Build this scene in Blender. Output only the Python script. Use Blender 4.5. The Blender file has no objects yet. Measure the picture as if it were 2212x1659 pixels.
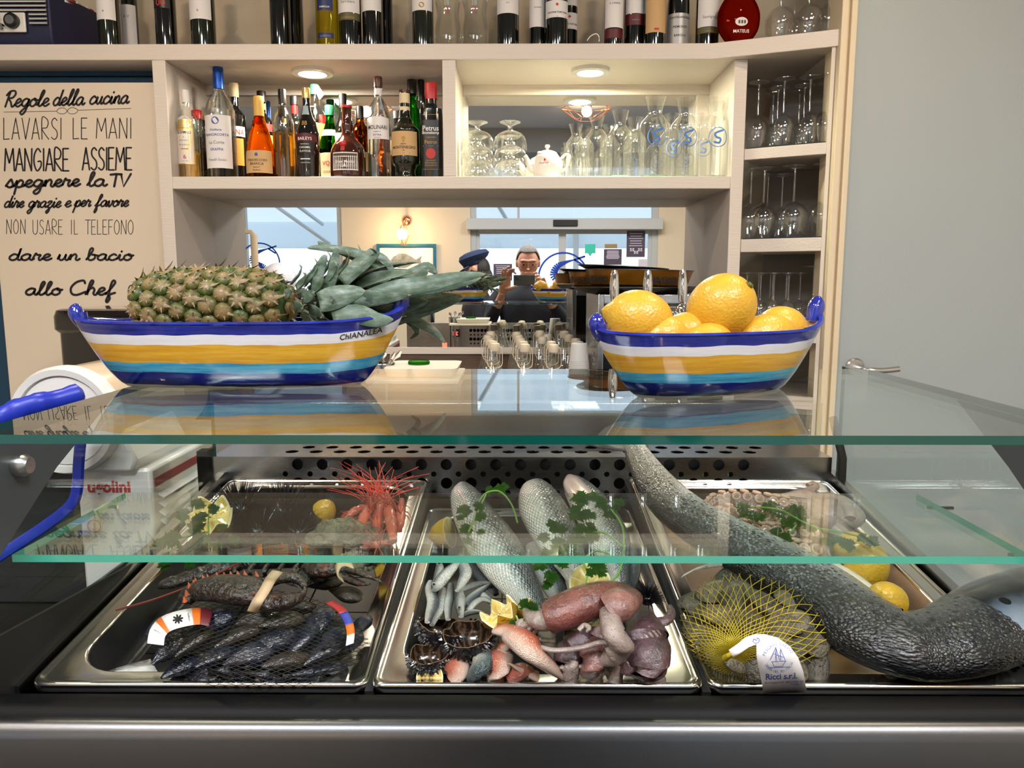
import bpy, math, random
from math import sin, cos, pi, radians, sqrt, atan2, tan
from mathutils import Vector, Matrix, Euler, noise
C = bpy.context.scene.collection
sc = bpy.context.scene
# ---------------------------------------------------------------- camera
F, CX, CY = 1661.0, 1106.0, 829.5
PITCH, YAW, EYE = radians(7.83), radians(0.31), 1.5
cd = bpy.data.cameras.new('camera'); cam = bpy.data.objects.new('camera', cd); C.objects.link(cam)
cam.location = (0, 0, EYE); cam.rotation_euler = (pi/2 - PITCH, 0, YAW)
cd.sensor_fit = 'HORIZONTAL'; cd.sensor_width = 36; cd.lens = 36*F/2212; cd.clip_start = 0.02; cd.clip_end = 200
sc.camera = cam
sc.view_settings.view_transform = 'Standard'; sc.view_settings.look = 'None'; sc.view_settings.gamma = 1
sc.view_settings.use_curve_mapping = False; sc.view_settings.exposure = 0.55
sc.cycles.max_bounces = 14; sc.cycles.transparent_max_bounces = 40; sc.cycles.glossy_bounces = 8
sc.cycles.transmission_bounces = 12; sc.cycles.diffuse_bounces = 4
sc.cycles.sample_clamp_indirect = 6; sc.cycles.caustics_reflective = False; sc.cycles.caustics_refractive = False
sc.cycles.blur_glossy = 0.5
# ---------------------------------------------------------------- daylight
w = bpy.data.worlds.new('overcast'); sc.world = w; w.use_nodes = True
bg = w.node_tree.nodes['Background']; bg.inputs[0].default_value = (0.80, 0.90, 1.0, 1); bg.inputs[1].default_value = 1.15
def area_light(name, loc, rot, sx, sy, power, col, portal=False, parent=None):
    l = bpy.data.lights.new(name, 'AREA'); l.shape = 'RECTANGLE'; l.size = sx; l.size_y = sy; l.energy = power; l.color = col
    o = bpy.data.objects.new(name, l); C.objects.link(o); o.location = loc; o.rotation_euler = rot
    if portal: l.cycles.is_portal = True
    if parent: o.parent = parent
    return o
def disk_light(name, loc, rot, size, power, col, parent=None, spread=pi):
    o = area_light(name, loc, rot, size, size, power, col); o.data.shape = 'DISK'; o.data.spread = spread
    if parent:
        o.parent = parent; o.location = Vector(loc) - WORLD.get(parent.name, Vector())
    return o
WORLD = {}
WARM = (1.0, 0.72, 0.45)
# ---------------------------------------------------------------- projection: photograph pixel -> point on a real plane
fw = Vector((-sin(YAW)*cos(PITCH), cos(YAW)*cos(PITCH), -sin(PITCH)))
rt = Vector((cos(YAW), sin(YAW), 0)); up_ = rt.cross(fw)
O = Vector((0, 0, EYE))
def ray(px, py): return fw + rt*((px-CX)/F) - up_*((py-CY)/F)
def PY(px, py, Y): d = ray(px, py); return O + d*(Y/d.y)
def PZ(px, py, Z): d = ray(px, py); return O + d*((Z-EYE)/d.z)
def depth(p): return (Vector(p)-O).dot(fw)
TILT = radians(6.5); D0 = Vector((0, 0.704, 1.107)); DN = Vector((0, -sin(TILT), cos(TILT)))
def PD(px, py, h=0):
    d = ray(px, py); return O + d*((D0 + DN*h - O).dot(DN)/d.dot(DN))
DU = Vector((0, cos(TILT), sin(TILT)))
def DL(x, v, h=0): return D0 + Vector((x, 0, 0)) + DU*v + DN*h     # deck local coordinates
MY = 2.655                                                          # mirror plane
def PM(px, py, Y):                                                  # a thing seen in the mirror, standing at real depth Y
    d = ray(px, py); p = O + d*((2*MY - Y)/d.y); return Vector((p.x, Y, p.z))
# ---------------------------------------------------------------- mesh builder
class MB:
    def __init__(s): s.v = []; s.f = []; s.uv = []; s.m = []; s.mats = []; s.cm = 0
    def mat(s, m):
        if m not in s.mats: s.mats.append(m)
        s.cm = s.mats.index(m); return s
    def add(s, vs, fs, uvs=None):
        b = len(s.v); s.v += [tuple(p) for p in vs]
        for k, f in enumerate(fs):
            s.f.append([b+i for i in f]); s.m.append(s.cm)
            s.uv.append(uvs[k] if uvs else [(0, 0)]*len(f))
        return s
    def box(s, lo, hi):
        x0, y0, z0 = lo; x1, y1, z1 = hi
        return s.add([(x0,y0,z0),(x1,y0,z0),(x1,y1,z0),(x0,y1,z0),(x0,y0,z1),(x1,y0,z1),(x1,y1,z1),(x0,y1,z1)],
              [(0,3,2,1),(4,5,6,7),(0,1,5,4),(1,2,6,5),(2,3,7,6),(3,0,4,7)])
    def hexa(s, p):   # 8 points, bottom ring then top ring
        return s.add(p, [(0,3,2,1),(4,5,6,7),(0,1,5,4),(1,2,6,5),(2,3,7,6),(3,0,4,7)])
    def prism(s, poly, off):
        n = len(poly); off = Vector(off)
        vs = [Vector(p) for p in poly] + [Vector(p)+off for p in poly]
        return s.add(vs, [list(range(n))[::-1], list(range(n, 2*n))] + [(i, (i+1) % n, n+(i+1) % n, n+i) for i in range(n)])
    def grid(s, P, cu=False, cv=False, flip=False):
        n, m = len(P), len(P[0]); b = [p for r in P for p in r]; fs = []; us = []
        for i in range(n if cu else n-1):
            for j in range(m if cv else m-1):
                i2, j2 = (i+1) % n, (j+1) % m
                q = [i*m+j, i2*m+j, i2*m+j2, i*m+j2]
                nn, mm = (n if cu else n-1), (m if cv else m-1)
                u = [(i/nn, j/mm), ((i+1)/nn, j/mm), ((i+1)/nn, (j+1)/mm), (i/nn, (j+1)/mm)]
                if flip: q = q[::-1]; u = u[::-1]
                fs.append(q); us.append(u)
        return s.add(b, fs, us)
    def cap(s, ring, flip=False):
        r = list(range(len(ring))); return s.add(ring, [r[::-1] if flip else r])
    def sweep(s, pts, ra, rb=None, up=(0, 0, 1), n=12, caps=True, sq=1.0, roll=0):
        """tube through pts; ra = radius across, rb = radius along up. v=0 at +up going round."""
        pts = [Vector(p) for p in pts]; k = len(pts); up = Vector(up)
        if not hasattr(ra, '__len__'): ra = [ra]*k
        if rb is None: rb = ra
        if not hasattr(rb, '__len__'): rb = [rb]*k
        rows = []
        for i, p in enumerate(pts):
            t = (pts[min(i+1, k-1)] - pts[max(i-1, 0)]).normalized()
            a = t.cross(up)
            if a.length < 1e-4: a = t.cross(Vector((1, .1, 0)))
            a.normalize(); b_ = a.cross(t).normalized()
            row = []
            for j in range(n):
                an = 2*pi*j/n + roll
                ca, sa = cos(an), sin(an)
                if sq != 1: ca = math.copysign(abs(ca)**sq, ca); sa = math.copysign(abs(sa)**sq, sa)
                row.append(p + b_*(ca*rb[i]) + a*(sa*ra[i]))
            rows.append(row)
        s.grid(rows, cv=True, flip=True)
        if caps: s.cap(rows[0]); s.cap(rows[-1], True)
        return s
    def lathe(s, prof, c=(0, 0, 0), n=24, M=None):
        c = Vector(c); rows = []
        for r, z in prof:
            row = []
            for j in range(n):
                a = 2*pi*j/n; p = Vector((r*cos(a), r*sin(a), z))
                row.append((M @ p if M else p) + c)
            rows.append(row)
        return s.grid(rows, cv=True, flip=True)
    def blob(s, c, r, nu=14, nv=20, M=None, fn=None):
        c = Vector(c); rows = []
        if not hasattr(r, '__len__'): r = (r, r, r)
        for i in range(nu+1):
            t = pi*i/nu; row = []
            for j in range(nv):
                a = 2*pi*j/nv; d = Vector((sin(t)*cos(a), sin(t)*sin(a), -cos(t)))
                k = fn(d) if fn else 1
                p = Vector((d.x*r[0], d.y*r[1], d.z*r[2]))*k
                row.append((M @ p if M else p)+c)
            rows.append(row)
        return s.grid(rows, cv=True, flip=True)
def children(o): return [c for c in bpy.data.objects if c.parent == o]
def build(mb, name, parent=None, world=True, smooth=True, sharp=40, bev=0, mat=None, base=None, solid=0, sub=0):
    if mat is not None and not mb.mats: mb.mats = [mat]
    if parent is not None: off = WORLD[parent.name] if world else Vector()
    elif base is not None: off = Vector(base)
    elif world and mb.v:
        xs = [p[0] for p in mb.v]; ys = [p[1] for p in mb.v]; zs = [p[2] for p in mb.v]
        off = Vector(((min(xs)+max(xs))/2, (min(ys)+max(ys))/2, min(zs)))
    else: off = Vector()
    me = bpy.data.meshes.new(name)
    me.from_pydata([(x-off.x, y-off.y, z-off.z) for x, y, z in mb.v], [], mb.f)
    for m in mb.mats: me.materials.append(m)
    me.polygons.foreach_set('material_index', mb.m)
    uv = me.uv_layers.new(name='UVMap')
    flat = [c for f in mb.uv for u in f for c in u]
    if len(flat) == 2*len(me.loops): uv.data.foreach_set('uv', flat)
    me.polygons.foreach_set('use_smooth', [smooth]*len(me.polygons))
    me.update()
    if smooth and sharp: me.set_sharp_from_angle(angle=radians(sharp))
    o = bpy.data.objects.new(name, me); C.objects.link(o)
    if parent is not None: o.parent = parent; WORLD[o.name] = off.copy()
    else: o.location = off; WORLD[o.name] = off.copy()
    if bev:
        b = o.modifiers.new('bevel', 'BEVEL'); b.width = bev; b.segments = 2; b.limit_method = 'ANGLE'; b.angle_limit = radians(50)
    if solid:
        q = o.modifiers.new('solid', 'SOLIDIFY'); q.thickness = solid; q.offset = 0
    if sub:
        q = o.modifiers.new('sub', 'SUBSURF'); q.levels = sub; q.render_levels = sub
    return o
def thing(name, label, cat, loc=(0, 0, 0), group=None, rotz=0):
    o = bpy.data.objects.new(name, None); C.objects.link(o); o.location = loc; o.empty_display_size = .05
    o.rotation_euler = (0, 0, rotz)
    o['label'] = label; o['category'] = cat
    if group: o['group'] = group
    WORLD[o.name] = Vector(loc); return o
def tag(o, label, cat, group=None, kind=None):
    o['label'] = label; o['category'] = cat
    if group: o['group'] = group
    if kind: o['kind'] = kind
    return o
def struct(mb, name, **k): o = build(mb, name, **k); o['kind'] = 'structure'; return o
def stuff(o): o['kind'] = 'stuff'; return o
KIDS = {}
def copy_tree(o, loc=None, label=None, rot=None, scale=None, parent=None, top=True):
    c = o.copy(); C.objects.link(c)
    if parent is not None: c.parent = parent
    for ch in children(o): copy_tree(ch, parent=c, top=False)
    if loc is not None: c.location = loc
    if rot is not None: c.rotation_euler = rot
    if scale is not None: c.scale = scale if hasattr(scale, '__len__') else (scale,)*3
    if label: c['label'] = label
    WORLD[c.name] = Vector(c.location); return c
def orient(fwd, up=(0, 0, 1)):   # matrix with X along fwd and Z near up
    x = Vector(fwd).normalized(); z = Vector(up); y = z.cross(x)
    if y.length < 1e-4: y = Vector((0, 1, 0)).cross(x)
    y.normalize(); z = x.cross(y)
    return Matrix((x, y, z)).transposed()
def crom(pts, n=6):
    """Catmull-Rom through tuples of any length"""
    P = [tuple(p) for p in pts]; P = [P[0]] + P + [P[-1]]; out = []
    for i in range(1, len(P)-2):
        a, b, c, d = P[i-1], P[i], P[i+1], P[i+2]
        for k in range(n):
            t = k/n
            out.append(tuple(.5*((2*B)+(-A+Cc)*t+(2*A-5*B+4*Cc-D)*t*t+(-A+3*B-3*Cc+D)*t**3) for A, B, Cc, D in zip(a, b, c, d)))
    out.append(P[-2]); return out
# ---------------------------------------------------------------- materials
def srgb(h):
    h = h.lstrip('#'); c = [int(h[i:i+2], 16)/255 for i in (0, 2, 4)]
    return tuple((x/12.92 if x <= .04045 else ((x+.055)/1.055)**2.4) for x in c) + (1,)
MATS = {}
def mat(name, col='#808080', rough=.5, metal=0, coat=0, sheen=0, sss=0, bump=None, vary=None, emit=None, coatr=.05, spec=.5, alpha=1):
    """bump=(scale,strength[,stretch]); vary=(scale,col2,contrast)"""
    if name in MATS: return MATS[name]
    m = bpy.data.materials.new(name); m.use_nodes = True; nt = m.node_tree; b = nt.nodes['Principled BSDF']
    c = srgb(col) if isinstance(col, str) else tuple(col)+(1,)
    I = b.inputs
    I['Base Color'].default_value = c; I['Roughness'].default_value = rough; I['Metallic'].default_value = metal
    I['Coat Weight'].default_value = coat; I['Coat Roughness'].default_value = coatr; I['Specular IOR Level'].default_value = spec
    if sss: I['Subsurface Weight'].default_value = sss; I['Subsurface Radius'].default_value = (.02, .008, .005)
    if alpha < 1: I['Alpha'].default_value = alpha
    if emit: I['Emission Color'].default_value = c; I['Emission Strength'].default_value = emit
    tc = None
    def coord():
        nonlocal tc
        if tc is None: tc = nt.nodes.new('ShaderNodeTexCoord')
        return tc
    if vary:
        n = nt.nodes.new('ShaderNodeTexNoise'); n.inputs['Scale'].default_value = vary[0]; n.inputs['Detail'].default_value = 5
        mp = nt.nodes.new('ShaderNodeMapping'); nt.links.new(coord().outputs['Object'], mp.inputs[0]); nt.links.new(mp.outputs[0], n.inputs['Vector'])
        if len(vary) > 3: mp.inputs['Scale'].default_value = vary[3]
        r = nt.nodes.new('ShaderNodeValToRGB'); k = vary[2] if len(vary) > 2 else .5
        r.color_ramp.elements[0].position = .5-.5*k*.6; r.color_ramp.elements[1].position = .5+.5*k*.6
        r.color_ramp.elements[0].color = c; r.color_ramp.elements[1].color = srgb(vary[1])
        nt.links.new(n.outputs[0], r.inputs[0]); nt.links.new(r.outputs[0], I['Base Color'])
    if bump:
        n = nt.nodes.new('ShaderNodeTexNoise'); n.inputs['Scale'].default_value = bump[0]; n.inputs['Detail'].default_value = 4
        mp = nt.nodes.new('ShaderNodeMapping'); nt.links.new(coord().outputs['Object'], mp.inputs[0]); nt.links.new(mp.outputs[0], n.inputs['Vector'])
        if len(bump) > 2: mp.inputs['Scale'].default_value = bump[2]
        q = nt.nodes.new('ShaderNodeBump'); q.inputs['Strength'].default_value = min(1, bump[1]); q.inputs['Distance'].default_value = .004*max(1, bump[1])
        nt.links.new(n.outputs[0], q.inputs['Height']); nt.links.new(q.outputs[0], I['Normal'])
        if coat: nt.links.new(q.outputs[0], I['Coat Normal'])
    MATS[name] = m; return m
class NT:
    """tiny node helper"""
    def __init__(s, m): s.nt = m.node_tree; s.b = s.nt.nodes.get('Principled BSDF')
    def n(s, t, **k):
        x = s.nt.nodes.new('ShaderNode'+t)
        for a, v in k.items(): setattr(x, a, v)
        return x
    def l(s, a, b): s.nt.links.new(a, b)
    def math(s, op, a, b=None):
        x = s.n('Math', operation=op)
        for i, q in enumerate((a, b)):
            if q is None: continue
            if isinstance(q, (int, float)): x.inputs[i].default_value = q
            else: s.l(q, x.inputs[i])
        return x.outputs[0]
    def ramp(s, fac, stops, const=False):
        r = s.n('ValToRGB'); e = r.color_ramp.elements
        if const: r.color_ramp.interpolation = 'CONSTANT'
        while len(e) < len(stops): e.new(.5)
        for i, (p, c) in enumerate(stops): e[i].position = p; e[i].color = srgb(c) if isinstance(c, str) else c
        s.l(fac, r.inputs[0]); return r.outputs[0]
    def noise(s, vec, scale, detail=4, rough=.5):
        x = s.n('TexNoise'); x.inputs['Scale'].default_value = scale; x.inputs['Detail'].default_value = detail; x.inputs['Roughness'].default_value = rough
        if vec is not None: s.l(vec, x.inputs['Vector'])
        return x.outputs[0]
    def map(s, vec, scale=(1, 1, 1), rot=(0, 0, 0)):
        x = s.n('Mapping'); x.inputs['Scale'].default_value = scale; x.inputs['Rotation'].default_value = rot; s.l(vec, x.inputs[0]); return x.outputs[0]
    def mix(s, fac, a, b, mode='MIX'):
        x = s.n('MixRGB', blend_type=mode)
        for i, q in enumerate((fac, a, b)):
            if isinstance(q, (int, float)): x.inputs[i].default_value = q
            elif isinstance(q, str): x.inputs[i].default_value = srgb(q)
            elif isinstance(q, tuple): x.inputs[i].default_value = q
            else: s.l(q, x.inputs[i])
        return x.outputs[0]
    def bump(s, h, strength=.5, dist=.002):
        x = s.n('Bump'); x.inputs['Strength'].default_value = strength; x.inputs['Distance'].default_value = dist
        s.l(h, x.inputs['Height']); s.l(x.outputs[0], s.b.inputs['Normal'])
        y = s.n('Bump'); y.inputs['Strength'].default_value = min(1, strength)*.42; y.inputs['Distance'].default_value = dist; s.l(h, y.inputs['Height']); s.l(y.outputs[0], s.b.inputs['Coat Normal'])
def glass_sheet(name, tint=(.93, .98, .96), ior=1.75, rough=0.0):
    """flat pane: lets light straight through, mirrors by Fresnel"""
    if name in MATS: return MATS[name]
    m = bpy.data.materials.new(name); m.use_nodes = True; nt = m.node_tree; nt.nodes.remove(nt.nodes['Principled BSDF'])
    out = nt.nodes['Material Output']; tr = nt.nodes.new('ShaderNodeBsdfTransparent'); tr.inputs[0].default_value = tint+(1,)
    gl = nt.nodes.new('ShaderNodeBsdfGlossy'); gl.inputs['Roughness'].default_value = rough; gl.inputs[0].default_value = (1, 1, 1, 1)
    fr = nt.nodes.new('ShaderNodeFresnel'); fr.inputs[0].default_value = ior
    g = nt.nodes.new('ShaderNodeNewGeometry'); mx = nt.nodes.new('ShaderNodeMixShader')
    # the same Fresnel on both faces (a thin pane has no inside)
    v = nt.nodes.new('ShaderNodeVectorMath'); v.operation = 'DOT_PRODUCT'
    nt.links.new(g.outputs['Normal'], v.inputs[0]); nt.links.new(g.outputs['Incoming'], v.inputs[1])
    a = nt.nodes.new('ShaderNodeMath'); a.operation = 'ABSOLUTE'; nt.links.new(v.outputs['Value'], a.inputs[0])
    one = nt.nodes.new('ShaderNodeMath'); one.operation = 'SUBTRACT'; one.inputs[0].default_value = 1; nt.links.new(a.outputs[0], one.inputs[1])
    pw = nt.nodes.new('ShaderNodeMath'); pw.operation = 'POWER'; pw.inputs[1].default_value = 5; nt.links.new(one.outputs[0], pw.inputs[0])
    f0 = ((ior-1)/(ior+1))**2
    ml = nt.nodes.new('ShaderNodeMath'); ml.operation = 'MULTIPLY_ADD'; ml.inputs[1].default_value = 1-f0; ml.inputs[2].default_value = f0
    nt.links.new(pw.outputs[0], ml.inputs[0]); nt.links.new(ml.outputs[0], mx.inputs[0])
    nt.nodes.remove(fr)
    nt.links.new(tr.outputs[0], mx.inputs[1]); nt.links.new(gl.outputs[0], mx.inputs[2]); nt.links.new(mx.outputs[0], out.inputs[0])
    MATS[name] = m; return m
def real_glass(name, col=(1, 1, 1), rough=0, ior=1.45):
    """blown glass: refracting for the eye and open to light (half refracting, half see-through so shelves stay lit)"""
    if name in MATS: return MATS[name]
    m = bpy.data.materials.new(name); m.use_nodes = True; nt = m.node_tree; nt.nodes.remove(nt.nodes['Principled BSDF'])
    out = nt.nodes['Material Output']; tr = nt.nodes.new('ShaderNodeBsdfTransparent'); tr.inputs[0].default_value = col+(1,)
    gl = nt.nodes.new('ShaderNodeBsdfGlass'); gl.inputs['Roughness'].default_value = rough; gl.inputs['IOR'].default_value = ior; gl.inputs[0].default_value = col+(1,)
    mx = nt.nodes.new('ShaderNodeMixShader'); mx.inputs[0].default_value = .62
    nt.links.new(tr.outputs[0], mx.inputs[1]); nt.links.new(gl.outputs[0], mx.inputs[2]); nt.links.new(mx.outputs[0], out.inputs[0])
    MATS[name] = m; return m
# ---------------------------------------------------------------- lettering
_TC = {}
def text2d(s, size=1.0, sx=1.0, bold=0):
    """flat letter outlines, baseline at y=0, centred in x; returns verts, faces, width"""
    key = (s, bold)
    if key not in _TC:
        cu = bpy.data.curves.new('t', 'FONT'); cu.body = s; cu.size = 1; cu.align_x = 'CENTER'; cu.resolution_u = 2; cu.offset = bold
        ob = bpy.data.objects.new('t', cu); me = ob.to_mesh()
        _TC[key] = ([(v.co.x, v.co.y) for v in me.vertices], [list(p.vertices) for p in me.polygons])
        ob.to_mesh_clear(); bpy.data.objects.remove(ob); bpy.data.curves.remove(cu)
    v, f = _TC[key]
    return [(x*size*sx, y*size) for x, y in v], f
def put_text(mb, s, size, fn, dx=0, dy=0, sx=1.0, bold=0, maxw=None, shear=0):
    v, f = text2d(s, size, sx, bold)
    if not v: return
    if maxw:
        wd = max(a for a, b in v)-min(a for a, b in v)
        if wd > maxw: v = [(a*maxw/wd, b) for a, b in v]
    mb.add([fn(x+y*shear+dx, y+dy) for x, y in v], f)
def ribbon(mb, pts, w, fn, taper=False):
    """flat stroke through 2D pts"""
    n = len(pts); L = []; R = []
    for i in range(n):
        a = pts[max(i-1, 0)]; b = pts[min(i+1, n-1)]
        tx, ty = b[0]-a[0], b[1]-a[1]; l = math.hypot(tx, ty) or 1; nx, ny = -ty/l, tx/l
        ww = w/2
        if taper: ww *= .35 + .65*abs(ny*.4 - nx*.9)
        L.append((pts[i][0]+nx*ww, pts[i][1]+ny*ww)); R.append((pts[i][0]-nx*ww, pts[i][1]-ny*ww))
    vs = [fn(*p) for p in L+R]
    mb.add(vs, [(i, n+i, n+i+1, i+1) for i in range(n-1)])
    for p in (pts[0], pts[-1]):
        mb.add([fn(p[0]+w/2*.9*cos(a*pi/3), p[1]+w/2*.9*sin(a*pi/3)) for a in range(6)], [list(range(6))]) if not taper else None
# ================================================================ setting
m_shelf = mat('painted_wood', '#dcd3cb', .5, bump=(60, .25, (.25, 4, 4)))
m_shelfd = mat('painted_wood_back', '#c9cdd0', .55)
m_wall = mat('cream_plaster', '#d9cbb5', .9, bump=(90, .15))
m_wallw = mat('white_plaster', '#ded8cc', .9, bump=(90, .15))
m_ceil = mat('blue_grey_ceiling', '#a9b4c4', .95)
m_floor = mat('grey_floor', '#6d6862', .6, vary=(6, '#57524c', .8))
m_door = mat('sage_door', '#a9b3b7', .45, bump=(150, .12))
m_trimc = mat('cream_trim', '#e2d3b8', .5)
m_mirror = mat('mirror_silver', (.92, .94, .94), 0.0, 1.0)
m_steel = mat('brushed_steel', (.50, .50, .51), .17, 1.0, bump=(40, .05, (1, 40, 40)))
m_steelh = mat('pan_steel', (.78, .77, .75), .17, 1.0, bump=(30, .03))
m_chrome = mat('chrome', (.85, .85, .86), .05, 1.0)
m_black = mat('black_plastic', '#101013', .35)
m_white = mat('white_enamel', '#e9e9e6', .3, coat=.3)
m_blue = mat('petrol_blue_paint', '#0f4260', .35)
m_ink = mat('black_ink', '#14131a', .6)
m_alu = mat('white_aluminium', '#b9bdc0', .4)
m_copper = mat('copper_wire', (.95, .45, .28), .22, 1.0)
m_bulb = mat('warm_bulb', (1, .62, .25), emit=18)
m_bulb2 = mat('downlight_diffuser', (1, .93, .78), emit=9)
m_pane = glass_sheet('window_pane', (.97, .99, 1), 1.5)
RY, LX, RX, CZ = -2.3, -3.4, 2.5, 2.85
XA, XB = PY(327, 125, 2.35).x, PY(356, 125, 2.35).x              # tall upright between poster bay and bar
XD0, XD1 = PY(955, 140, 2.35).x, PY(984, 140, 2.35).x
XR0, XR1 = PY(1588, 125, 2.35).x, PY(1616, 125, 2.35).x
ZT1, ZT0 = PY(900, 94, 2.35).z, PY(900, 129, 2.35).z             # top shelf
ZM1, ZM0 = PY(900, 381, 2.35).z, PY(900, 408, 2.35).z            # middle shelf
ZC = 1.00                                                        # back counter
struct(MB().mat(m_floor).box((LX, RY, -.05), (RX, 2.9, 0)), 'floor')
struct(MB().mat(m_ceil).box((LX, RY-.1, CZ), (RX, 2.9, CZ+.06)), 'ceiling')
struct(MB().mat(m_wall).box((LX, MY+.035, 0), (RX, MY+.12, CZ)), 'wall_back')
struct(MB().mat(m_wallw).box((LX-.1, RY-.1, 0), (LX, 2.9, CZ)), 'wall_left')
struct(MB().mat(m_wallw).box((RX, RY-.1, 0), (RX+.1, 2.9, CZ)), 'wall_right')
# street wall behind the camera: window and sliding door
wx0, wx1 = PM(518, 500, RY).x, PM(738, 500, RY).x
dx0, dx1 = PM(1016, 500, RY).x, PM(1422, 500, RY).x
zt = 2.62
mb = MB().mat(m_wall)
for x0, x1 in ((LX, wx0), (wx1, dx0), (dx1, RX)): mb.box((x0, RY-.12, 0), (x1, RY, CZ))
mb.box((wx0, RY-.12, zt), (wx1, RY, CZ)); mb.box((wx0, RY-.12, 0), (wx1, RY, .55)); mb.box((dx0, RY-.12, zt), (dx1, RY, CZ))
struct(mb, 'wall_front')
struct(MB().mat(mat('grey_soffit', '#7f868f', .9)).box((LX, RY, 2.64), (RX, RY+.35, CZ)), 'trim_2')
def frame_rect(mb, x0, x1, z0, z1, t, y0, y1):
    mb.box((x0, y0, z0), (x0+t, y1, z1)); mb.box((x1-t, y0, z0), (x1, y1, z1))
    mb.box((x0+t, y0, z1-t), (x1-t, y1, z1)); mb.box((x0+t, y0, z0), (x1-t, y1, z0+t))
w1 = bpy.data.objects.new('window_1', None); C.objects.link(w1); w1['kind'] = 'structure'; w1.location = (wx0, RY, .55); WORLD['window_1'] = Vector(w1.location)
mb = MB().mat(m_alu); frame_rect(mb, wx0, wx1, .55, zt, .05, RY-.09, RY-.03); build(mb, 'window_frame', w1)
build(MB().mat(m_pane).box((wx0+.05, RY-.065, .6), (wx1-.05, RY-.06, zt-.05)), 'pane', w1)
d1 = bpy.data.objects.new('door_1', None); C.objects.link(d1); d1['kind'] = 'structure'; d1.location = (dx0, RY, 0); WORLD['door_1'] = Vector(d1.location)
zh0, zh1 = PM(1200, 497, RY).z, PM(1200, 473, RY).z
mb = MB().mat(m_alu); frame_rect(mb, dx0, dx1, 0, zt, .055, RY-.1, RY-.02); build(mb, 'door_frame', d1)
mb = MB().mat(m_alu).box((dx0-.03, RY-.04, zh0), (dx1+.03, RY+.1, zh1)); build(mb, 'header_beam', d1, bev=.006)
build(MB().mat(m_black).box((PM(1194, 480, RY).x, RY+.1, zh0+.03), (PM(1246, 480, RY).x, RY+.12, zh0+.09)), 'sensor', d1, bev=.004)
xm = PM(1215, 550, RY).x
for a, b_ in ((dx0+.055, xm), (xm, dx1-.055)):
    mb = MB().mat(m_alu); frame_rect(mb, a, b_, .02, zh0, .035 if a == dx0+.055 else .035, RY-.06, RY-.03)
    lf = build(mb, 'door_leaf', d1); build(MB().mat(m_pane).box((a+.035, RY-.047, .055), (b_-.035, RY-.043, zh0-.035)), 'pane', lf)
build(MB().mat(m_pane).box((dx0+.055, RY-.062, zh1), (dx1-.055, RY-.058, zt-.055)), 'transom_pane', d1)
mb = MB().mat(m_alu); xt = PM(1120, 450, RY).x; mb.box((xt-.012, RY-.08, zh1), (xt+.012, RY-.04, zt-.05)); build(mb, 'mullion', d1)
# signs on the sliding door
m_sign = mat('plum_sign_card', '#4d4258', .6); m_teal = mat('teal_sticker', '#38c9b4', .5); m_yel = mat('tan_sticker', '#9b8350', .5)
m_signw = mat('pale_print', '#d9d3e4', .6); m_logo = mat('blue_window_film', '#0b3fb4', .4)
def sign(p0, p1, m, nm, label, lines=0, marks=0):
    a = PM(p0[0], p1[1], RY+.0); b_ = PM(p1[0], p0[1], RY+.0); yb = RY-.028
    t = thing(nm, label, 'sign', (a.x, yb, a.z))
    build(MB().mat(m).box((a.x, yb-.004, a.z), (b_.x, yb, b_.z)), 'card', t)
    if lines:
        mb = MB().mat(m_signw); h = b_.z-a.z
        rr = random.Random(int(p0[0]))
        for i in range(lines):
            z = b_.z-h*(.1+.55*i/lines); w_ = (b_.x-a.x)*rr.uniform(.3, .4); xc = (a.x+b_.x)/2
            mb.box((xc-w_, yb, z-.006), (xc+w_, yb+.001, z))
        if marks:
            for k in range(3):
                xx = a.x+(b_.x-a.x)*(.3+.22*k); zz = a.z+h*(.12+.1*((k+1) % 2))
                mb.box((xx-.02, yb, zz), (xx-.004, yb+.001, zz+.03)); mb.box((xx+.004, yb, zz), (xx+.02, yb+.001, zz+.03)); mb.box((xx-.02, yb, zz+.012), (xx+.02, yb+.001, zz+.017))
        build(mb, 'print', t)
sign((1354, 498), (1395, 555), m_sign, 'notice_sign', 'tall plum notice with pale figures, highest sign on the sliding door', 6, 1)
sign((1305, 538), (1344, 572), m_sign, 'notice_sign', 'plum notice beside the tan sticker on the sliding door', 7)
sign((1066, 570), (1106, 606), m_sign, 'notice_sign', 'plum notice on the door glass between the cap and the grey-haired man', 5)
sign((1307, 527), (1334, 536), m_yel, 'tan_sticker', 'small tan sticker above a plum notice on the door glass')
sign((1380, 560), (1400, 577), m_signw, 'smiley_sticker', 'pale square sticker low on the right edge of the sliding door')
a = PM(1264, 547, RY); b_ = PM(1287, 527, RY)
mb = MB().mat(m_teal).box((a.x, RY-.03, a.z), (b_.x, RY-.026, b_.z)); xc = (a.x+b_.x)/2
mb.prism([(xc-.02, RY-.03, a.z), (xc, RY-.03, a.z-.03), (xc+.02, RY-.03, a.z)], (0, .004, 0))
tag(build(mb, 'speech_bubble_sticker'), 'teal speech bubble sticker on the sliding door glass', 'sticker')
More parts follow.
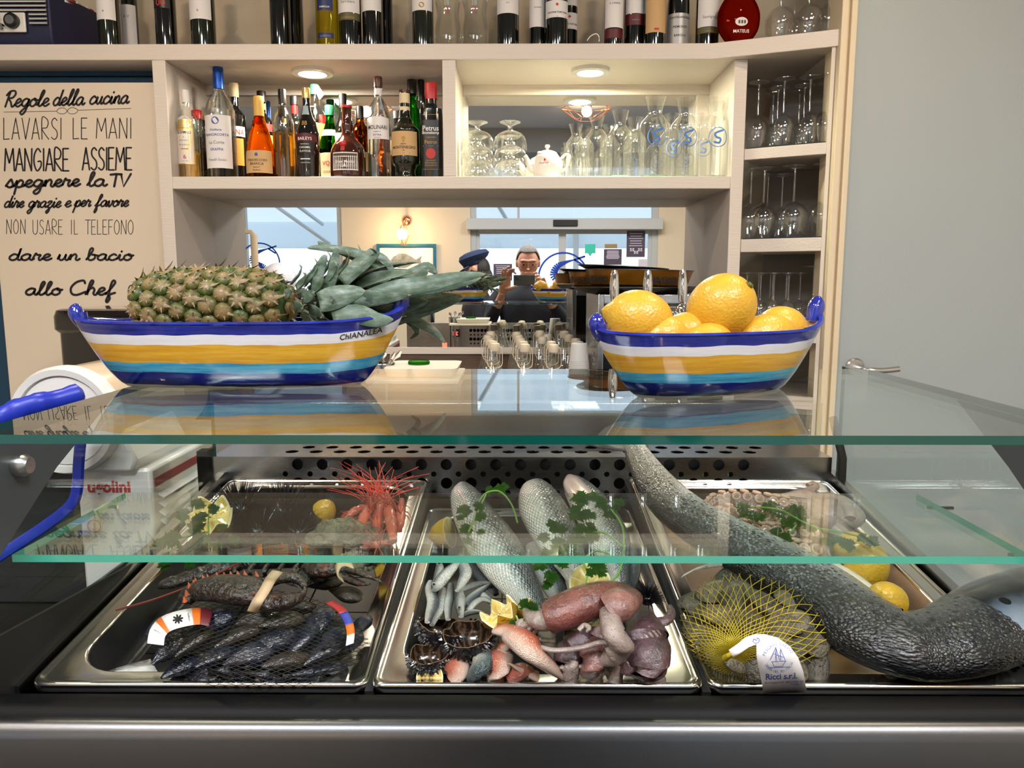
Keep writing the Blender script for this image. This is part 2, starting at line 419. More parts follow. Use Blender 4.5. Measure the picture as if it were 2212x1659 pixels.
def logo(cx, cy, rpx, label):
    c = PM(cx, cy, RY); R = rpx*7.6/F; yb = RY-.026
    mb = MB().mat(m_logo); fn = lambda x, y: (c.x+x*R, yb, c.z+y*R)
    ribbon(mb, [(cos(t*pi/24), sin(t*pi/24)) for t in range(49)], .07, fn)
    # a leaping swordfish bent into an S
    body = crom([(.45, .72), (.1, .62), (-.25, .45), (-.38, .1), (-.1, -.12), (.2, -.25), (.25, -.55), (-.05, -.75), (-.4, -.62)], 5)
    n = len(body)
    for i in range(n-1):
        k = i/(n-1); ww = .05+.3*sin(pi*min(1, k*1.05))**1.3
        a, b2 = body[i], body[i+1]; tx, ty = b2[0]-a[0], b2[1]-a[1]; l = math.hypot(tx, ty) or 1; nx, ny = -ty/l*ww/2, tx/l*ww/2
        mb.add([fn(a[0]+nx, a[1]+ny), fn(a[0]-nx, a[1]-ny), fn(b2[0]-nx, b2[1]-ny), fn(b2[0]+nx, b2[1]+ny)], [(0, 1, 2, 3)])
    for s in ((.45, .72, .85, .85), (.45, .72, .8, .5)): ribbon(mb, [(s[0], s[1]), (s[2], s[3])], .08, fn)
    tag(build(mb, 'fish_logo'), label, 'logo')
logo(1217, 600, 53, 'blue round fish logo on the glass of the sliding door')
logo(560, 568, 42, 'blue round fish logo on the window behind the wooden chair back')
# tent outside the street wall
m_tent = mat('white_tent_cloth', '#e8eef2', .9)
nt = NT(m_tent); tl = nt.n('BsdfTranslucent'); tl.inputs[0].default_value = (.85, .92, .98, 1); mx = nt.n('MixShader'); mx.inputs[0].default_value = .6
nt.l(nt.b.outputs[0], mx.inputs[1]); nt.l(tl.outputs[0], mx.inputs[2]); nt.l(mx.outputs[0], nt.nt.nodes['Material Output'].inputs[0])
m_pole = mat('tent_pole', '#c9cdd2', .4, .6)
t = thing('tent', 'white cloth tent on pale poles standing outside the street windows', 'tent', (-.5, RY-2.4, 0))
build(MB().mat(m_tent).add([(-7, RY-.3, 3.35), (5, RY-.3, 3.35), (5, RY-4.2, 2.35), (-7, RY-4.2, 2.35)], [(0, 1, 2, 3)]), 'roof_cloth', t)
build(MB().mat(m_tent).box((-7, RY-4.25, 1.95), (5, RY-4.22, 2.35)), 'valance', t)
for x in (-4.6, -1.9, .9, 3.4): build(MB().mat(m_pole).box((x-.04, RY-4.2, 0), (x+.04, RY-4.12, 2.4)), 'pole', t)
for x in (-3.6, -.8, 1.8): build(MB().mat(m_pole).sweep([(x, RY-.5, 3.25), (x+.7, RY-4.1, 2.3)], .03, n=6), 'rafter', t)
build(MB().mat(m_pole).sweep([(-4.0, RY-1.4, 3.2), (-2.2, RY-1.6, 1.9)], .022, n=6), 'brace', t)
struct(MB().mat(mat('pale_paving', '#b5b0a6', .9, vary=(2, '#9a958c'))).box((-14, -18, -.06), (12, RY-.12, -.01)), 'pavement')
for i, (x0, x1) in enumerate(((wx0, wx1), (dx0, dx1))):
    area_light('daylight_portal', ((x0+x1)/2, RY-.11, 1.4), (pi/2, 0, pi), x1-x0, 2.5, 1, (1, 1, 1), portal=True)
# ---------------------------------------------------------------- bar shelving
sh = thing('bar_shelving', 'white painted bar shelving with two mirrored bays above the back counter', 'shelving', (XB, MY, ZC))
top = [(-1.75, 2.35), (PY(1540, 92, 2.35).x, 2.35)]
pB = PY(1815, 62, 2.222); top.append((pB.x, pB.y)); top += [(pB.x+.02, MY+.03), (-1.75, MY+.03)]
build(MB().mat(m_shelf).prism([(x, y, ZT0) for x, y in top], (0, 0, ZT1-ZT0)), 'top_shelf', sh, bev=.002)
build(MB().mat(m_shelf).box((XB, 2.35, ZM0), (XR0, MY, ZM1)), 'middle_shelf', sh, bev=.002)
build(MB().mat(m_shelf).box((XA, 2.35, ZC-.3), (XB, MY+.03, ZT0)), 'upright', sh, bev=.002)
build(MB().mat(m_shelf).box((XD0, 2.352, ZM1), (XD1, MY, ZT0)), 'divider', sh, bev=.002)
build(MB().mat(m_shelf).box((XR0, 2.35, ZC-.3), (XR1, MY+.03, ZT0)), 'upright', sh, bev=.002)
zs = PY(900, 207, MY).z
build(MB().mat(m_shelf).box((XB, MY-.012, zs), (XD0, MY, ZT0)), 'back_rail', sh, bev=.001)
build(MB().mat(m_shelf).box((XD1, MY-.012, zs), (XR0, MY, ZT0)), 'back_rail', sh, bev=.001)
build(MB().mat(m_shelf).box((XR0-.04, MY-.01, ZM1), (XR0, MY, zs)), 'back_rail', sh, bev=.001)
build(MB().mat(m_mirror).box((XB, MY, ZM1), (XR0, MY+.01, zs)), 'mirror', sh)
zmb = PY(1150, 751, MY).z
build(MB().mat(m_mirror).box((XB, MY, zmb), (XR0, MY+.01, ZM0)), 'mirror', sh)
zl = PY(1150, 765, MY-.02).z
build(MB().mat(m_shelf).box((XB, MY-.02, zl), (XR0, MY+.02, zmb)), 'mirror_ledge', sh, bev=.001)
m_wood = mat('grey_oak', '#6b5645', .55, vary=(9, '#43342a', .9, (.6, 6, 6)), bump=(30, .3, (1, 12, 12)))
build(MB().mat(m_wood).box((XB, MY-.012, ZC), (XR0, MY+.02, zl)), 'back_board', sh)
# downlights in the two bays
def downlight(x, y, z, r, power, label, warm, size=.06):
    t = thing('downlight', label, 'downlight', (x, y, z), 'downlights under the top shelf')
    build(MB().mat(m_white).lathe([(r*.62, -.004), (r*.7, -.012), (r, -.010), (r*1.02, 0), (r*.6, 0)], (x, y, z), 28), 'bezel', t)
    build(MB().mat(m_bulb2).lathe([(.0005, -.008), (r*.6, -.008), (r*.62, -.004)], (x, y, z), 24), 'diffuser', t)
    disk_light('downlight_lamp', (x, y, z-.014), (0, 0, 0), r*1.1, power, warm, parent=t)
p = PY(675, 157, 2.47); downlight(p.x, 2.47, ZT0, .062, 4.2, 'round white downlight above the liqueur bottles', (1, .86, .66))
p = PY(1275, 160, 2.46); downlight(p.x, 2.46, ZT0, .058, 8.5, 'round white downlight above the teapot and carafes', (1, .93, .62))
# ---------------------------------------------------------------- corner cabinet with wine glasses
A = Vector((XR1, 2.35, 0)); B = Vector((pB.x-.015, pB.y+.012, 0)); nrm = Vector((-(B-A).y, (B-A).x, 0)).normalized()
if nrm.y < 0: nrm = -nrm
cab = thing('corner_cabinet', 'white corner cabinet of glass shelves between the bar and the sage door', 'cabinet', (A.x, A.y, ZC))
def zA(py): return PY(1612, py, 2.35).z
def slab(z0, z1, a=A, b=B, dep=.3):
    q = [a, b, b+nrm*dep, a+nrm*dep]; return MB().mat(m_shelf).prism([(v.x, v.y, z0) for v in q], (0, 0, z1-z0))
CS = [zA(322), zA(517), zA(708)]
for z, zb in ((zA(322), zA(346)), (zA(517), zA(545)), (zA(708), zA(735)), (zA(850), zA(874))): build(slab(zb, z), 'shelf', cab, bev=.0015)
bk0, bk1 = A+nrm*.3-(B-A).normalized()*.0, B+nrm*.3+(B-A).normalized()*.01
build(MB().mat(mat('cabinet_back', '#8d8a84', .7)).prism([(v.x, v.y, ZC-.3) for v in (bk0, bk1, bk1+nrm*.01, bk0+nrm*.01)], (0, 0, ZT0-ZC+.3)), 'back_panel', cab)
build(MB().mat(m_shelf).prism([(v.x, v.y, ZC-.3) for v in (B, B+(B-A).normalized()*.01, B+(B-A).normalized()*.01+nrm*.3, B+nrm*.3)], (0, 0, ZT0-ZC+.3)), 'side_panel', cab)
m_mat = mat('navy_shelf_liner', '#1d2433', .8)
for z in CS[:2]:
    build(slab(z, z+.003, A+(B-A)*.02+nrm*.003, B-(B-A)*.01+nrm*.003, .28).mat(m_mat) if 0 else (lambda s: s)(MB().mat(m_mat).prism([(v.x, v.y, z) for v in (A+(B-A)*.02+nrm*.004, B-(B-A)*.02+nrm*.004, B+nrm*.28, A+nrm*.28)], (0, 0, .003))), 'liner', cab)
# ---------------------------------------------------------------- side door
DYY = pB.y-.01
tx0, tx1 = B.x+.012, B.x+.052
mb = MB().mat(m_trimc)
for a, b_, yy in ((tx0, tx0+.018, DYY-.006), (tx0+.018, tx0+.024, DYY+.002), (tx0+.024, tx1, DYY-.012)): mb.box((a, yy, 0), (b_, DYY+.1, CZ))
struct(mb, 'trim_1', bev=.002)
d2 = bpy.data.objects.new('door_2', None); C.objects.link(d2); d2['kind'] = 'structure'; d2.location = (tx1, DYY, 0); WORLD['door_2'] = Vector(d2.location)
build(MB().mat(m_door).box((tx1, DYY+.01, 0), (RX, DYY+.06, CZ)), 'door_leaf', d2)
hp = PY(1848, 793, DYY)
m_satin = mat('satin_nickel', (.6, .6, .6), .3, 1.0)
hb = build(MB().mat(m_satin).lathe([(.0005, .014), (.022, .014), (.026, .01), (.026, 0)], (hp.x, DYY+.01, hp.z), 28, M=Matrix.Rotation(pi/2, 3, 'X')), 'handle_rose', d2)
he = PY(1942, 797, DYY-.05)
build(MB().mat(m_satin).sweep(crom([(hp.x+.005, DYY+.005, hp.z-.004), (hp.x+.007, DYY-.03, hp.z-.004), (hp.x+.02, DYY-.048, hp.z-.004), (hp.x+.06, DYY-.05, hp.z-.004), (he.x, DYY-.05, he.z)], 5), .0085, n=10), 'door_handle', d2)
# ---------------------------------------------------------------- back counter
m_count = mat('pale_counter', '#cfc8bc', .35)
t = thing('back_counter', 'pale worktop of the back bar under the mirror', 'counter', (0, 2.3, 0))
build(MB().mat(m_count).box((-1.75, 1.80, ZC-.04), (XR1, MY-.012, ZC)), 'worktop', t, bev=.003)
build(MB().mat(mat('counter_front', '#7b7368', .5)).box((-1.75, 1.83, 0), (XR1, MY-.02, ZC-.04)), 'cabinet_body', t)
# ---------------------------------------------------------------- ceiling lamps of the customer side, and added fill panels
swd = ['over the window side, level with the case', 'over the door side, level with the case', 'over the window side, nearer the street', 'over the door side, nearer the street', 'above the back bar, window side', 'above the back bar, door side']
for i, (x, y) in enumerate(((-1.6, .3), (1.4, .3), (-1.6, -.9), (1.4, -.9), (-.9, 1.3), (.9, 1.3))):
    t = thing('ceiling_spot', 'round warm ceiling spot ' + swd[i], 'ceiling light', (x, y, CZ), 'ceiling spots')
    build(MB().mat(m_white).lathe([(.05, -.004), (.055, -.012), (.075, -.01), (.078, 0)], (x, y, CZ), 24), 'bezel', t)
    build(MB().mat(m_bulb2).lathe([(.0005, -.006), (.05, -.006)], (x, y, CZ), 20), 'diffuser', t)
    disk_light('ceiling_spot_lamp', (x, y, CZ-.015), (0, 0, 0), .1, 7, (1, .74, .48), parent=t)
m_fill = mat('fill_panel_glow', (.93, .97, 1), emit=3)  # unseen panels added to brighten the room with cool light
for i, (x, y) in enumerate(((-.75, -.35), (.75, -.35))):
    t = thing('fill_panel', 'added square fill light panel over the customer side, ' + ('window' if i == 0 else 'sliding door') + ' half', 'ceiling light', (x, y, CZ), 'added fill light panels')
    mb = MB().mat(m_alu); mb.box((x-.32, y-.32, CZ-.02), (x+.32, y-.3, CZ)); mb.box((x-.32, y+.3, CZ-.02), (x+.32, y+.32, CZ)); mb.box((x-.32, y-.3, CZ-.02), (x-.3, y+.3, CZ)); mb.box((x+.3, y-.3, CZ-.02), (x+.32, y+.3, CZ)); build(mb, 'frame', t)
    build(MB().mat(m_fill).box((x-.3, y-.3, CZ-.012), (x+.3, y+.3, CZ-.008)), 'diffuser', t)
    l = area_light('fill_lamp', Vector((x, y, CZ-.022)), (0, 0, 0), .58, .58, 26, (.90, .95, 1)); l.parent = t; l.location = (0, 0, -.022)
# ================================================================ refrigerated display case
m_pt = glass_sheet('case_glass', (.93, .975, .96), 1.52)
m_edged = mat('glass_edge_dark', '#0a4a42', .08, coat=1); m_edgel = mat('glass_edge_light', '#4fae98', .15, coat=1)
m_bezel = mat('black_bezel', '#08080b', .5, spec=.12); m_rub = mat('black_rubber', '#0b0b0d', .7)
m_steelf = mat('case_front_steel', (.17, .18, .20), .34, 1.0, bump=(60, .06, (40, 1, 1)))
def PX(px, py, X): d = ray(px, py); return O + d*(X/d.x)
def glass_slab(mb, lo, hi, face, edge, flat='z'):
    x0, y0, z0 = lo; x1, y1, z1 = hi
    v = [(x0,y0,z0),(x1,y0,z0),(x1,y1,z0),(x0,y1,z0),(x0,y0,z1),(x1,y0,z1),(x1,y1,z1),(x0,y1,z1)]
    f = [(0,3,2,1),(4,5,6,7),(0,1,5,4),(2,3,7,6),(1,2,6,5),(3,0,4,7)]
    big = {'z': (0, 1), 'x': (4, 5), 'y': (2, 3)}[flat]
    for i, q in enumerate(f): mb.mat(face if i in big or (flat == 'z' and i == 3) else edge).add(v, [q])
    return mb
GZ = 1.366
case = thing('display_case', 'refrigerated steel and glass counter case displaying fresh fish and shellfish', 'display case', (0, .62, 0))
build(glass_slab(MB(), (-.482, .650, GZ-.008), (.524, 1.139, GZ), m_pt, m_edged), 'top_glass', case)
shf = build(glass_slab(MB(), (-.4934, .72, 1.2245), (.503, .941, 1.2320), m_pt, m_edgel), 'glass_shelf', case)
SIDE = {-1: -.499, 1: .532}
for sx in (-1, 1):
    for y in (.75, .91):
        build(MB().mat(m_chrome).sweep([(-.488 if sx < 0 else .499, y, 1.2225), (SIDE[sx], y, 1.2225)], .0025, n=8), 'shelf_pin', shf)
for sx in (-1, 1):
    x = SIDE[sx]; SO = x-sx*.532
    build(glass_slab(MB(), (min(x, x+sx*.006), .665, 1.125), (max(x, x+sx*.006), 1.25, GZ-.008), m_pt, m_edged, 'x'), 'side_glass', case)
    mb = MB().mat(m_bezel); q = [(.655, 1.10), (.672, 1.10), (.672, GZ-.008), (.655, GZ-.008)]
    mb.prism([(sx*.528+SO, a, b) for a, b in q], (sx*.02, 0, 0)); build(mb, 'corner_post', case, bev=.002)
    mb = MB().mat(mat('bracket_grey', '#4b4f56', .4)); pl = [PX(185 if sx < 0 else 2070, 953, sx*.53), PX(40 if sx < 0 else 2200, 1115 if sx < 0 else 1010, sx*.53)]
    mb.prism([(sx*.524+SO, .672, GZ-.009), (sx*.524+SO, pl[0].y, GZ-.009), (sx*.524+SO, .80, 1.30), (sx*.524+SO, .672, 1.22)], (sx*.006, 0, 0)); br = build(mb, 'side_bracket', case)
    build(MB().mat(m_satin).lathe([(.0005, .014), (.008, .014), (.011, .009), (.011, 0)], (sx*.524+SO, .735, 1.318), 20, M=Matrix.Rotation(-sx*pi/2, 3, 'Y')), 'clamp_knob', case)
# base: steel body with rolled front edge and black front sill
prof = [(.700, 1.06), (.700, 1.088), (.675, 1.092), (.669, 1.116), (.655, 1.119), (.644, 1.115), (.640, 1.108)]
def extr(mb, prof, x0, x1): return mb.grid([[(x, y, z) for y, z in prof] for x in (x0, x1)])
build(extr(MB().mat(m_bezel), prof, -.56, .56), 'front_sill', case, sharp=60)
prof = [(.640, 1.108), (.637, 1.1125), (.630, 1.113), (.624, 1.109), (.621, 1.10), (.620, 1.05), (.620, .12)]
build(extr(MB().mat(m_steelf), prof, -.56, .56), 'front_panel', case, sharp=60)
mb = MB().mat(m_bezel).box((-.555, .64, 0), (.555, 1.38, .12)); build(mb, 'plinth', case)
for a in (-.56, .556): build(MB().mat(m_steel).box((a, .62, .12), (a+.004, 1.39, 1.10)), 'side_panel', case)
# well under the pans
mb = MB().mat(m_rub).hexa([tuple(DL(x, v, h)) for h in (-.09, -.078) for x, v in ((-.545, -.01), (.545, -.01), (.545, .60), (-.545, .60))]); build(mb, 'well_floor', case)
for sx in (-1, 1):
    xs_ = .522 if sx > 0 else -.484; q = [DL(xs_, -.005, -.08), DL(xs_, .56, -.08), DL(xs_, .56, .012), DL(xs_, -.005, .0)]
    build(MB().mat(m_steel).prism([tuple(v) for v in q], (sx*.012, 0, 0)), 'side_sill', case)
for x in (-.1445, .187):
    build(MB().mat(m_rub).hexa([tuple(DL(x+a, v, h)) for h in (-.02, -.008) for a, v in ((-.004, 0), (.004, 0), (.004, .55), (-.004, .55))]), 'pan_support', case)
build(MB().mat(m_rub).prism([(-.493, .675, 1.09), (-.493, .98, 1.11), (-.493, .98, 1.135), (-.493, .675, 1.165)], (.004, 0, 0)), 'side_liner', case)
# perforated back wall
def holed(mb, fn, u0, u1, v0, v1, holes, seg=14):
    """flat panel with round holes; each hole sits in its own cell; fn maps (u,v) to space"""
    us = {round(u0, 5), round(u1, 5)}; vs = {round(v0, 5), round(v1, 5)}
    rows = {}
    for u, v, r, cu, cv in holes: rows.setdefault(round(v, 5), []).append((u, r, cu, cv))
    ys = v0
    for v in sorted(rows):
        hs = sorted(rows[v]); cv = hs[0][3]; a, b = v-cv, v+cv
        if a > ys+1e-6: mb.add([fn(u0, ys), fn(u1, ys), fn(u1, a), fn(u0, a)], [(0, 1, 2, 3)])
        x = u0
        for u, r, cu, _ in hs:
            if u-cu > x+1e-6: mb.add([fn(x, a), fn(u-cu, a), fn(u-cu, b), fn(x, b)], [(0, 1, 2, 3)])
            inn = [(u+r*cos(2*pi*k/seg+.0), v+r*sin(2*pi*k/seg)) for k in range(seg)]
            out = []
            for k in range(seg):
                c_, s_ = cos(2*pi*k/seg), sin(2*pi*k/seg); m_ = min(cu/abs(c_) if abs(c_) > 1e-6 else 9, cv/abs(s_) if abs(s_) > 1e-6 else 9)
                out.append((u+c_*m_, v+s_*m_))
            # add the cell's corners
            poly = []
            for k in range(seg):
                k2 = (k+1) % seg; o1, o2 = out[k], out[k2]; q = [inn[k], o1]
                if abs(abs(o1[0]-u)-cu) < 1e-6 and abs(abs(o2[1]-v)-cv) < 1e-6 and abs(abs(o1[1]-v)-cv) > 1e-6 or abs(abs(o2[0]-u)-cu) < 1e-6 and abs(abs(o1[1]-v)-cv) < 1e-6 and abs(abs(o1[0]-u)-cu) > 1e-6:
                    q.append((u+math.copysign(cu, (o1[0]+o2[0])/2-u), v+math.copysign(cv, (o1[1]+o2[1])/2-v)))
                q += [o2, inn[k2]]
                mb.add([fn(*p) for p in q], [list(range(len(q)))])
            x = u+cu
        if x < u1-1e-6: mb.add([fn(x, a), fn(u1, a), fn(u1, b), fn(x, b)], [(0, 1, 2, 3)])
        ys = b
    if ys < v1-1e-6: mb.add([fn(u0, ys), fn(u1, ys), fn(u1, v1), fn(u0, v1)], [(0, 1, 2, 3)])
BW = 1.245; zb1 = PY(1130, 988, BW).z; zb0 = 1.10
def hx(k): return PY(643+53.5*k, 1003, BW).x
holes = []
for k in range(19):
    u = hx(k)
    for py in (1003, 1043, 1083): holes.append((u, PY(643, py, BW).z, .0095, .0115, .0100))
for k in range(19):
    u = (hx(k)+hx(k+1))/2-.0415
    for py in (1023.5, 1063.5): holes.append((u, PY(643, py, BW).z, .0046, .0052, .0051))
mb = MB().mat(m_steel); holed(mb, lambda u, v: (u, BW, v), -.505, .522, zb0, zb1, holes)
build(mb, 'perforated_back', case, smooth=False, solid=.0012)
holes = []
for k in range(20):
    for j, yy in enumerate((1.283, 1.318)): holes.append((hx(k)-.02+.02*j, yy, .011, .013, .0125))
mb = MB().mat(m_steel); holed(mb, lambda u, v: (u, v, zb1), -.505, .522, BW, 1.375, holes)
build(mb, 'perforated_ledge', case, smooth=False, solid=.0012)
for k in range(48):
    x = -.49+k*.0212
    mb = MB().mat(m_alu).sweep([(x, BW+.03, 1.10), (x+.002, BW+.026, 1.15), (x, BW+.032, zb1-.004)], [.0008]*3, [.004]*3, n=4); build(mb, 'cooling_fin', case) if k % 2 == 0 else None
build(MB().mat(m_rub).box((-.51, BW+.06, 1.08), (.525, BW+.064, zb1-.002)), 'evaporator_back', case)
# rear hood: steel box behind the ledge, its back carries the control panel
zr = PZ(1130, 880, 1.27).z
build(MB().mat(m_steel).box((-.555, 1.377, 1.10), (.555, 1.381, 1.272)), 'rear_wall', case)
build(MB().mat(m_steel).box((-.555, 1.375, 1.272), (.555, 1.412, 1.276)), 'rear_rail', case, bev=.001)
mb = MB().mat(m_steel); hs = []
for i in range(24):
    for j in range(5):
        r = .0045 if j in (0, 1, 3) else .0085
        hs.append((.19-.42*i/23 if 0 else -.23+.43*i/23, 1.150+.022*j, r, .0093, .0105))
holed(mb, lambda u, v: (u, 1.411, v), -.555, .555, 1.12, 1.272, hs, 10)
build(mb, 'rear_grille', case, smooth=False)
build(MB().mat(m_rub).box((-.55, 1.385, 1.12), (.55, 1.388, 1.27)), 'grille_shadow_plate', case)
m_red = mat('red_led', (1, .04, .02), emit=6)
ctl = build(MB().mat(m_black).box((-.335, 1.411, 1.205), (-.285, 1.415, 1.245)), 'controller', case)
mb = MB().mat(m_red); put_text(mb, '2.5', .026, lambda x, y: (-.310-x, 1.4155, 1.214+y)); build(mb, 'red_digits', ctl, smooth=False)
build(MB().mat(m_red).box((-.375, 1.411, 1.150), (-.352, 1.417, 1.175)), 'power_switch', case)
mb = MB().mat(m_bezel).box((-.525, BW-.012, 1.10), (-.507, BW+.012, zb1+.012)); build(mb, 'left_end_strip', case)
# gasket rope at the right end of the back wall
mb = MB().mat(m_rub).sweep([(.528, BW-.03, 1.12), (.531, BW-.02, 1.21), (.528, BW+.02, 1.27)], .007, n=8); build(mb, 'door_gasket', case)
# ---------------------------------------------------------------- gastronorm pans
def rrect(x0, x1, v0, v1, r, h, n=7):
    r = max(min(r, (x1-x0)/2-.001), .001); out = []
    for cx, cv, a0 in ((x1-r, v1-r, 0), (x0+r, v1-r, pi/2), (x0+r, v0+r, pi), (x1-r, v0+r, 3*pi/2)):
        for k in range(n+1):
            a = a0+pi/2*k/n; out.append(DL(cx+r*cos(a), cv+r*sin(a), h))
    return out
PDEP = .062
m_bowl = mat('bowl_reflection_dark', (.085, .085, .09), .24, .7, bump=(30, .03)); m_bowl2 = mat('brown_tinted_steel', (.42, .34, .27), .24, .9)  # left and middle bowls: dark reflections put into the steel colour
def pan(x0, x1, label, v1=.545, drop=0, bowl=None):
    t = thing('gastronorm_pan', label, 'pan', tuple(DL((x0+x1)/2, v1/2, -PDEP)), 'steel pans in the display case')
    L = [(0, .014, -.010), (-.001, .014, -.004), (.001, .013, -.0008), (.003, .012, 0), (.0045, .012, -.0006), (.006, .012, -.0022), (.009, .012, -.0025), (.0215, .052, -.0025), (.0235, .051, -.0032), (.025, .05, -.006), (.028, .048, -PDEP+.016), (.031, .044, -PDEP+.006), (.040, .038, -PDEP), (.12, .03, -PDEP)]
    mb = MB().mat(m_steelh)
    rows = [rrect(x0+a, x1-a, a, v1-a, r, h) for a, r, h in L]
    if drop: rows = [[p - Vector((0, 0, drop*max(0, (p-D0).dot(DU)))) for p in r] for r in rows]
    mb.grid(rows[:10], cv=True, flip=False); build(mb, 'rim', t, sharp=50)
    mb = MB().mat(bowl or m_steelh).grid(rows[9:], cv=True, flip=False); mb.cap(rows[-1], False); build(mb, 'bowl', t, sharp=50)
    return t
PL = (-.478, -.147); PMD = (-.142, .184); PR = (.190, .516)
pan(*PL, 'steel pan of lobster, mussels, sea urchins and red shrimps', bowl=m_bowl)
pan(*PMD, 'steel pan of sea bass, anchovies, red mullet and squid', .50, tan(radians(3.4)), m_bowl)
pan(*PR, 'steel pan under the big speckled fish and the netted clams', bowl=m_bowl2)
m_lin = mat('dark_drip_grid', '#0e0f12', .5)
def liner(x0, x1, label, drop=0):
    t = thing('drip_liner', label, 'liner', tuple(DL((x0+x1)/2, .27, -PDEP)), 'dark liners in the pans')
    nx, nv = 3, 5; w_ = (x1-x0-.085)/nx; hv = (.41 if drop else .455)/nv
    for i in range(nx):
        for j in range(nv):
            a, b = x0+.0425+i*w_+.0012, .045+j*hv+.0012
            build(MB().mat(m_lin).hexa([tuple(DL(a+(w_-.0024)*q, b+(hv-.0024)*r_, h-drop*(b+(hv-.0024)*r_))) for h in (-PDEP+.001, -PDEP+.0045) for q, r_ in ((0, 0), (1, 0), (1, 1), (0, 1))]), 'tile', t)
    return t
liner(*PL, 'dark liner under the lobster and mussels'); liner(*PMD, 'dark liner under the squid and bass', tan(radians(3.4)))
# ================================================================ painted boat bowls, pineapple, lemons
def stripes(name, shift=0):
    m = mat(name, '#ffffff', .12, coat=.8, coatr=.03); q = NT(m)
    tc = q.n('TexCoord'); sp = q.n('SeparateXYZ'); q.l(tc.outputs['UV'], sp.inputs[0])
    st = q.map(tc.outputs['Object'], (5, 5, 60)); nz = q.noise(st, 1.0, 3)
    wob = q.noise(q.map(tc.outputs['Object'], (14, 14, 14)), 1.0, 2)
    t = q.math('ADD', q.math('ADD', sp.outputs[0], q.math('MULTIPLY', q.math('SUBTRACT', wob, .5), .10)), q.math('MULTIPLY', q.math('SUBTRACT', nz, .5), .035))
    lo = q.ramp(t, [(0, '#e9e7e4'), (.035, '#1a2390'), (.25, '#5db6d6'), (.415, '#e2b23c'), (.70, '#e9e8ee'), (.855, '#2b3597')], True)
    hi = q.ramp(t, [(0, '#dedcd8'), (.035, '#0d1460'), (.25, '#2c86b8'), (.415, '#cf952a'), (.70, '#dcdce8'), (.855, '#171d6e')], True)
    brush = q.noise(q.map(tc.outputs['Object'], (9, 9, 160)), 1.0, 5, .7)
    f = q.ramp(brush, [(.38, (0, 0, 0, 1)), (.62, (1, 1, 1, 1))])
    q.l(q.mix(f, lo, hi), q.b.inputs['Base Color']); q.bump(brush, .06)
    return m
m_hull = stripes('striped_majolica'); m_glaze = mat('cream_glaze', '#e6d3bd', .12, coat=.6)
m_navy = mat('navy_glaze', '#161d78', .1, coat=1, vary=(40, '#2c3aa4', .8))
def boat(c, L, Bm, H, yaw, label, Lb=.60, horn=(.03, .045), side=.9):
    t = thing('boat_bowl', label, 'bowl', c, 'painted boat bowls', yaw)
    R = Matrix.Rotation(yaw, 3, 'Z'); c = Vector(c)
    def pt(a, tt, off=0):          # a in 0..1 round the hull, tt = height
        s_ = cos(2*pi*a); y_ = sin(2*pi*a)
        sx = math.copysign(abs(s_)**.9, s_)
        wid = math.copysign(max(0, 1-abs(sx)**2.7)**.78, y_)
        lx = L*(Lb + (1-Lb)*tt**.72) - off; bx = Bm*(.50+.50*tt**.55) - off
        z = H*tt + ((.17*abs(s_)**4+.13*abs(s_)**22) if s_ > 0 else (.03*abs(s_)**4+.09*abs(s_)**22))*H*tt
        return Vector((sx*lx, -wid*bx, z))
    n, m = 16, 56
    wt = lambda p: R @ p + c
    mb = MB().mat(m_hull)
    mb.grid([[wt(pt(j/m, i/n)) for j in range(m)] for i in range(n+1)], cv=True, flip=True)
    mb.cap([wt(pt(j/m, 0)) for j in range(m)])
    build(mb, 'hull', t, world=True) if 0 else None
    o = build_local(mb, 'hull', t)
    th = .006
    mb = MB().mat(m_navy)
    rim = [[wt(pt(j/m, 1) + Vector((0, 0, dz))*1 if k == 0 else pt(j/m, 1, off) + Vector((0, 0, dz))) for j in range(m)] for k, (off, dz) in enumerate(((0, 0), (-.0015, .002), (.001, .0045), (th-.001, .0045), (th+.001, .001), (th, -.006)))]
    mb.grid(rim, cv=True, flip=True); build_local(mb, 'rim', t)
    mb = MB().mat(m_glaze); ins = [[wt(pt(j/m, max(.08, i/n), th) + Vector((0, 0, -.003 if i else 0))) for j in range(m)] for i in range(n, 0, -1)]
    mb.grid(ins, cv=True, flip=True); mb.cap(ins[-1]); build_local(mb, 'inside', t)
    for sgn, hh in ((-1, horn[0]), (1, horn[1])):
        x = sgn*(L-.009); zb = H*(1.30 if sgn > 0 else 1.12)
        P = [(x-sgn*.005, 0, zb-.012), (x-sgn*.002, 0, zb-.005), (x+sgn*.0005, 0, zb+hh*.12), (x+sgn*.001, 0, zb+hh*.35), (x-sgn*.001, 0, zb+hh*.52), (x-sgn*.004, 0, zb+hh*.62)]
        P = [wt(Vector(p)) for p in crom(P, 4)]; k = len(P)
        rr = [(.0058+.0038*sin(pi*i/(k-1)))*(1 if i < k-3 else (.85, .6, .25)[i-(k-3)]) for i in range(k)]
        mb = MB().mat(m_navy).sweep(P, rr, [r*1.15 for r in rr], up=R @ Vector((1, 0, 0)), n=14); build_local(mb, 'prow_horn', t)
    return t, pt, wt
def build_local(mb, name, parent):
    """vertices are in world space; the parent may be rotated about z"""
    off = WORLD[parent.name]; Ri = Matrix.Rotation(-parent.rotation_euler.z, 3, 'Z')
    mb.v = [tuple(Ri @ (Vector(p)-off)) for p in mb.v]
    return build(mb, name, parent, world=False)
b1, pt1, wt1 = boat((-.345, .966, GZ), .208, .056, .078, radians(3), 'long striped boat bowl holding the pineapple on the glass top', Lb=.70, horn=(.016, .024))
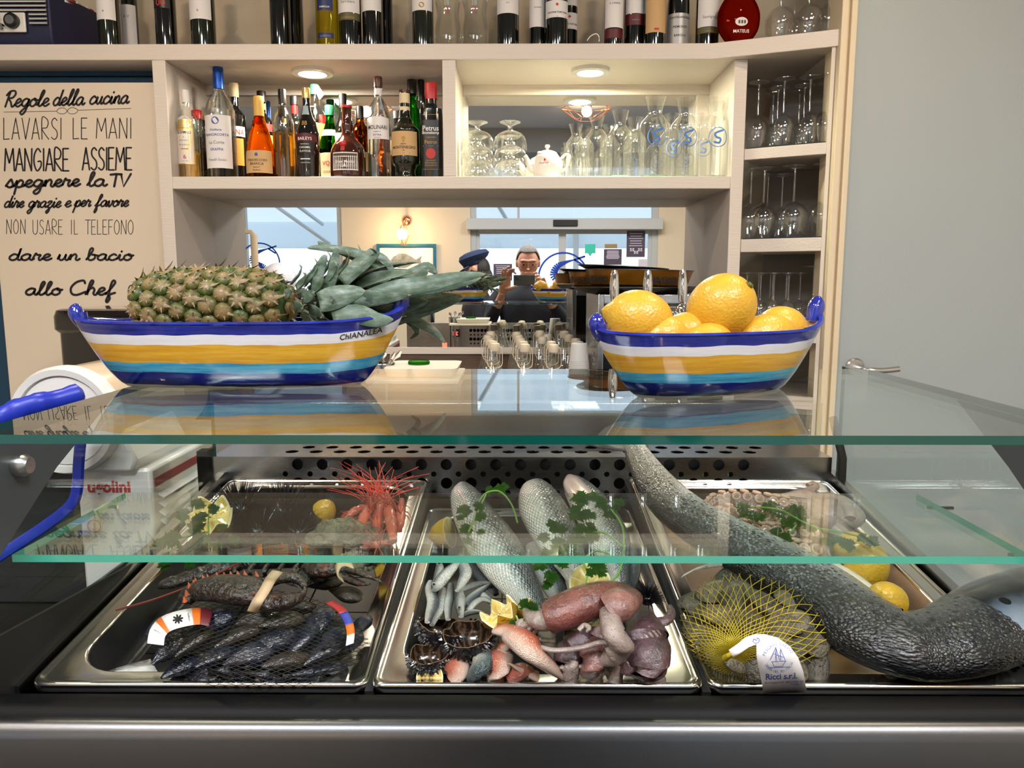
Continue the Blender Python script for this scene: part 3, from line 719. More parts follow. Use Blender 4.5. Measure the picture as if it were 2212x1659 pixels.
b2, pt2, wt2 = boat((.231, .903, GZ), .160, .062, .071, radians(22), 'short striped boat bowl heaped with lemons on the glass top', Lb=.62, horn=(.018, .026))
# hand-painted name near the stern of the long boat (its near side is a in .5..1 -> front)
mb = MB().mat(m_ink)
def on_hull(x, y):
    # find a on the near side with this x at height tt
    tt = .80+y/.078
    lx = .208*(.70+.30*tt**.72); s_ = max(-1, min(1, x/lx)); s_ = math.copysign(abs(s_)**(1/.9), s_)
    a = math.acos(s_)/(2*pi); p = pt1(a, tt, -.0006)
    return wt1(p)
put_text(mb, 'ChIANALEA', .0095, lambda x, y: on_hull(x*1.0+.152, y-.003+x*.06), bold=.012, shear=.2)
build_local(mb, 'painted_name', b1)
# lemons
m_lem = mat('lemon_peel', '#d8b038', .38, coat=.25, coatr=.2, vary=(18, '#c89426', .9)); q = NT(m_lem)
tcn = q.n('TexCoord'); v1 = q.n('TexVoronoi'); v1.inputs['Scale'].default_value = 320; q.l(tcn.outputs['Object'], v1.inputs['Vector'])
q.bump(v1.outputs['Distance'], .35, .0015)
m_calyx = mat('green_brown_calyx', '#6d6c33', .7); m_pith = mat('lemon_pith', '#efe5b8', .55); m_flesh = mat('lemon_flesh', '#e8c65c', .2, coat=.6, sss=.2, bump=(120, .4))
def lemon_mb(r, l, nub=1.0):
    mb = MB().mat(m_lem); k = 18; pr = []
    for i in range(k+1):
        t = i/k; a = pi*t; z = -cos(a)*l; rr = r*sin(a)**.92
        if t > .93: z += nub*.004*(t-.93)/.07
        pr.append((max(rr, .0004), z))
    pr = [(r_, z+(.003*nub if i >= k-1 else 0)) for i, (r_, z) in enumerate(pr)]
    mb.lathe(pr, n=30); return mb
def lemon(c, r, l, axis, label, group=None, calyx=True, cat='lemon', orange=False):
    t = thing('lemon', label, cat, tuple(c), group)
    z = Vector(axis).normalized(); M = z.to_track_quat('Z', 'Y').to_matrix()
    mb = lemon_mb(r, l); mb.v = [tuple(M @ Vector(p)) for p in mb.v]
    build(mb, 'peel', t, world=False)
    if calyx:
        mb = MB().mat(m_calyx).lathe([(.0004, -.0020), (.0022, -.0016), (.0030, .0006), (.0050, .0004), (.0052, -.0016)], (0, 0, -l-.0005), 10)
        mb.v = [tuple(M @ Vector(p)) for p in mb.v]; build(mb, 'calyx', t, world=False)
    return t
def PYv(px, py, Y): return tuple(PY(px, py, Y))
lemon(PYv(1381, 690, .895), .034, .0385, (-1, .25, .25), 'plump lemon resting at the near end of the short boat bowl, its calyx facing front', 'lemons in the boat bowl')
lemon(PYv(1558, 664, .925), .0385, .0425, (-.6, .45, -.62), 'tall lemon standing highest in the short boat bowl', 'lemons in the boat bowl')
lemon(PYv(1432, 728, .882), .025, .029, (1, .1, .1), 'lemon half sunk behind the rim below the plump lemon', 'lemons in the boat bowl', False)
lemon(PYv(1480, 722, .925), .026, .030, (-.7, .6, -.4), 'orange-tinged lemon behind, between the plump and the tall lemon', 'lemons in the boat bowl')
lemon(PYv(1533, 742, .890), .024, .028, (1, .2, .0), 'lemon just showing over the rim under the tall lemon', 'lemons in the boat bowl', False)
lemon(PYv(1655, 727, .922), .027, .038, (1, .3, .1), 'long lemon lying at the raised far end of the short boat bowl', 'lemons in the boat bowl', False)
lemon(PYv(1688, 712, .955), .029, .034, (.8, .5, -.1), 'deep orange-yellow lemon behind the long lemon', 'lemons in the boat bowl', False)
# pineapple
random.seed(5)
AX0 = Vector(PYv(296, 668, .985)); AX1 = Vector(PYv(650, 652, .990)); ax = (AX1-AX0); LP = ax.length; ax.normalize()
pine = thing('pineapple', 'whole pineapple lying in the long boat bowl with its leafy crown sticking out', 'pineapple', tuple((AX0+AX1)/2))
def prad(u): return .047*(max(.0, 1-abs(2*(u-.46))**3.2))**.42*(1-.08*u)
side1 = ax.cross(Vector((0, 0, 1))).normalized(); side2 = side1.cross(ax)
def psurf(u, a, e=0): 
    d = side1*cos(a)+side2*sin(a); return AX0+ax*(u*LP)+d*(prad(u)+e), d
m_pcore = mat('pineapple_skin', '#3a5418', .7, vary=(60, '#20330e', .9))
mb = MB().mat(m_pcore); mb.grid([[psurf(i/30, 2*pi*j/32, -.002)[0] for j in range(32)] for i in range(1, 30)], cv=True)
mb.cap([psurf(1/30, 2*pi*j/32, -.002)[0] for j in range(32)]); build(mb, 'core', pine)
m_eye = mat('pineapple_eye', '#8a7440', .55, coat=.15); q = NT(m_eye)
tc = q.n('TexCoord'); sp = q.n('SeparateXYZ'); q.l(tc.outputs['UV'], sp.inputs[0]); ob = q.noise(tc.outputs['Object'], 180, 5)
g = q.math('ADD', sp.outputs[0], q.math('MULTIPLY', q.math('SUBTRACT', ob, .5), .5))
oi = q.n('ObjectInfo')
cc = q.ramp(g, [(0, '#8f7c5c'), (.32, '#6c6240'), (.55, '#4d5a22'), (.8, '#27450f'), (1, '#16240a')])
q.l(q.mix(q.math('MULTIPLY', oi.outputs['Random'], .45), cc, '#8d6a3c'), q.b.inputs['Base Color']); q.bump(ob, .5)
m_bract = mat('dried_bract', '#a8977c', .8, vary=(160, '#5f4f38', .9))
mb = MB().mat(m_eye); rows = []
for k, (rr, zz) in enumerate(((.0005, .0052), (.004, .005), (.0085, .0036), (.0115, .001), (.0125, -.002))):
    rows.append([Vector((rr*cos(2*pi*j/6+pi/6)*1.05, rr*sin(2*pi*j/6+pi/6), zz)) for j in range(6)])
mb.grid(rows, cv=True, flip=False); fr0 = build(mb, 'fruitlet', pine, world=False, sharp=0)
mb = MB().mat(m_bract)
for an, ln, w_, lift in ((0, .019, .0075, .0080), (1.0, .0125, .005, .003), (-1.0, .0125, .005, .003), (2.2, .010, .0045, .002), (-2.2, .010, .0045, .002), (3.1, .008, .004, .002)):
    d = Vector((cos(an), sin(an), 0)); s_ = Vector((-sin(an), cos(an), 0)); pts = []
    n = 4; L_ = []; R_ = []
    for i in range(n+1):
        t = i/n; c_ = d*(ln*t) + Vector((0, 0, .0045+lift*t*t)); ww = w_*(1-t)**.8
        L_.append(c_+s_*ww*.5-Vector((0, 0, .0015*(1-t)))); R_.append(c_-s_*ww*.5-Vector((0, 0, .0015*(1-t))))
    Cn = [(a+b_)/2+Vector((0, 0, .0012*(1-i/n))) for i, (a, b_) in enumerate(zip(L_, R_))]
    mb.grid([L_, Cn, R_])
br0 = build(mb, 'bract', fr0, world=False)
# phyllotactic rows
first = True; rowsN = 11
for i in range(rowsN):
    u = .06+.89*i/(rowsN-1); r_ = prad(u); cnt = max(6, int(round(2*pi*r_/.0228)))
    cnt = 12 if r_ > .036 else cnt
    for j in range(cnt):
        a = 2*pi*(j+.5*(i % 2))/cnt + .06*i
        p, d = psurf(u, a); du = (psurf(min(u+.02, .99), a)[0]-psurf(max(u-.02, .01), a)[0]).normalized(); nz = d-du*d.dot(du); nz.normalize()
        M = Matrix((du, nz.cross(du), nz)).transposed().to_4x4()
        sc_ = (.80+.2*r_/.047)*random.uniform(.93, 1.07)
        if first: f_, b_ = fr0, br0; first = False
        else:
            f_ = fr0.copy(); C.objects.link(f_); b_ = br0.copy(); C.objects.link(b_); b_.parent = f_
        f_.matrix_local = Matrix.Translation(p-WORLD[pine.name]) @ M @ Matrix.Diagonal((sc_, sc_, sc_, 1))
        b_.rotation_euler = (random.uniform(-.2, .2), random.uniform(-.25, .15), random.uniform(-.35, .35)); b_.scale = (random.uniform(.8, 1.15),)*3
m_leaf = mat('pineapple_leaf', '#6f8a78', .5, coat=.1); q = NT(m_leaf)
tc = q.n('TexCoord'); nz = q.noise(q.map(tc.outputs['Object'], (40, 90, 90)), 1, 6, .65); sp = q.n('SeparateXYZ'); q.l(tc.outputs['UV'], sp.inputs[0])
c0 = q.ramp(nz, [(.3, '#34482e'), (.5, '#566c5c'), (.68, '#87978f')]); tip = q.ramp(sp.outputs[0], [(0, '#4d6b4f'), (.1, '#000000')])
q.l(q.mix(q.math('MULTIPLY', q.math('GREATER_THAN', sp.outputs[0], .955), .8), c0, '#8f7d55'), q.b.inputs['Base Color'])
q.bump(q.noise(q.map(tc.outputs['UV'], (1, 60, 1)), 1, 2), .15)
def leaf_mb(pts, wmax, nrm, fold=.35, m=None, wprof=None):
    pts = [Vector(p) for p in pts]; k = len(pts); L_, Cc, R_ = [], [], []
    for i, p in enumerate(pts):
        t = i/(k-1); tg = (pts[min(i+1, k-1)]-pts[max(i-1, 0)]).normalized(); nn = Vector(nrm); s_ = tg.cross(nn)
        if s_.length < 1e-4: s_ = tg.cross(Vector((0, 0, 1)))
        s_.normalize(); n2 = s_.cross(tg)
        ww = wmax*(wprof(t) if wprof else (min(1, .72+1.6*t) * (1-t**1.8)**.9))*.5+.0002
        L_.append(p+s_*ww+n2*ww*fold); Cc.append(p); R_.append(p-s_*ww+n2*ww*fold)
    return MB().mat(m or m_leaf).grid([[a, b_, c_] for a, b_, c_ in zip(L_, Cc, R_)])
cax = (Vector(PYv(900, 628, 1.0))-AX1).normalized(); s1 = cax.cross(Vector((0, 0, 1))).normalized(); s2 = s1.cross(cax)
NL = 112
for i in range(NL):
    t = i/NL; a = i*2.39996+.4; d = s1*cos(a)+s2*sin(a)
    base = AX1 - cax*.012 + cax*(.135*t**.9) + d*(.024*(1-t*.72))
    ln = .030+.085*t**.7+(.05 if t > .6 else 0)*random.random(); sp_ = radians(62-44*t+random.uniform(-6, 6))
    if d.z < -.4: ln *= .8
    pts = []; n = 8
    for k in range(n+1):
        q_ = k/n; curl = sp_*(1-.9*q_*.55) + (radians(40)*q_**2 if t < .5 else 0)
        pts.append(base + cax*(ln*q_*cos(curl)) + d*(ln*q_*sin(curl)*.72))
    if (pts[-1].y < .958 and pts[-1].x > -.215) or pts[-1].x > -.125: continue
    wd = .014+.011*min(1, t*1.5)
    build(leaf_mb(pts, wd, d, .4, wprof=lambda x: min(1, .8+.8*x)*(1-x**2.2)**.8), 'leaf', pine, sharp=0, solid=.0009)
for pts, wd, Y in (
    ([(820, 610), (800, 575), (750, 548), (700, 530), (686, 521)], .013, 1.0), ([(838, 590), (790, 555), (735, 540), (690, 535), (664, 536)], .014, .99),
    ([(770, 575), (800, 552), (830, 560), (850, 590), (856, 596)], .012, .985), ([(700, 640), (718, 600), (724, 560), (728, 530)], .017, .965),
    ([(680, 640), (690, 590), (700, 560), (706, 552)], .015, .97), ([(740, 610), (770, 580), (795, 560), (812, 542), (800, 552)], .024, .96),
    ([(760, 660), (840, 630), (920, 615), (990, 600), (1050, 592)], .028, .97), ([(800, 650), (870, 610), (905, 590), (925, 578), (945, 592)], .026, .99), ([(830, 640), (900, 622), (960, 612), (1000, 608), (1040, 600)], .030, 1.0), ([(860, 668), (910, 655), (960, 648), (1004, 642)], .030, 1.02),
    ([(820, 700), (880, 675), (940, 660), (1006, 640)], .032, 1.02), ([(860, 672), (890, 690), (920, 705), (945, 722), (962, 742)], .016, 1.03),
    ([(780, 690), (850, 670), (900, 655), (925, 650)], .026, 1.01), ([(700, 680), (760, 660), (820, 640), (880, 628)], .032, .985),
    ([(720, 690), (770, 680), (815, 692), (850, 690)], .030, .945), ([(690, 655), (740, 640), (790, 628)], .036, .95),
    ([(875, 690), (895, 705), (900, 720), (885, 732)], .010, 1.04)):
    P = [PY(x, y, Y) for x, y in crom(pts, 4)]
    build(leaf_mb(P, wd*.88, (0, -1, .25), .3, wprof=lambda x: min(1, .75+.8*x)*(1-x**2.4)**.8), 'leaf', pine, sharp=0, solid=.0009)
# ================================================================ poster with hand-lettered kitchen rules
CUR = {
'a': (1.2, [[(.95,.85),(.55,1),(.12,.65),(.1,.2),(.45,0),(.8,.3),(.95,.9),(.9,.3),(1.1,.03),(1.35,.25)]]),
'b': (1.15, [[(0,.1),(.35,.9),(.58,1.75),(.42,2.0),(.24,1.6),(.2,.3),(.5,0),(.88,.3),(.85,.85),(.55,.9)],[(.85,.85),(1.2,.75)]]),
'c': (.95, [[(.85,.8),(.55,1),(.15,.65),(.12,.2),(.5,0),(1.0,.3)]]),
'd': (1.2, [[(.9,.8),(.5,1),(.12,.6),(.12,.2),(.45,0),(.85,.4),(1.1,2.0),(.92,.3),(1.12,.03),(1.35,.25)]]),
'e': (.9, [[(0,.3),(.5,.5),(.75,.8),(.5,1),(.2,.75),(.15,.25),(.5,0),(.95,.3)]]),
'f': (.95, [[(0,.1),(.4,.8),(.8,1.7),(.6,2.0),(.42,1.5),(.3,0),(.15,-.8),(.3,-1.),(.48,-.5),(.4,0),(.95,.3)]]),
'g': (1.1, [[(.9,.85),(.5,1),(.12,.65),(.15,.2),(.5,.05),(.85,.5),(.95,.95),(.8,-.5),(.45,-1),(.15,-.75),(.5,-.3),(1.2,.25)]]),
'h': (1.15, [[(0,.1),(.35,.9),(.62,1.8),(.45,2),(.28,1.5),(.15,0),(.3,.7),(.65,1),(.85,.7),(.8,.2),(1,0),(1.25,.25)]]),
'i': (.65, [[(0,.2),(.3,.95),(.25,.3),(.42,0),(.7,.25)],[(.38,1.4),(.42,1.5)]]),
'l': (.7, [[(0,.15),(.35,.9),(.62,1.8),(.45,2),(.28,1.5),(.22,.3),(.42,0),(.75,.25)]]),
'n': (1.15, [[(0,.2),(.25,.95),(.2,0),(.3,.6),(.65,1),(.85,.7),(.8,.2),(1,0),(1.25,.25)]]),
'o': (1.05, [[(.6,1),(.15,.7),(.15,.2),(.5,0),(.85,.3),(.85,.8),(.55,1),(.68,.75),(1.1,.8)]]),
'p': (1.1, [[(0,.2),(.3,.95),(.1,-1)],[(.25,.5),(.6,1),(.9,.75),(.8,.15),(.45,0),(.25,.2)],[(.8,.1),(1.15,.25)]]),
'r': (.95, [[(0,.2),(.25,1.1),(.4,.88),(.75,.85),(.6,.4),(.7,0),(1,.25)]]),
's': (.9, [[(0,.2),(.45,1.1),(.6,.9),(.75,.3),(.45,0),(.15,.15)],[(.6,.05),(.95,.25)]]),
'u': (1.15, [[(0,.2),(.2,.95),(.15,.3),(.4,0),(.7,.3),(.85,.95),(.8,.3),(1,0),(1.25,.25)]]),
'v': (1.0, [[(0,.2),(.2,.95),(.35,.1),(.55,0),(.8,.5),(.8,.95),(1.05,.8)]]),
'z': (.95, [[(.1,.75),(.3,1),(.75,.95),(.15,.1),(.5,0),(.65,-.5),(.4,-.95),(.2,-.7),(.5,-.3),(1,.2)]]),
'R': (1.4, [[(.45,2),(.3,1),(.2,0)],[(.02,1.45),(.4,1.95),(1.,2.),(1.2,1.6),(.9,1.15),(.4,1.05),(.8,.6),(1.1,0),(1.45,.25)]]),
'C': (1.7, [[(1.5,1.6),(1.3,2),(.6,1.75),(.15,1),(.3,.2),(.85,0),(1.7,.45)]]),
'T': (1.3, [[(.0,1.9),(.7,2.0),(1.4,1.95)],[(.75,1.95),(.6,0)]]), 'V': (1.2, [[(.0,2.),(.45,0),(1.2,2.05)]]), ' ': (.75, [])}
CAP = {
'L': (.38, [[(0,1),(0,0),(.34,.02)]]), 'A': (.5, [[(0,0),(.23,1),(.46,0)],[(.07,.3),(.38,.3)]]), 'V': (.48, [[(0,1),(.22,0),(.46,1)]]),
'R': (.45, [[(0,0),(0,1),(.28,.97),(.38,.78),(.28,.55),(0,.48),(.42,0)]]), 'S': (.42, [[(.36,.88),(.2,1),(.04,.85),(.08,.62),(.32,.4),(.36,.15),(.2,0),(0,.1)]]),
'I': (.12, [[(.05,0),(.05,1)]]), 'E': (.4, [[(.34,1),(0,1),(0,0),(.36,0)],[(0,.52),(.28,.52)]]), 'M': (.62, [[(0,0),(.06,1),(.29,.35),(.52,1),(.6,0)]]),
'N': (.5, [[(0,0),(.02,1),(.42,0),(.44,1)]]), 'G': (.5, [[(.42,.85),(.25,1),(.05,.75),(.02,.35),(.2,0),(.44,.2),(.44,.42),(.26,.42)]]),
'U': (.48, [[(0,1),(.02,.2),(.2,0),(.4,.2),(.42,1)]]), 'T': (.46, [[(0,1),(.46,1)],[(.23,1),(.23,0)]]), 'F': (.38, [[(.34,1),(0,1),(0,0)],[(0,.52),(.28,.52)]]),
'O': (.5, [[(.22,1),(.03,.75),(.03,.25),(.22,0),(.42,.25),(.42,.75),(.22,1)]]), ' ': (.42, [])}
SOFT = set('RSGUO')
def write(mb, s, x0, x1, yb, h, wd, font, fn, gap=0.0, slant=0, rise=0, taper=False):
    tot = sum(font[c][0]+gap for c in s)-gap; k = (x1-x0)/tot; x = 0
    for c in s:
        w_, st = font[c]
        for p in st:
            pts = [(x0+(x+a)*k+b_*h*slant, b_*h) for a, b_ in p]
            if font is CUR and len(pts) > 2 and c not in 'TV' or (font is CAP and c in SOFT and len(pts) > 4): pts = crom(pts, 5)
            pts = [(a, yb-b_-rise*(a-x0)) for a, b_ in pts]
            if font is CAP and c not in SOFT:
                for i in range(len(pts)-1): ribbon(mb, [pts[i], pts[i+1]], wd, fn)
            else: ribbon(mb, pts, wd, fn)
        x += w_+gap
YP = 2.40
xl = PY(12, 750, YP).x; xr = XA-.004; zt_ = PY(150, 178, YP).z
post = thing('poster_board', 'tall cream board lettered with kitchen rules in black script', 'poster', ((xl+xr)/2, YP+.01, 1.0))
m_board = mat('cream_board', '#dfd2c0', .45, coat=.1)
build(MB().mat(m_board).box((xl, YP, 1.0), (xr, YP+.02, zt_)), 'board', post, bev=.003)
fp = lambda x, y: PY(x, y, YP-.0008)
mb = MB().mat(m_ink)
write(mb, 'Regole', 8, 104, 231, 17, 4.2, CUR, fp, slant=.25, rise=.02)
write(mb, 'della', 113, 180, 228, 17, 4.2, CUR, fp, slant=.25, rise=.02)
write(mb, 'cucina', 192, 276, 225, 17, 4.2, CUR, fp, slant=.25, rise=.02)
ribbon(mb, [(8, 242), (122, 240)], .9, fp); ribbon(mb, [(168, 238), (283, 234)], .9, fp)
ribbon(mb, crom([(122, 240), (128, 234), (140, 234), (150, 245), (162, 245), (168, 238), (160, 233), (150, 234), (140, 245), (128, 245), (122, 240)], 5), 1.0, fp)
write(mb, 'LAVARSI', 8, 134, 301, 46, 1.9, CAP, fp, .12); write(mb, 'LE', 158, 190, 300, 45, 1.9, CAP, fp, .12); write(mb, 'MANI', 208, 285, 299, 44, 1.9, CAP, fp, .10)
write(mb, 'MANGIARE', 10, 150, 369, 48, 3.4, CAP, fp, .06); write(mb, 'ASSIEME', 178, 286, 367, 48, 3.4, CAP, fp, .06)
write(mb, 'spegnere', 12, 172, 405, 15, 5.0, CUR, fp, slant=.12, rise=.02); write(mb, 'la', 188, 228, 402, 15, 5.0, CUR, fp, slant=.12)
write(mb, 'TV', 236, 280, 403, 13.5, 5.0, CUR, fp, slant=.1)
write(mb, 'dire', 8, 50, 448, 13, 3.8, CUR, fp, slant=.3); write(mb, 'grazie', 60, 130, 448, 13, 3.8, CUR, fp, slant=.3); write(mb, 'e', 139, 152, 447, 13, 3.8, CUR, fp, slant=.3)
write(mb, 'per', 160, 195, 446, 13, 3.8, CUR, fp, slant=.3); write(mb, 'favore', 205, 276, 446, 13, 3.8, CUR, fp, slant=.3)
write(mb, 'NON', 14, 56, 505, 31, 1.3, CAP, fp, .14); write(mb, 'USARE', 71, 136, 506, 31, 1.3, CAP, fp, .12); write(mb, 'IL', 153, 169, 506, 31, 1.3, CAP, fp, .2); write(mb, 'TELEFONO', 184, 289, 506, 31, 1.3, CAP, fp, .1)
write(mb, 'dare', 18, 110, 562, 13, 4.6, CUR, fp, slant=.15); write(mb, 'un', 124, 170, 562, 13, 4.6, CUR, fp, slant=.15); write(mb, 'bacio', 186, 286, 562, 13, 4.6, CUR, fp, slant=.15)
write(mb, 'allo', 54, 132, 637, 14, 5.0, CUR, fp, slant=.15); write(mb, 'Chef', 148, 248, 637, 15.5, 5.0, CUR, fp, slant=.15)
ribbon(mb, crom([(286, 658), (284, 640), (277, 632), (280, 618), (292, 615), (300, 608), (314, 609), (322, 618), (322, 634), (318, 645), (318, 660), (300, 662), (286, 658)], 5), 2.2, fp)
ribbon(mb, crom([(284, 642), (290, 636)], 3), 1.6, fp)
build(mb, 'lettering', post, smooth=False)
zf = PY(150, 150, 2.5).z
bf = thing('blue_frame', 'petrol blue moulded frame behind the kitchen rules board', 'frame', ((xl+xr)/2, 2.5, 1.0))
for i in range(3): build(MB().mat(m_blue).box((-1.75, 2.47-.012*i, zf-.028*(i+1)), (xr, 2.55, zf-.028*i-.004)), 'moulding', bf, bev=.003)
build(MB().mat(m_blue).box((-1.75, 2.50, 1.0), (xr, 2.56, zf-.08)), 'panel', bf)
# ---------------------------------------------------------------- radio
m_rad = mat('navy_vinyl', '#1c2046', .5, bump=(300, .2)); m_chr2 = m_chrome
zb = ZT1
rp0, rp1 = PY(-60, 88, 2.37), PY(112, 85, 2.37)
rad_ = thing('retro_radio', 'navy retro radio with chrome grille slats and white control panel', 'radio', ((rp0.x+rp1.x)/2, 2.4, zb))
xR = PY(112, 80, 2.37).x; xR2 = PY(213, 80, 2.58).x
body = [(rp0.x, 2.37), (xR, 2.37), (xR2, 2.60), (rp0.x, 2.62)]
pr_ = []
for z, e in ((0, .012), (.012, .002), (.05, 0), (.13, 0), (.15, .006), (.16, .018)): pr_.append([Vector((x+(e if x < -1.3 and 0 else 0), y+(e if y < 2.45 else -e*.5), zb+.001+z)) for x, y in body])
mb = MB().mat(m_rad); mb.grid(pr_, cv=True); mb.cap(pr_[0]); mb.cap(pr_[-1], True); build(mb, 'cabinet', rad_, bev=.004)
for i in range(6):
    z = PY(70, 2+i*9.4, 2.36).z; xx = PY(8 if i > 2 else -40, 0, 2.36).x
    a = PY((60 if i > 2 else -40), 5, 2.36).x; build(MB().mat(m_chrome).sweep([(a, 2.362, z), (xR-.006, 2.362, z)], .0042, n=8), 'grille_slat', rad_)
pc = PY(14, 45, 2.362); pn = MB().mat(m_white)
q0, q1 = PY(-50, 70, 2.362), PY(54, 27, 2.362)
cp = build(pn.box((q0.x, 2.358, q0.z), (q1.x, 2.366, q1.z)), 'control_panel', rad_, bev=.003)
for (x, y, r) in ((28, 46, .021), (6, 58, .0085), (-5, 40, .012)):
    c = PY(x, y, 2.358); build(MB().mat(m_black if r > .02 else m_chrome).lathe([(.0004, .016), (r*.86, .015), (r, .012), (r, 0)], tuple(c), 22, M=Matrix.Rotation(pi/2, 3, 'X')), 'knob', cp)
    if r > .02: build(MB().mat(m_chrome).lathe([(.0004, .0185), (r*.6, .018), (r*.64, .015)], tuple(c), 22, M=Matrix.Rotation(pi/2, 3, 'X')), 'knob_face', cp)
m_flagr = mat('flag_red', '#b3262c', .6)
def on_side(t, z): a = Vector((xR, 2.37, 0)); b_ = Vector((xR2, 2.60, 0)); p = a.lerp(b_, t); return (p.x-.0-.001, p.y-.002, zb+z)
for t0, t1, m in ((.30, .40, m_white), (.40, .52, m_flagr), (.52, .60, m_white), (.72, .80, m_white), (.80, .88, m_flagr)):
    build(MB().mat(m).add([on_side(t0, .12), on_side(t1, .10), on_side(t1, .165), on_side(t0, .165)], [(0, 1, 2, 3)]), 'flag_band', rad_, solid=.001)
# ---------------------------------------------------------------- bottles
m_clear = glass_sheet('thin_clear_glass', (.94, .96, .94), 2.2); m_solid = real_glass('filled_clear_glass', (.96, .98, .97))
m_blk = mat('black_glass', '#0b0c0b', .06, coat=1); m_grn = real_glass('green_glass', (.10, .42, .08)); m_dkg = mat('dark_green_glass', '#141a0c', .06, coat=1)
m_amb = real_glass('amber_liquor', (.80, .36, .07)); m_brn = mat('brown_glass', '#3c1408', .06, coat=1); m_gold = mat('gold_foil', (.85, .62, .25), .3, .8)
m_goldl = real_glass('golden_liquor', (.93, .70, .22)); m_pale = real_glass('pale_liquor', (.95, .86, .45)); m_rose = real_glass('rose_wine', (.62, .10, .05)); m_yg = real_glass('yellow_green_wine', (.78, .72, .2))
m_blueF = mat('blue_foil', '#1c4fb0', .3, .5); m_redF = mat('red_capsule', '#c01f22', .35); m_blkF = mat('black_capsule', '#131313', .35); m_crm = mat('cream_paper', '#e6d6ae', .6); m_whp = mat('white_paper', '#e8e6e8', .6)
m_org = mat('orange_paper', '#dc8a2c', .6); m_brnp = mat('brown_paper', '#4b3a2a', .6); m_silv = mat('silver_paper', '#a9aaac', .4, .4); m_blup = mat('blue_paper', '#1d2a66', .5); m_redp = mat('red_paper', '#b02a2c', .6); m_tanp = mat('tan_paper', '#cda877', .65)
m_grnF = mat('green_capsule', '#1f6b46', .35); m_brwF = mat('brown_capsule', '#4b2a24', .35); m_yelF = mat('yellow_capsule', '#e0b45a', .4); m_grp = mat('grey_stamp', '#9db4bd', .6); m_mar = mat('maroon_paper', '#5a1420', .5); m_olv = mat('olive_paper', '#5b5a35', .5)
INK = {'k': m_ink, 'r': mat('red_print', '#c23a32', .6), 'b': mat('blue_print', '#3f56a8', .6), 'w': mat('white_print', '#efefec', .6), 'g': mat('gold_print', '#b58d3a', .5), 'n': mat('brown_print', '#54402a', .6), 's': mat('grey_print', '#8a8f92', .6), 'o': mat('orange_print', '#d4702a', .6)}
PRF = {
 'bord': [(.0, .0), (.92, 0), (1, .012), (1, .62), (.97, .66), (.75, .71), (.45, .745), (.37, .78), (.36, .93), (.40, .935), (.40, 1)],
 'burg': [(.0, .0), (.92, 0), (1, .012), (1, .48), (.95, .56), (.72, .66), (.45, .76), (.37, .83), (.36, .94), (.41, .945), (.41, 1)],
 'liq': [(.0, .0), (.92, 0), (1, .015), (1, .55), (.96, .63), (.75, .71), (.42, .78), (.34, .82), (.33, .98), (.33, 1)],
 'cogn': [(.0, .0), (.9, 0), (1, .02), (1, .25), (.92, .38), (.72, .54), (.5, .66), (.37, .74), (.33, .8), (.33, 1)],
 'cream': [(.0, .0), (.80, 0), (.86, .015), (.92, .15), (1, .42), (.98, .50), (.8, .60), (.5, .69), (.34, .77), (.30, .84), (.30, 1)],
 'squat': [(.0, .0), (.9, 0), (1, .03), (1.0, .2), (.97, .36), (.8, .47), (.5, .55), (.36, .60), (.30, .66), (.34, .74), (.27, .80), (.27, 1)],
 'mont': [(.0, .0), (.72, 0), (.75, .03), (.66, .08), (.8, .14), (1, .20), (1, .50), (.96, .56), (.6, .62), (.48, .68), (.38, .72), (.36, .98), (.36, 1)],
 'square': [(.0, .0), (.95, 0), (1, .01), (1, .66), (.92, .70), (.62, .74), (.52, .78), (.5, .80), (.5, 1)],
 'waist': [(.0, .0), (.85, 0), (.95, .02), (1, .2), (.9, .30), (.84, .38), (.92, .46), (1, .53), (1, .58), (.8, .70), (.5, .8), (.45, 1)],
 'spark': [(.0, .0), (.92, 0), (1, .015), (1, .40), (.95, .5), (.78, .62), (.5, .76), (.38, .86), (.38, 1)]}
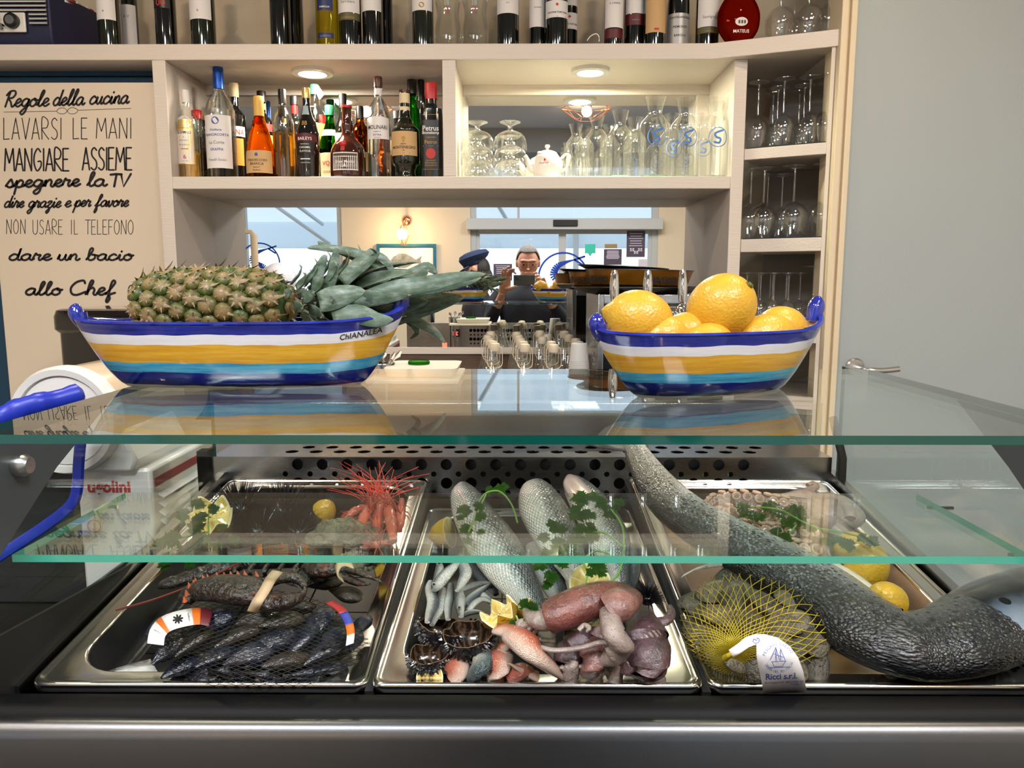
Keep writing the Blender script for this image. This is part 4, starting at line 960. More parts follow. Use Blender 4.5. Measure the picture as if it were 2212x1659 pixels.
def bottle(px, ytop, wpx, Y, zb, prof, glass, cap, capf, labels, label, hgt=None, group='bottles in the bar bay', liquid=None, sq=1, nm='bottle', cat='bottle', extra=None, flat=1):
    c = PY(px, 300, Y); 
    # keep the pixel column at mid height
    H = hgt if hgt else PY(px, ytop, Y).z-zb
    c = PY(px, 380 if zb < 2 else 80, Y); R = wpx/2*depth(Vector((c.x, Y, zb+.1)))/F
    t = thing(nm, label, cat, (c.x, Y, zb), group); o0 = (c.x, Y, zb)
    def P(r, a, z): 
        ca, sa = cos(a), sin(a)
        if sq != 1: ca = math.copysign(abs(ca)**sq, ca)*.93; sa = math.copysign(abs(sa)**sq, sa)*.93
        return Vector((c.x+r*ca, Y+r*sa*flat, z))
    pr = PRF[prof]; zc_ = 1-capf; n = 28
    prg = crom(pr[1:], 3); prg = [(a, b_) for a, b_ in prg]
    def rad_at(f):
        for (a, z0), (b_, z1) in zip(prg, prg[1:]):
            if z0 <= f <= z1 and z1 > z0: return a+(b_-a)*(f-z0)/(z1-z0)
        return prg[-1][0]
    body_ = [q for q in prg if q[1] < zc_-.002]+[(rad_at(zc_), zc_)]
    rows = [[P(max(a, .0)*R, 2*pi*j/n, zb+b_*H+.0004) for j in range(n)] for a, b_ in body_]
    mb = MB().mat(glass); mb.grid(rows, cv=True, flip=True); mb.cap(rows[0]); mb.cap(rows[-1], True); build(mb, 'glass_body', t)
    if liquid:
        lm, lf = liquid; lr = [q for q in body_ if q[1] < lf]+[(rad_at(lf), lf)]
        rows = [[P(max(a*R-.0022, .001), 2*pi*j/n, zb+max(b_*H, .005)) for j in range(n)] for a, b_ in lr]
        mb = MB().mat(lm); mb.grid(rows, cv=True, flip=True); mb.cap(rows[0]); mb.cap(rows[-1], True); build(mb, 'liquor', t)
    if cap:
        rc = rad_at(.97)*R+.0012
        rows = [[P(rc*k_, 2*pi*j/20, zb+H*(zc_+(1-zc_)*f)) for j in range(20)] for k_, f in ((1, 0), (1, .93), (.93, .99), (.01, 1))]
        mb = MB().mat(cap); mb.grid(rows, cv=True, flip=True); build(mb, 'cap', t)
    face = -pi/2 - math.atan2(c.x, Y)*0
    for lb in labels:
        z0, z1, half, m, texts = lb[:5]; arch = lb[5] if len(lb) > 5 else 0
        hw = radians(half); k = 14; fz0, fz1 = z0*H, z1*H
        def surf(a, z, e):
            f = z/H
            if sq != 1: a = math.copysign(math.asin(min(.995, abs(a))**(1/sq)), a)
            return P(rad_at(min(f, .985))*R+e, face+a, zb+z)
        rows = [[surf(-hw+2*hw*i/k, fz0+(fz1-fz0)*j/4 + (arch*H*(1-(2*i/k-1)**2) if j == 4 else 0), .0005) for i in range(k+1)] for j in range(5)]
        lo_ = build(MB().mat(m).grid(rows), 'paper_label', t)
        if texts:
            mb = MB()
            for tx in texts:
                s_, fz, size, colr = tx[:4]; mw = tx[4] if len(tx) > 4 else 1.6*hw*R
                mb.mat(INK[colr])
                if s_.startswith('#line'): ribbon(mb, [(-mw/2, 0), (0, 0), (mw/2, 0)], size, lambda x, y: surf(x/R, fz*H+y, .0010))
                elif s_.startswith('#disc'):
                    mb.add([surf(size*cos(a_*pi/8)/R, fz*H+size*sin(a_*pi/8), .0009) for a_ in range(16)], [list(range(16))])
                else: put_text(mb, s_, size, lambda x, y: surf(x/R, fz*H+y, .0010), maxw=mw, bold=.01)
            build(mb, 'print', lo_, smooth=False)
    return t, P, rad_at, R, H
TS = ('grey_stamp',)
def L_(*a): return a
bq = 'liqueur bottles in the lit bay'
bottle(411, 195, 46, 2.425, ZM1, 'liq', m_clear, m_whp, .14, [(.16, .66, 50, m_gold, []), (.17, .65, 46, m_whp, [('BUSHMILLS', .50, .011, 'k'), ('#line', .56, .0012, 'g', .03), ('#line', .46, .0012, 'g', .03), ('IRISH WHISKEY', .42, .0045, 's'), ('TRIPLE DISTILLED', .37, .0045, 's'), ('#line', .33, .003, 'g', .022), ('6', .22, .018, 'r'), ('ESTD 1608', .19, .004, 's')], .05), (.88, .99, 40, m_grp, [])], 'small clear whiskey bottle with long white and gold label beside the tall blue-capped bottle', liquid=(m_goldl, .30), group=bq)
bottle(433, 238, 36, 2.53, ZM1, 'square', m_clear, m_redF, .12, [], 'clear bottle with red cap and yellow liquor behind the whiskey bottle', liquid=(m_pale, .45), group=bq)
bottle(449, 245, 34, 2.58, ZM1, 'bord', m_brn, m_gold, .1, [(.1, .5, 70, m_blkF, [('PA', .13, .018, 'w')])], 'dark bottle half hidden behind the tall blue-capped bottle', group=bq)
bottle(482, 146, 62, 2.43, ZM1, 'liq', m_solid, m_blueF, .19, [(.09, .56, 62, m_whp, [('#disc', .51, .011, 'b'), ('Distillerie', .42, .009, 'b'), ('FRANCIACORTA', .375, .0105, 'b'), ('La Corte', .305, .013, 's'), ('GRAPPA', .245, .011, 'b'), ('Fratelli Gozio', .155, .010, 's')])], 'tallest clear bottle in the bay with bright blue capsule and white label', group=bq)
bottle(514, 180, 44, 2.52, ZM1, 'bord', m_blk, m_crm, .14, [(.46, .56, 75, m_whp, [('AVERNA', .475, .024, 'r', .075)]), (.17, .44, 60, m_org, [('#line', .36, .006, 'g', .03)]), (.86, .95, 40, m_grp, [])], 'black bottle with red lettering and orange label behind the tall blue-capped bottle', group=bq)
bottle(572, 197, 44, 2.545, ZM1, 'bord', m_blk, m_blkF, .12, [(.80, .86, 170, m_yelF, []), (.56, .64, 80, m_redp, []), (.2, .52, 80, m_yelF, [])], 'black bottle with yellow neck band behind the amber brandy bottle', group=bq)
bottle(565, 208, 60, 2.42, ZM1, 'cogn', m_amb, m_yelF, .24, [(.06, .33, 68, m_tanp, [('STRAVECCHIO', .20, .0095, 'n'), ('BRANCA', .155, .0105, 'n'), ('BRANDY', .12, .005, 'n'), ('#disc', .28, .005, 'b'), ('Distillerie', .085, .006, 'n')])], 'amber brandy bottle with yellow capsule and tan label', group=bq)
bottle(616, 193, 46, 2.43, ZM1, 'liq', m_clear, m_blkF, .16, [(.86, .98, 35, m_grp, [])], 'unlabelled clear bottle of golden liquor with black cap', liquid=(m_goldl, .52), group=bq)
bottle(641, 208, 38, 2.545, ZM1, 'bord', m_blk, m_blkF, .10, [(.80, .90, 175, m_redF, [])], 'dark bottle with red neck band behind the golden liquor bottle', group=bq)
bottle(667, 190, 52, 2.42, ZM1, 'cream', m_blk, m_gold, .115, [(.40, .46, 64, m_mar, [('BAILEYS', .415, .0125, 'w')], .03), (.25, .39, 40, m_blkF, [('THE ORIGINAL', .365, .004, 'w'), ('CARAMEL', .325, .008, 'w'), ('FLAVOUR', .285, .008, 'w'), ('BB', .58, .018, 'g'), ('#line', .21, .003, 'w', .03), ('#line', .17, .003, 's', .03)]), (.70, .80, 40, m_grp, [])], 'black cream-liqueur bottle with maroon arched label and gold cap', group=bq)
tq = bottle(686, 183, 52, 2.55, ZM1, 'liq', m_clear, m_grnF, .1, [(.35, .6, 80, m_yelF, [])], 'clear bottle with green cap and dangling white paper tag', liquid=(m_pale, .55), group=bq)[0]
a, b_ = PY(678, 186, 2.53), PY(700, 216, 2.52)
build(MB().mat(m_whp).add([PY(676, 184, 2.535), PY(687, 184, 2.535), PY(700, 204, 2.52), PY(690, 216, 2.52)], [(0, 1, 2, 3)]), 'paper_tag', tq, solid=.0005)
bottle(700, 248, 30, 2.585, ZM1, 'bord', m_blk, m_redF, .35, [], 'small bottle with long red capsule behind the black cream-liqueur bottle', group=bq)
bottle(716, 228, 44, 2.52, ZM1, 'burg', m_grn, m_grnF, .13, [(.06, .38, 75, m_crm, [('VOISI', .22, .018, 'r'), ('COGNAC', .12, .009, 'n')]), (.60, .68, 60, m_crm, [])], 'green cognac bottle with cream label between the black and the squat brown bottle', group=bq)
bottle(745, 203, 52, 2.53, ZM1, 'cream', m_blk, m_blkF, .16, [(.40, .55, 64, m_crm, []), (.34, .40, 66, m_mar, [('BAILEYS', .345, .0125, 'w')])], 'second black cream-liqueur bottle behind the squat brown one', group=bq)
t_, P_, ra_, R_, H_ = bottle(753, 228, 76, 2.425, ZM1, 'squat', m_brn, m_redF, .035, [(.10, .34, 44, m_whp, []), (.115, .325, 42, m_brnp, [('Grand Marnier', .20, .0105, 'w'), ('#line', .165, .001, 'w', .04), ('LIQUEUR', .14, .005, 'w')])], 'squat round brown liqueur bottle with red wax seal and ribbon', group=bq)
mb = MB().mat(m_redp); rows = [[P_(ra_(min(.5, f))*R_+.001, -pi/2-.1+.12*s_, ZM1+f*H_) for s_ in (-1, 0, 1)] for f in (.36, .42, .46, .5)]; mb.grid(rows); build(mb, 'ribbon', t_)
build(MB().mat(m_redF).blob(tuple(P_(ra_(.45)*R_+.002, -pi/2-.1, ZM1+.455*H_)), (.011, .004, .009), 8, 12), 'wax_seal', t_)
bottle(781, 230, 46, 2.54, ZM1, 'liq', m_amb, m_blkF, .16, [(.15, .4, 75, m_tanp, [])], 'amber spirit bottle with black cap behind the squat brown bottle', group=bq)
bottle(821, 166, 50, 2.42, ZM1, 'liq', m_solid, m_brwF, .10, [(.38, .585, 66, m_whp, [('MOLINARI', .475, .0165, 'k', .062), ('SAMBUCA', .445, .005, 's'), ('EXTRA', .41, .008, 'b'), ('#line', .395, .0012, 'r', .02)], .012), (.82, .88, 170, m_whp, [])], 'clear anise liqueur bottle with brown cap and white label', group=bq)
bottle(858, 240, 26, 2.56, ZM1, 'bord', m_blk, m_silv, .1, [(.4, .6, 80, m_crm, [])], 'small dark bottle hidden between the anise and the bulbous green bottle', group=bq)
bottle(893, 172, 46, 2.54, ZM1, 'burg', m_grn, m_blkF, .14, [], 'bright green bottle with black cap behind the bulbous bottle', group=bq)
bottle(912, 173, 34, 2.575, ZM1, 'bord', m_clear, m_blkF, .2, [], 'clear bottle with long black cap behind the square black bottle', group=bq)
bottle(877, 195, 60, 2.42, ZM1, 'mont', m_dkg, m_brwF, .03, [(.25, .52, 62, m_tanp, [('AMARO', .37, .005, 'n'), ('MONTENEGRO', .325, .0115, 'k'), ('1885', .30, .004, 'n'), ('#disc', .44, .006, 'g'), ('#disc', .405, .004, 'g'), ('#line', .275, .0008, 'n', .04)]), (.85, .96, 178, m_crm, []), (.77, .81, 175, m_crm, [])], 'bulbous dark green amaro bottle with cream neck bands', group=bq)
bottle(934, 180, 52, 2.42, ZM1, 'square', m_blk, m_redF, .17, [(.10, .60, 60, m_blkF, [('#line', .655, .001, 'g', .05), ('Petrus', .49, .021, 'w', .05), ('Boonekamp', .455, .0125, 'w', .052), ('L AMARISSIMO', .415, .005, 'g'), ('Petrus', .355, .015, 'g'), ('#line', .33, .001, 'g', .05), ('#disc', .255, .0155, 'r'), ('QUI ON BOIT', .175, .005, 'g', .05), ('SERAIT DEGOUT', .15, .005, 'g', .05), ('QUI ON BOIT DE', .125, .005, 'g', .05), ('#line', .09, .001, 'g', .05)])], 'square black bitter bottle with broad red collar at the end of the row', sq=.45, group=bq)
# wine on the top shelf
wq = 'wine bottles on the top shelf'
def wine(px, w_, glass, labels, label, Y=2.44, prof='bord', cap=m_blkF, **k): return bottle(px, 0, w_, Y, ZT1, prof, glass, cap, .2, labels, label, hgt=.30, group=wq, **k)
camp = [(.28, .66, 62, m_whp, [('#disc', .60, .007, 's'), ('CAMPANIA', .50, .009, 'r'), ('FALANGHINA', .465, .009, 'r'), ('k', .35, .009, 'k')])]
wine(238, 46, m_dkg, camp, 'wine bottle with white and red label next to the radio', 2.43)
wine(283, 34, m_dkg, [(.10, .55, 70, m_whp, [('A V', .42, .012, 's')])], 'wine bottle with plain white label behind the one next to the radio', 2.54)
wine(360, 44, m_blk, [(.40, .60, 50, m_blkF, [('00', .42, .028, 'r', .032)])], 'all black bottle with two red rings', 2.44)
wine(440, 52, m_dkg, camp, 'wine bottle with white and red label standing alone after the black bottle', 2.43)
wine(607, 44, m_blk, [(.58, .8, 30, m_gold, []), (.59, .79, 27, m_blkF, [('#disc', .70, .006, 'g')])], 'black bottle with small gold square label', 2.43)
wine(636, 40, m_blk, [], 'plain dark bottle behind the one with the gold square', 2.52)
wine(708, 48, m_yg, [(.36, .75, 44, m_blup, [('#disc', .6, .005, 'w'), ('#disc', .54, .005, 'w'), ('#disc', .47, .004, 'w'), ('FAMIGLIA', .385, .007, 'w')]), (.10, .15, 44, m_blup, [('ALBEROS', .11, .008, 's')])], 'yellow-green bottle with navy label', 2.43, cap=m_yelF)
wine(757, 48, m_blk, [(.34, .75, 70, m_whp, [('Surrutera', .43, .011, 's'), ('#line', .62, .0008, 's', .03), ('#line', .58, .0008, 's', .03)]), (.27, .335, 70, m_olv, [('SAUVIGNON', .285, .007, 'g')])], 'dark bottle with tall white label and olive band beneath', 2.43)
wine(806, 44, m_blk, [(.37, .75, 66, m_whp, [('CHARDONNAY', .62, .011, 'k'), ('GRILLO', .56, .011, 'k'), ('2020', .49, .006, 's')])], 'dark bottle with white label lettered in capitals', 2.44)
wine(834, 30, m_blk, [], 'plain dark bottle behind the capital-lettered one', 2.53)
wine(914, 46, m_dkg, [(.36, .56, 66, m_whp, [('TREBBIANO', .50, .010, 's'), ('D ABRUZZO', .47, .006, 's'), ('#disc', .41, .008, 'g')]), (.56, .75, 66, m_grnF, [('#disc', .62, .012, 'w')])], 'olive bottle with green and white label', 2.43)
for x, s_ in ((968, 'waisted clear water bottle beside the olive wine bottle'), (1027, 'waisted clear water bottle, the one nearer the middle of the top shelf')):
    bottle(x, 0, 56, 2.44, ZT1, 'waist', m_solid, m_whp, .1, [(.66, .84, 80, m_whp, [('LURISIA', .69, .008, 'r'), ('#line', .67, .003, 'r', .02)]), (.33, .48, 18, m_clear, [('I I I', .35, .03, 'r', .011)])], s_, hgt=.29, group=wq)
wine(1097, 48, m_blk, [(.33, .75, 70, m_whp, [('Merlot', .50, .010, 's'), ('2019', .42, .005, 's'), ('#disc', .60, .004, 'g')])], 'dark bottle with white label standing alone past the water bottles', 2.43)
wine(1161, 36, m_blk, [(.24, .68, 75, m_whp, [('#disc', .52, .006, 'g'), ('Sambuca', .42, .006, 's')]), (.685, .72, 80, m_gold, [])], 'dark bottle with gold-edged white label', 2.46)
for x, w_, Y, s_ in ((1202, 48, 2.43, 'dark bottle with crowned white and orange band, in front'), (1229, 36, 2.53, 'dark bottle with white and orange band, behind the crowned one')):
    wine(x, w_, m_blk, [(.52, .8, 76, m_whp, [('Pieve Reggio', .62, .008, 'r')]), (.29, .45, 76, m_whp, [('CANTINE FORTUNA', .33, .007, 'k'), ('#disc', .41, .004, 'r'), ('#line', .30, .003, 'o', .06)])], s_, Y)
wine(1325, 40, m_blk, [(.20, .60, 72, m_whp, [('#disc', .5, .006, 's'), ('IL CASALE', .42, .007, 'n')]), (.10, .19, 72, m_mar, [])], 'dark bottle with slanting white and maroon label', 2.43)
wine(1370, 46, m_blk, [(.36, .72, 62, m_whp, [('#disc', .62, .006, 's'), ('IL CASALE', .52, .008, 'n')]), (.25, .355, 62, m_mar, [('RISERVA', .29, .006, 's')])], 'dark bottle with white and maroon label beside the sun bottle', 2.46)
t_, P_, ra_, R_, H_ = wine(1414, 46, m_blk, [(.14, .80, 66, m_tanp, [('#line', .17, .006, 'r', .010)])], 'dark bottle with tan label of a flaming sun', 2.42)
mb = MB().mat(m_mar); sf = lambda x, y: P_(R_+.0012, -pi/2+x/R_, ZT1+.52*H_+y)
for k in range(14):
    a = k*2*pi/14; ribbon(mb, crom([(.008*cos(a), .008*sin(a)), (.014*cos(a+.18), .014*sin(a+.18)), (.020*cos(a), .020*sin(a)), (.025*cos(a+.25), .025*sin(a+.25))], 3), .0035, sf, taper=True)
mb.mat(INK['k']); mb.add([sf(.0082*cos(k*pi/8), .0082*sin(k*pi/8)) for k in range(16)], [list(range(16))]); mb.mat(m_yelF); sf2 = lambda x, y: P_(R_+.0016, -pi/2+x/R_, ZT1+.52*H_+y); mb.add([sf2(.0065*cos(k*pi/8), .0065*sin(k*pi/8)) for k in range(16)], [list(range(16))]); build(mb, 'sun_print', t_, smooth=False)
wine(1464, 48, m_blk, [(.03, .34, 76, m_silv, [('FONTANAFREDDA', .29, .008, 'k'), ('PIEMONTE', .20, .009, 'k'), ('BAROLO', .12, .009, 'k')])], 'broad-shouldered sparkling bottle with silver label', 2.44, prof='spark')
wine(1527, 50, m_blk, [(.20, .75, 66, m_whp, [('VERMIA', .56, .009, 's'), ('#line', .50, .0007, 's', .03), ('Sauvignon', .28, .011, 's')]), (.14, .195, 66, m_olv, [('LANGHE', .15, .006, 'g')])], 'dark bottle with tall white label beside the flask', 2.43)
PRF['flask'] = [(.0, .0), (.42, 0), (.62, .03), (.92, .14), (1, .25), (.96, .36), (.72, .48), (.4, .56), (.24, .62), (.22, .7), (.2, .98), (.2, 1)]
t_, P_, ra_, R_, H_ = bottle(1594, 0, 92, 2.36, ZT1, 'flask', m_rose, m_gold, .42, [], 'round flat flask of rose wine with copper foil neck', hgt=.25, group=wq, flat=.5)
mb = MB(); mb.mat(m_whp); fl = lambda x, y: Vector((WORLD[t_.name].x+x, 2.36-.5*sqrt(max(0, (R_*.99)**2-x*x))-.003, ZT1+y))
mb.add([fl(.018*cos(k*pi/10), .052+.012*sin(k*pi/10)) for k in range(20)], [list(range(20))]); mb.mat(INK['w']); put_text(mb, 'MATEUS', .0125, lambda x, y: fl(x, .022+y), bold=.012); mb.mat(INK['n'])
for x in (-.009, -.001, .007): mb.add([fl(x+a, .052+b_) - Vector((0, .0006, 0)) for a, b_ in ((0, -.005), (.005, -.005), (.005, .004), (0, .004))], [(0, 1, 2, 3)])
build(mb, 'print', t_, smooth=False)
# white cable with clip on the top shelf
cb = thing('cable_clip', 'white cable looping from a small clip on the top shelf', 'cable', tuple(PY(1265, 90, 2.40)))
P0 = [PY(x, y, 2.41) for x, y in crom([(1268, 88), (1276, 78), (1288, 73), (1294, 80), (1294, 90)], 5)]
build(MB().mat(m_white).sweep(P0, .0016, n=6), 'cable', cb); c = PY(1264, 86, 2.40); build(MB().mat(m_white).box((c.x-.008, 2.395, ZT1), (c.x+.010, 2.41, ZT1+.012)), 'clip', cb, bev=.002)
# ---------------------------------------------------------------- glassware
m_gl = glass_sheet('stemware_glass', (.93, .94, .935), 2.3)
def shell(prof, c=(0, 0, 0), n=24, m=None): return MB().mat(m or m_gl).lathe(prof, c, n)
def wineglass(h, r, nm='wine_glass'):   # upside down, rim at z=0
    t = thing(nm, 'x', 'wine glass', (0, 0, 0))
    hb_ = h*.50; bp = [(r*.80, 0), (r*.92, hb_*.25), (r, hb_*.52), (r*.92, hb_*.72), (r*.62, hb_*.90), (r*.25, hb_*.985), (.0045, hb_+.004)]
    build(shell(crom(bp, 3)), 'bowl', t, world=False)
    build(MB().mat(m_gl).lathe([(.0048, hb_+.002), (.0035, hb_+.02), (.0032, h-.02), (.005, h-.006)], n=10), 'stem', t, world=False)
    build(shell([(.005, h-.007), (r*.5, h-.003), (r*.86, h-.001), (r*.86, h), (.001, h-.0005)]), 'foot', t, world=False); return t
wg = wineglass(.205, .037)
used = [False]
def place(proto, loc, label, group, k=1.0):
    if not proto.get('placed'): proto['placed'] = 1; o = proto; o.location = loc; o.scale = (k,)*3
    else: o = copy_tree(proto, loc, scale=k)
    o['label'] = label; o['group'] = group; WORLD[o.name] = Vector(loc); return o
ABn = (B-A).normalized()
gq = 'wine glasses upside down on the corner shelves'
def cabp(f, d, z): p = A+(B-A)*f+nrm*d; return (p.x, p.y, z)
wn = ['first', 'second', 'third', 'fourth', 'fifth', 'sixth', 'seventh', 'eighth', 'ninth']
r1 = [(.10, .05), (.42, .05), (.72, .07), (.93, .07), (.25, .15), (.58, .16), (.86, .17), (.12, .22), (.45, .24)]
for i, (f, d) in enumerate(r1): place(wg, cabp(f, d, CS[0]+.004), f'stem glass on the top corner shelf, {["front", "middle"][i > 3] if i < 7 else "back"} row, {wn[i if i < 4 else i-4 if i < 7 else i-7]} from the bar', gq, .94)
wg2 = wineglass(.205, .044)
for i, (f, d) in enumerate([(.04, .06), (.22, .05), (.60, .05), (.95, .06), (.36, .15), (.12, .2)]): place(wg2, cabp(f, d, CS[1]+.004), f'wide glass on the middle corner shelf, {"front" if i < 4 else "back"} row, {wn[i%4]} from the bar', gq, 1.0 if i != 4 else .95)
wg3 = wineglass(.165, .026)
for i, (f, d) in enumerate([(.05, .05), (.22, .06), (.40, .05), (.58, .06), (.12, .13), (.30, .14), (.48, .14), (.66, .14), (.2, .21), (.42, .22)]): place(wg3, cabp(f, d, CS[2]+.001), f'small glass on the low corner shelf, {["front", "middle", "back"][i//4]} row, {wn[i%4]} from the bar', gq)
place(wg2, cabp(.88, .07, CS[2]+.001), 'single large glass at the door end of the low corner shelf', gq, .9)
for i, (px, Y) in enumerate(((1685, 2.36), (1745, 2.34), (1792, 2.33), (1715, 2.45), (1770, 2.46))):
    p = PY(px, 70, Y); place(wg2, (p.x, Y, ZT1+.001), f'glass on the top shelf past the rose flask, {"front" if i < 3 else "back"} row, {wn[i%3]} from it', 'glasses on the top shelf', 1.0)
# ribbed coupes, carafes
def coupe():
    t = thing('dessert_coupe', 'x', 'glass', (0, 0, 0)); R_ = .050; n = 48; rows = []
    for r, z in crom([(1.0, 0), (1.0, .010), (.96, .028), (.80, .045), (.45, .056), (.18, .060)], 3): rows.append([Vector((R_*r*(1+.03*cos(2*pi*j/n*16))*cos(2*pi*j/n), R_*r*(1+.03*cos(2*pi*j/n*16))*sin(2*pi*j/n), z)) for j in range(n)])
    build(MB().mat(m_gl).grid(rows, cv=True, flip=True), 'bowl', t, world=False)
    build(MB().mat(m_gl).lathe([(.009, .058), (.006, .066), (.008, .073), (.024, .080), (.032, .083), (.032, .085), (.001, .083)], n=24), 'foot', t, world=False); return t
cp0 = coupe()
for i, (px, Y, s_) in enumerate(((1032, 2.43, 'outer'), (1102, 2.43, 'inner'), (1018, 2.55, 'rear'))):
    c = PY(px, 370, Y)
    for k in range(3): place(cp0, (c.x, Y, ZM1+.0005+.043*k), f'ribbed glass coupe, {["lowest", "middle", "topmost"][k]} of the {s_} stack by the divider', 'stacked ribbed coupes', 1)
def carafe(H, R_, logo):
    t = thing('carafe', 'x', 'carafe', (0, 0, 0))
    pf = [(R_*.86, .001), (R_*.97, .004), (R_, .02), (R_, H*.60), (R_*.93, H*.68), (R_*.60, H*.76), (R_*.46, H*.80), (R_*.50, H*.86), (R_*.72, H)]
    build(shell(crom(pf, 3), n=28), 'body', t, world=False)
    build(MB().mat(m_basegl).lathe([(.0005, .001), (R_*.86, .001), (R_*.95, .004), (R_*.9, .009), (.0005, .006)], n=24), 'thick_base', t, world=False)
    if logo:
        mb = MB().mat(mat('blue_glass_print', '#4a7fd0', .5)); fn = lambda x, y: Vector(((R_+.0004)*sin(x/R_), -(R_+.0004)*cos(x/R_), H*.50+y)); q = .62*R_
        ribbon(mb, [(q*cos(k*pi/12), q*sin(k*pi/12)) for k in range(25)], .0025, fn); ribbon(mb, crom([(q*.5, q*.7), (-q*.3, q*.4), (-q*.2, 0), (q*.25, -q*.2), (q*.1, -q*.6), (-q*.4, -q*.5)], 4), .0065, fn)
        build(mb, 'fish_print', t, world=False, smooth=False)
    return t
m_basegl = real_glass('thick_glass_base', (.75, .92, .85))
cS, cM, cLg = carafe(.165, .027, False), carafe(.195, .035, False), carafe(.245, .0465, True)
cs = [(cM, 1243, 2.44, .85, 'narrow carafe next to the teapot'), (cM, 1288, 2.43, .97, 'carafe second from the teapot in the front row'), (cM, 1338, 2.42, 1.03, 'carafe third from the teapot in the front row'),
      (cLg, 1412, 2.42, .98, 'large carafe with blue print, nearest the middle of the bay'), (cLg, 1478, 2.43, .97, 'large carafe with blue print, between the two other printed ones'), (cLg, 1541, 2.44, .98, 'large carafe with blue print, hard by the bright side panel'),
      (cS, 1226, 2.56, .8, 'small carafe behind the narrow one'), (cM, 1262, 2.54, .9, 'carafe in the second row behind the narrow one'), (cM, 1316, 2.55, .95, 'carafe in the second row between the plain front ones'), (cM, 1370, 2.54, 1.05, 'carafe in the second row beside the first large one'), (cLg, 1450, 2.57, .9, 'large carafe in the second row behind the printed ones'), (cLg, 1512, 2.57, .9, 'large carafe in the second row nearest the side panel')]
for pr_o, px, Y, k, s_ in cs:
    c = PY(px, 370, Y); o = place(pr_o, (c.x, Y, ZM1+.0005), s_, 'carafes in the lit bay', k)
# teapots
m_por = mat('white_porcelain', '#f1ede8', .15, coat=.6)
def teapot():
    t = thing('teapot', 'x', 'teapot', (0, 0, 0)); R_ = .046
    build(MB().mat(m_por).lathe(crom([(.001, 0), (R_*.72, 0), (R_*.86, .006), (R_, .03), (R_*.98, .048), (R_*.84, .066), (R_*.7, .074)], 3), n=32), 'pot', t, world=False)
    build(MB().mat(m_por).lathe(crom([(R_*.72, .074), (R_*.6, .081), (R_*.3, .087), (.005, .089), (.0045, .093), (.008, .097), (.007, .103), (.0005, .105)], 3), n=24), 'lid', t, world=False)
    build(MB().mat(m_por).sweep(crom([(.040, 0, .060), (.058, 0, .075), (.070, 0, .070), (.068, 0, .050), (.056, 0, .032), (.042, 0, .022)], 5), .0042, .006, up=(0, 1, 0), n=10), 'handle', t, world=False)
    build(MB().mat(m_por).sweep(crom([(-.040, 0, .025), (-.056, 0, .042), (-.062, 0, .060), (-.070, 0, .072)], 5), [.0115]*5+[.008]*5+[.0062]*6, up=(0, 1, 0), n=12), 'spout', t, world=False)
    mb = MB().mat(INK['r']); fn = lambda x, y: Vector((x, -sqrt(R_*R_-x*x)-.0006, y)); mb.add([fn(a-.012, b_+.05) for a, b_ in ((0, 0), (.004, 0), (.006, .004), (.003, .008), (0, .006))], [list(range(5))]); put_text(mb, 'Hausbrandt', .006, lambda x, y: fn(x-.012, y+.042)); build(mb, 'print', t, world=False, smooth=False)
    return t
tp = teapot(); c = PY(1182, 370, 2.42); place(tp, (c.x, 2.42, ZM1), 'white porcelain teapot with tiny red print, in front', 'teapots', .98)
c = PY(1166, 370, 2.54); place(tp, (c.x, 2.54, ZM1), 'white porcelain teapot half hidden behind the front one', 'teapots', .98)
# ---------------------------------------------------------------- swing-top bottles, cups
def swing():
    t = thing('swing_top_bottle', 'x', 'bottle', (0, 0, 0)); H = .322
    build(shell(crom([(.036, 0), (.041, .006), (.042, .10), (.041, .15), (.034, .20), (.020, .25), (.0135, .275), (.013, .300), (.0145, .304)], 3), n=22), 'glass_body', t, world=False)
    mc = mat('cream_stopper', '#cfc4b0', .45); build(MB().mat(mc).lathe([(.0135, .300), (.0142, .304), (.0142, .314), (.012, .320), (.0005, .322)], n=18), 'stopper', t, world=False)
    P = crom([(.0145, 0, .312), (.019, 0, .305), (.020, -.002, .285), (.018, -.012, .262), (0, -.021, .256), (-.018, -.012, .262), (-.020, -.002, .285), (-.019, 0, .305), (-.0145, 0, .312)], 4)
    build(MB().mat(mc).sweep(P, .0010, n=6), 'wire_bail', t, world=False); return t
sw = swing()
sb = [(1069, 740, 2.08), (1064, 735, 2.17), (1058, 729, 2.27), (1054, 723, 2.37), (1060, 715, 2.47), (1134, 742, 2.08), (1130, 736, 2.17), (1124, 729, 2.27), (1120, 723, 2.37), (1116, 716, 2.48),
      (1196, 743, 2.07), (1191, 736, 2.17), (1172, 726, 2.30), (1183, 721, 2.40), (1166, 713, 2.52), (1250, 736, 2.18), (1244, 730, 2.28), (1229, 722, 2.37), (1219, 714, 2.48)]
for i, (px, py, Y) in enumerate(sb):
    p = PY(px, py, Y); col = ['first', 'second', 'third', 'fourth'][0 if i < 5 else 1 if i < 10 else 2 if i < 15 else 3]; k_ = i % 5 if i < 15 else i-15
    place(sw, (p.x, Y, ZC), f'swing-top bottle in the {col} line from the pineapple, {wn[k_]} from the case', 'swing-top bottles on the back counter', (p.z-ZC)/.322)
cu = thing('cup_stack', 'stack of clear plastic cups turned upside down beside the swing-top bottles', 'cups', tuple(PY(1251, 790, 2.02))[:2]+(ZC,))
m_cup = mat('frosted_plastic', '#d7d9dc', .3, alpha=.75)
c = PY(1251, 760, 2.02); ztop = PY(1251, 741, 2.02).z
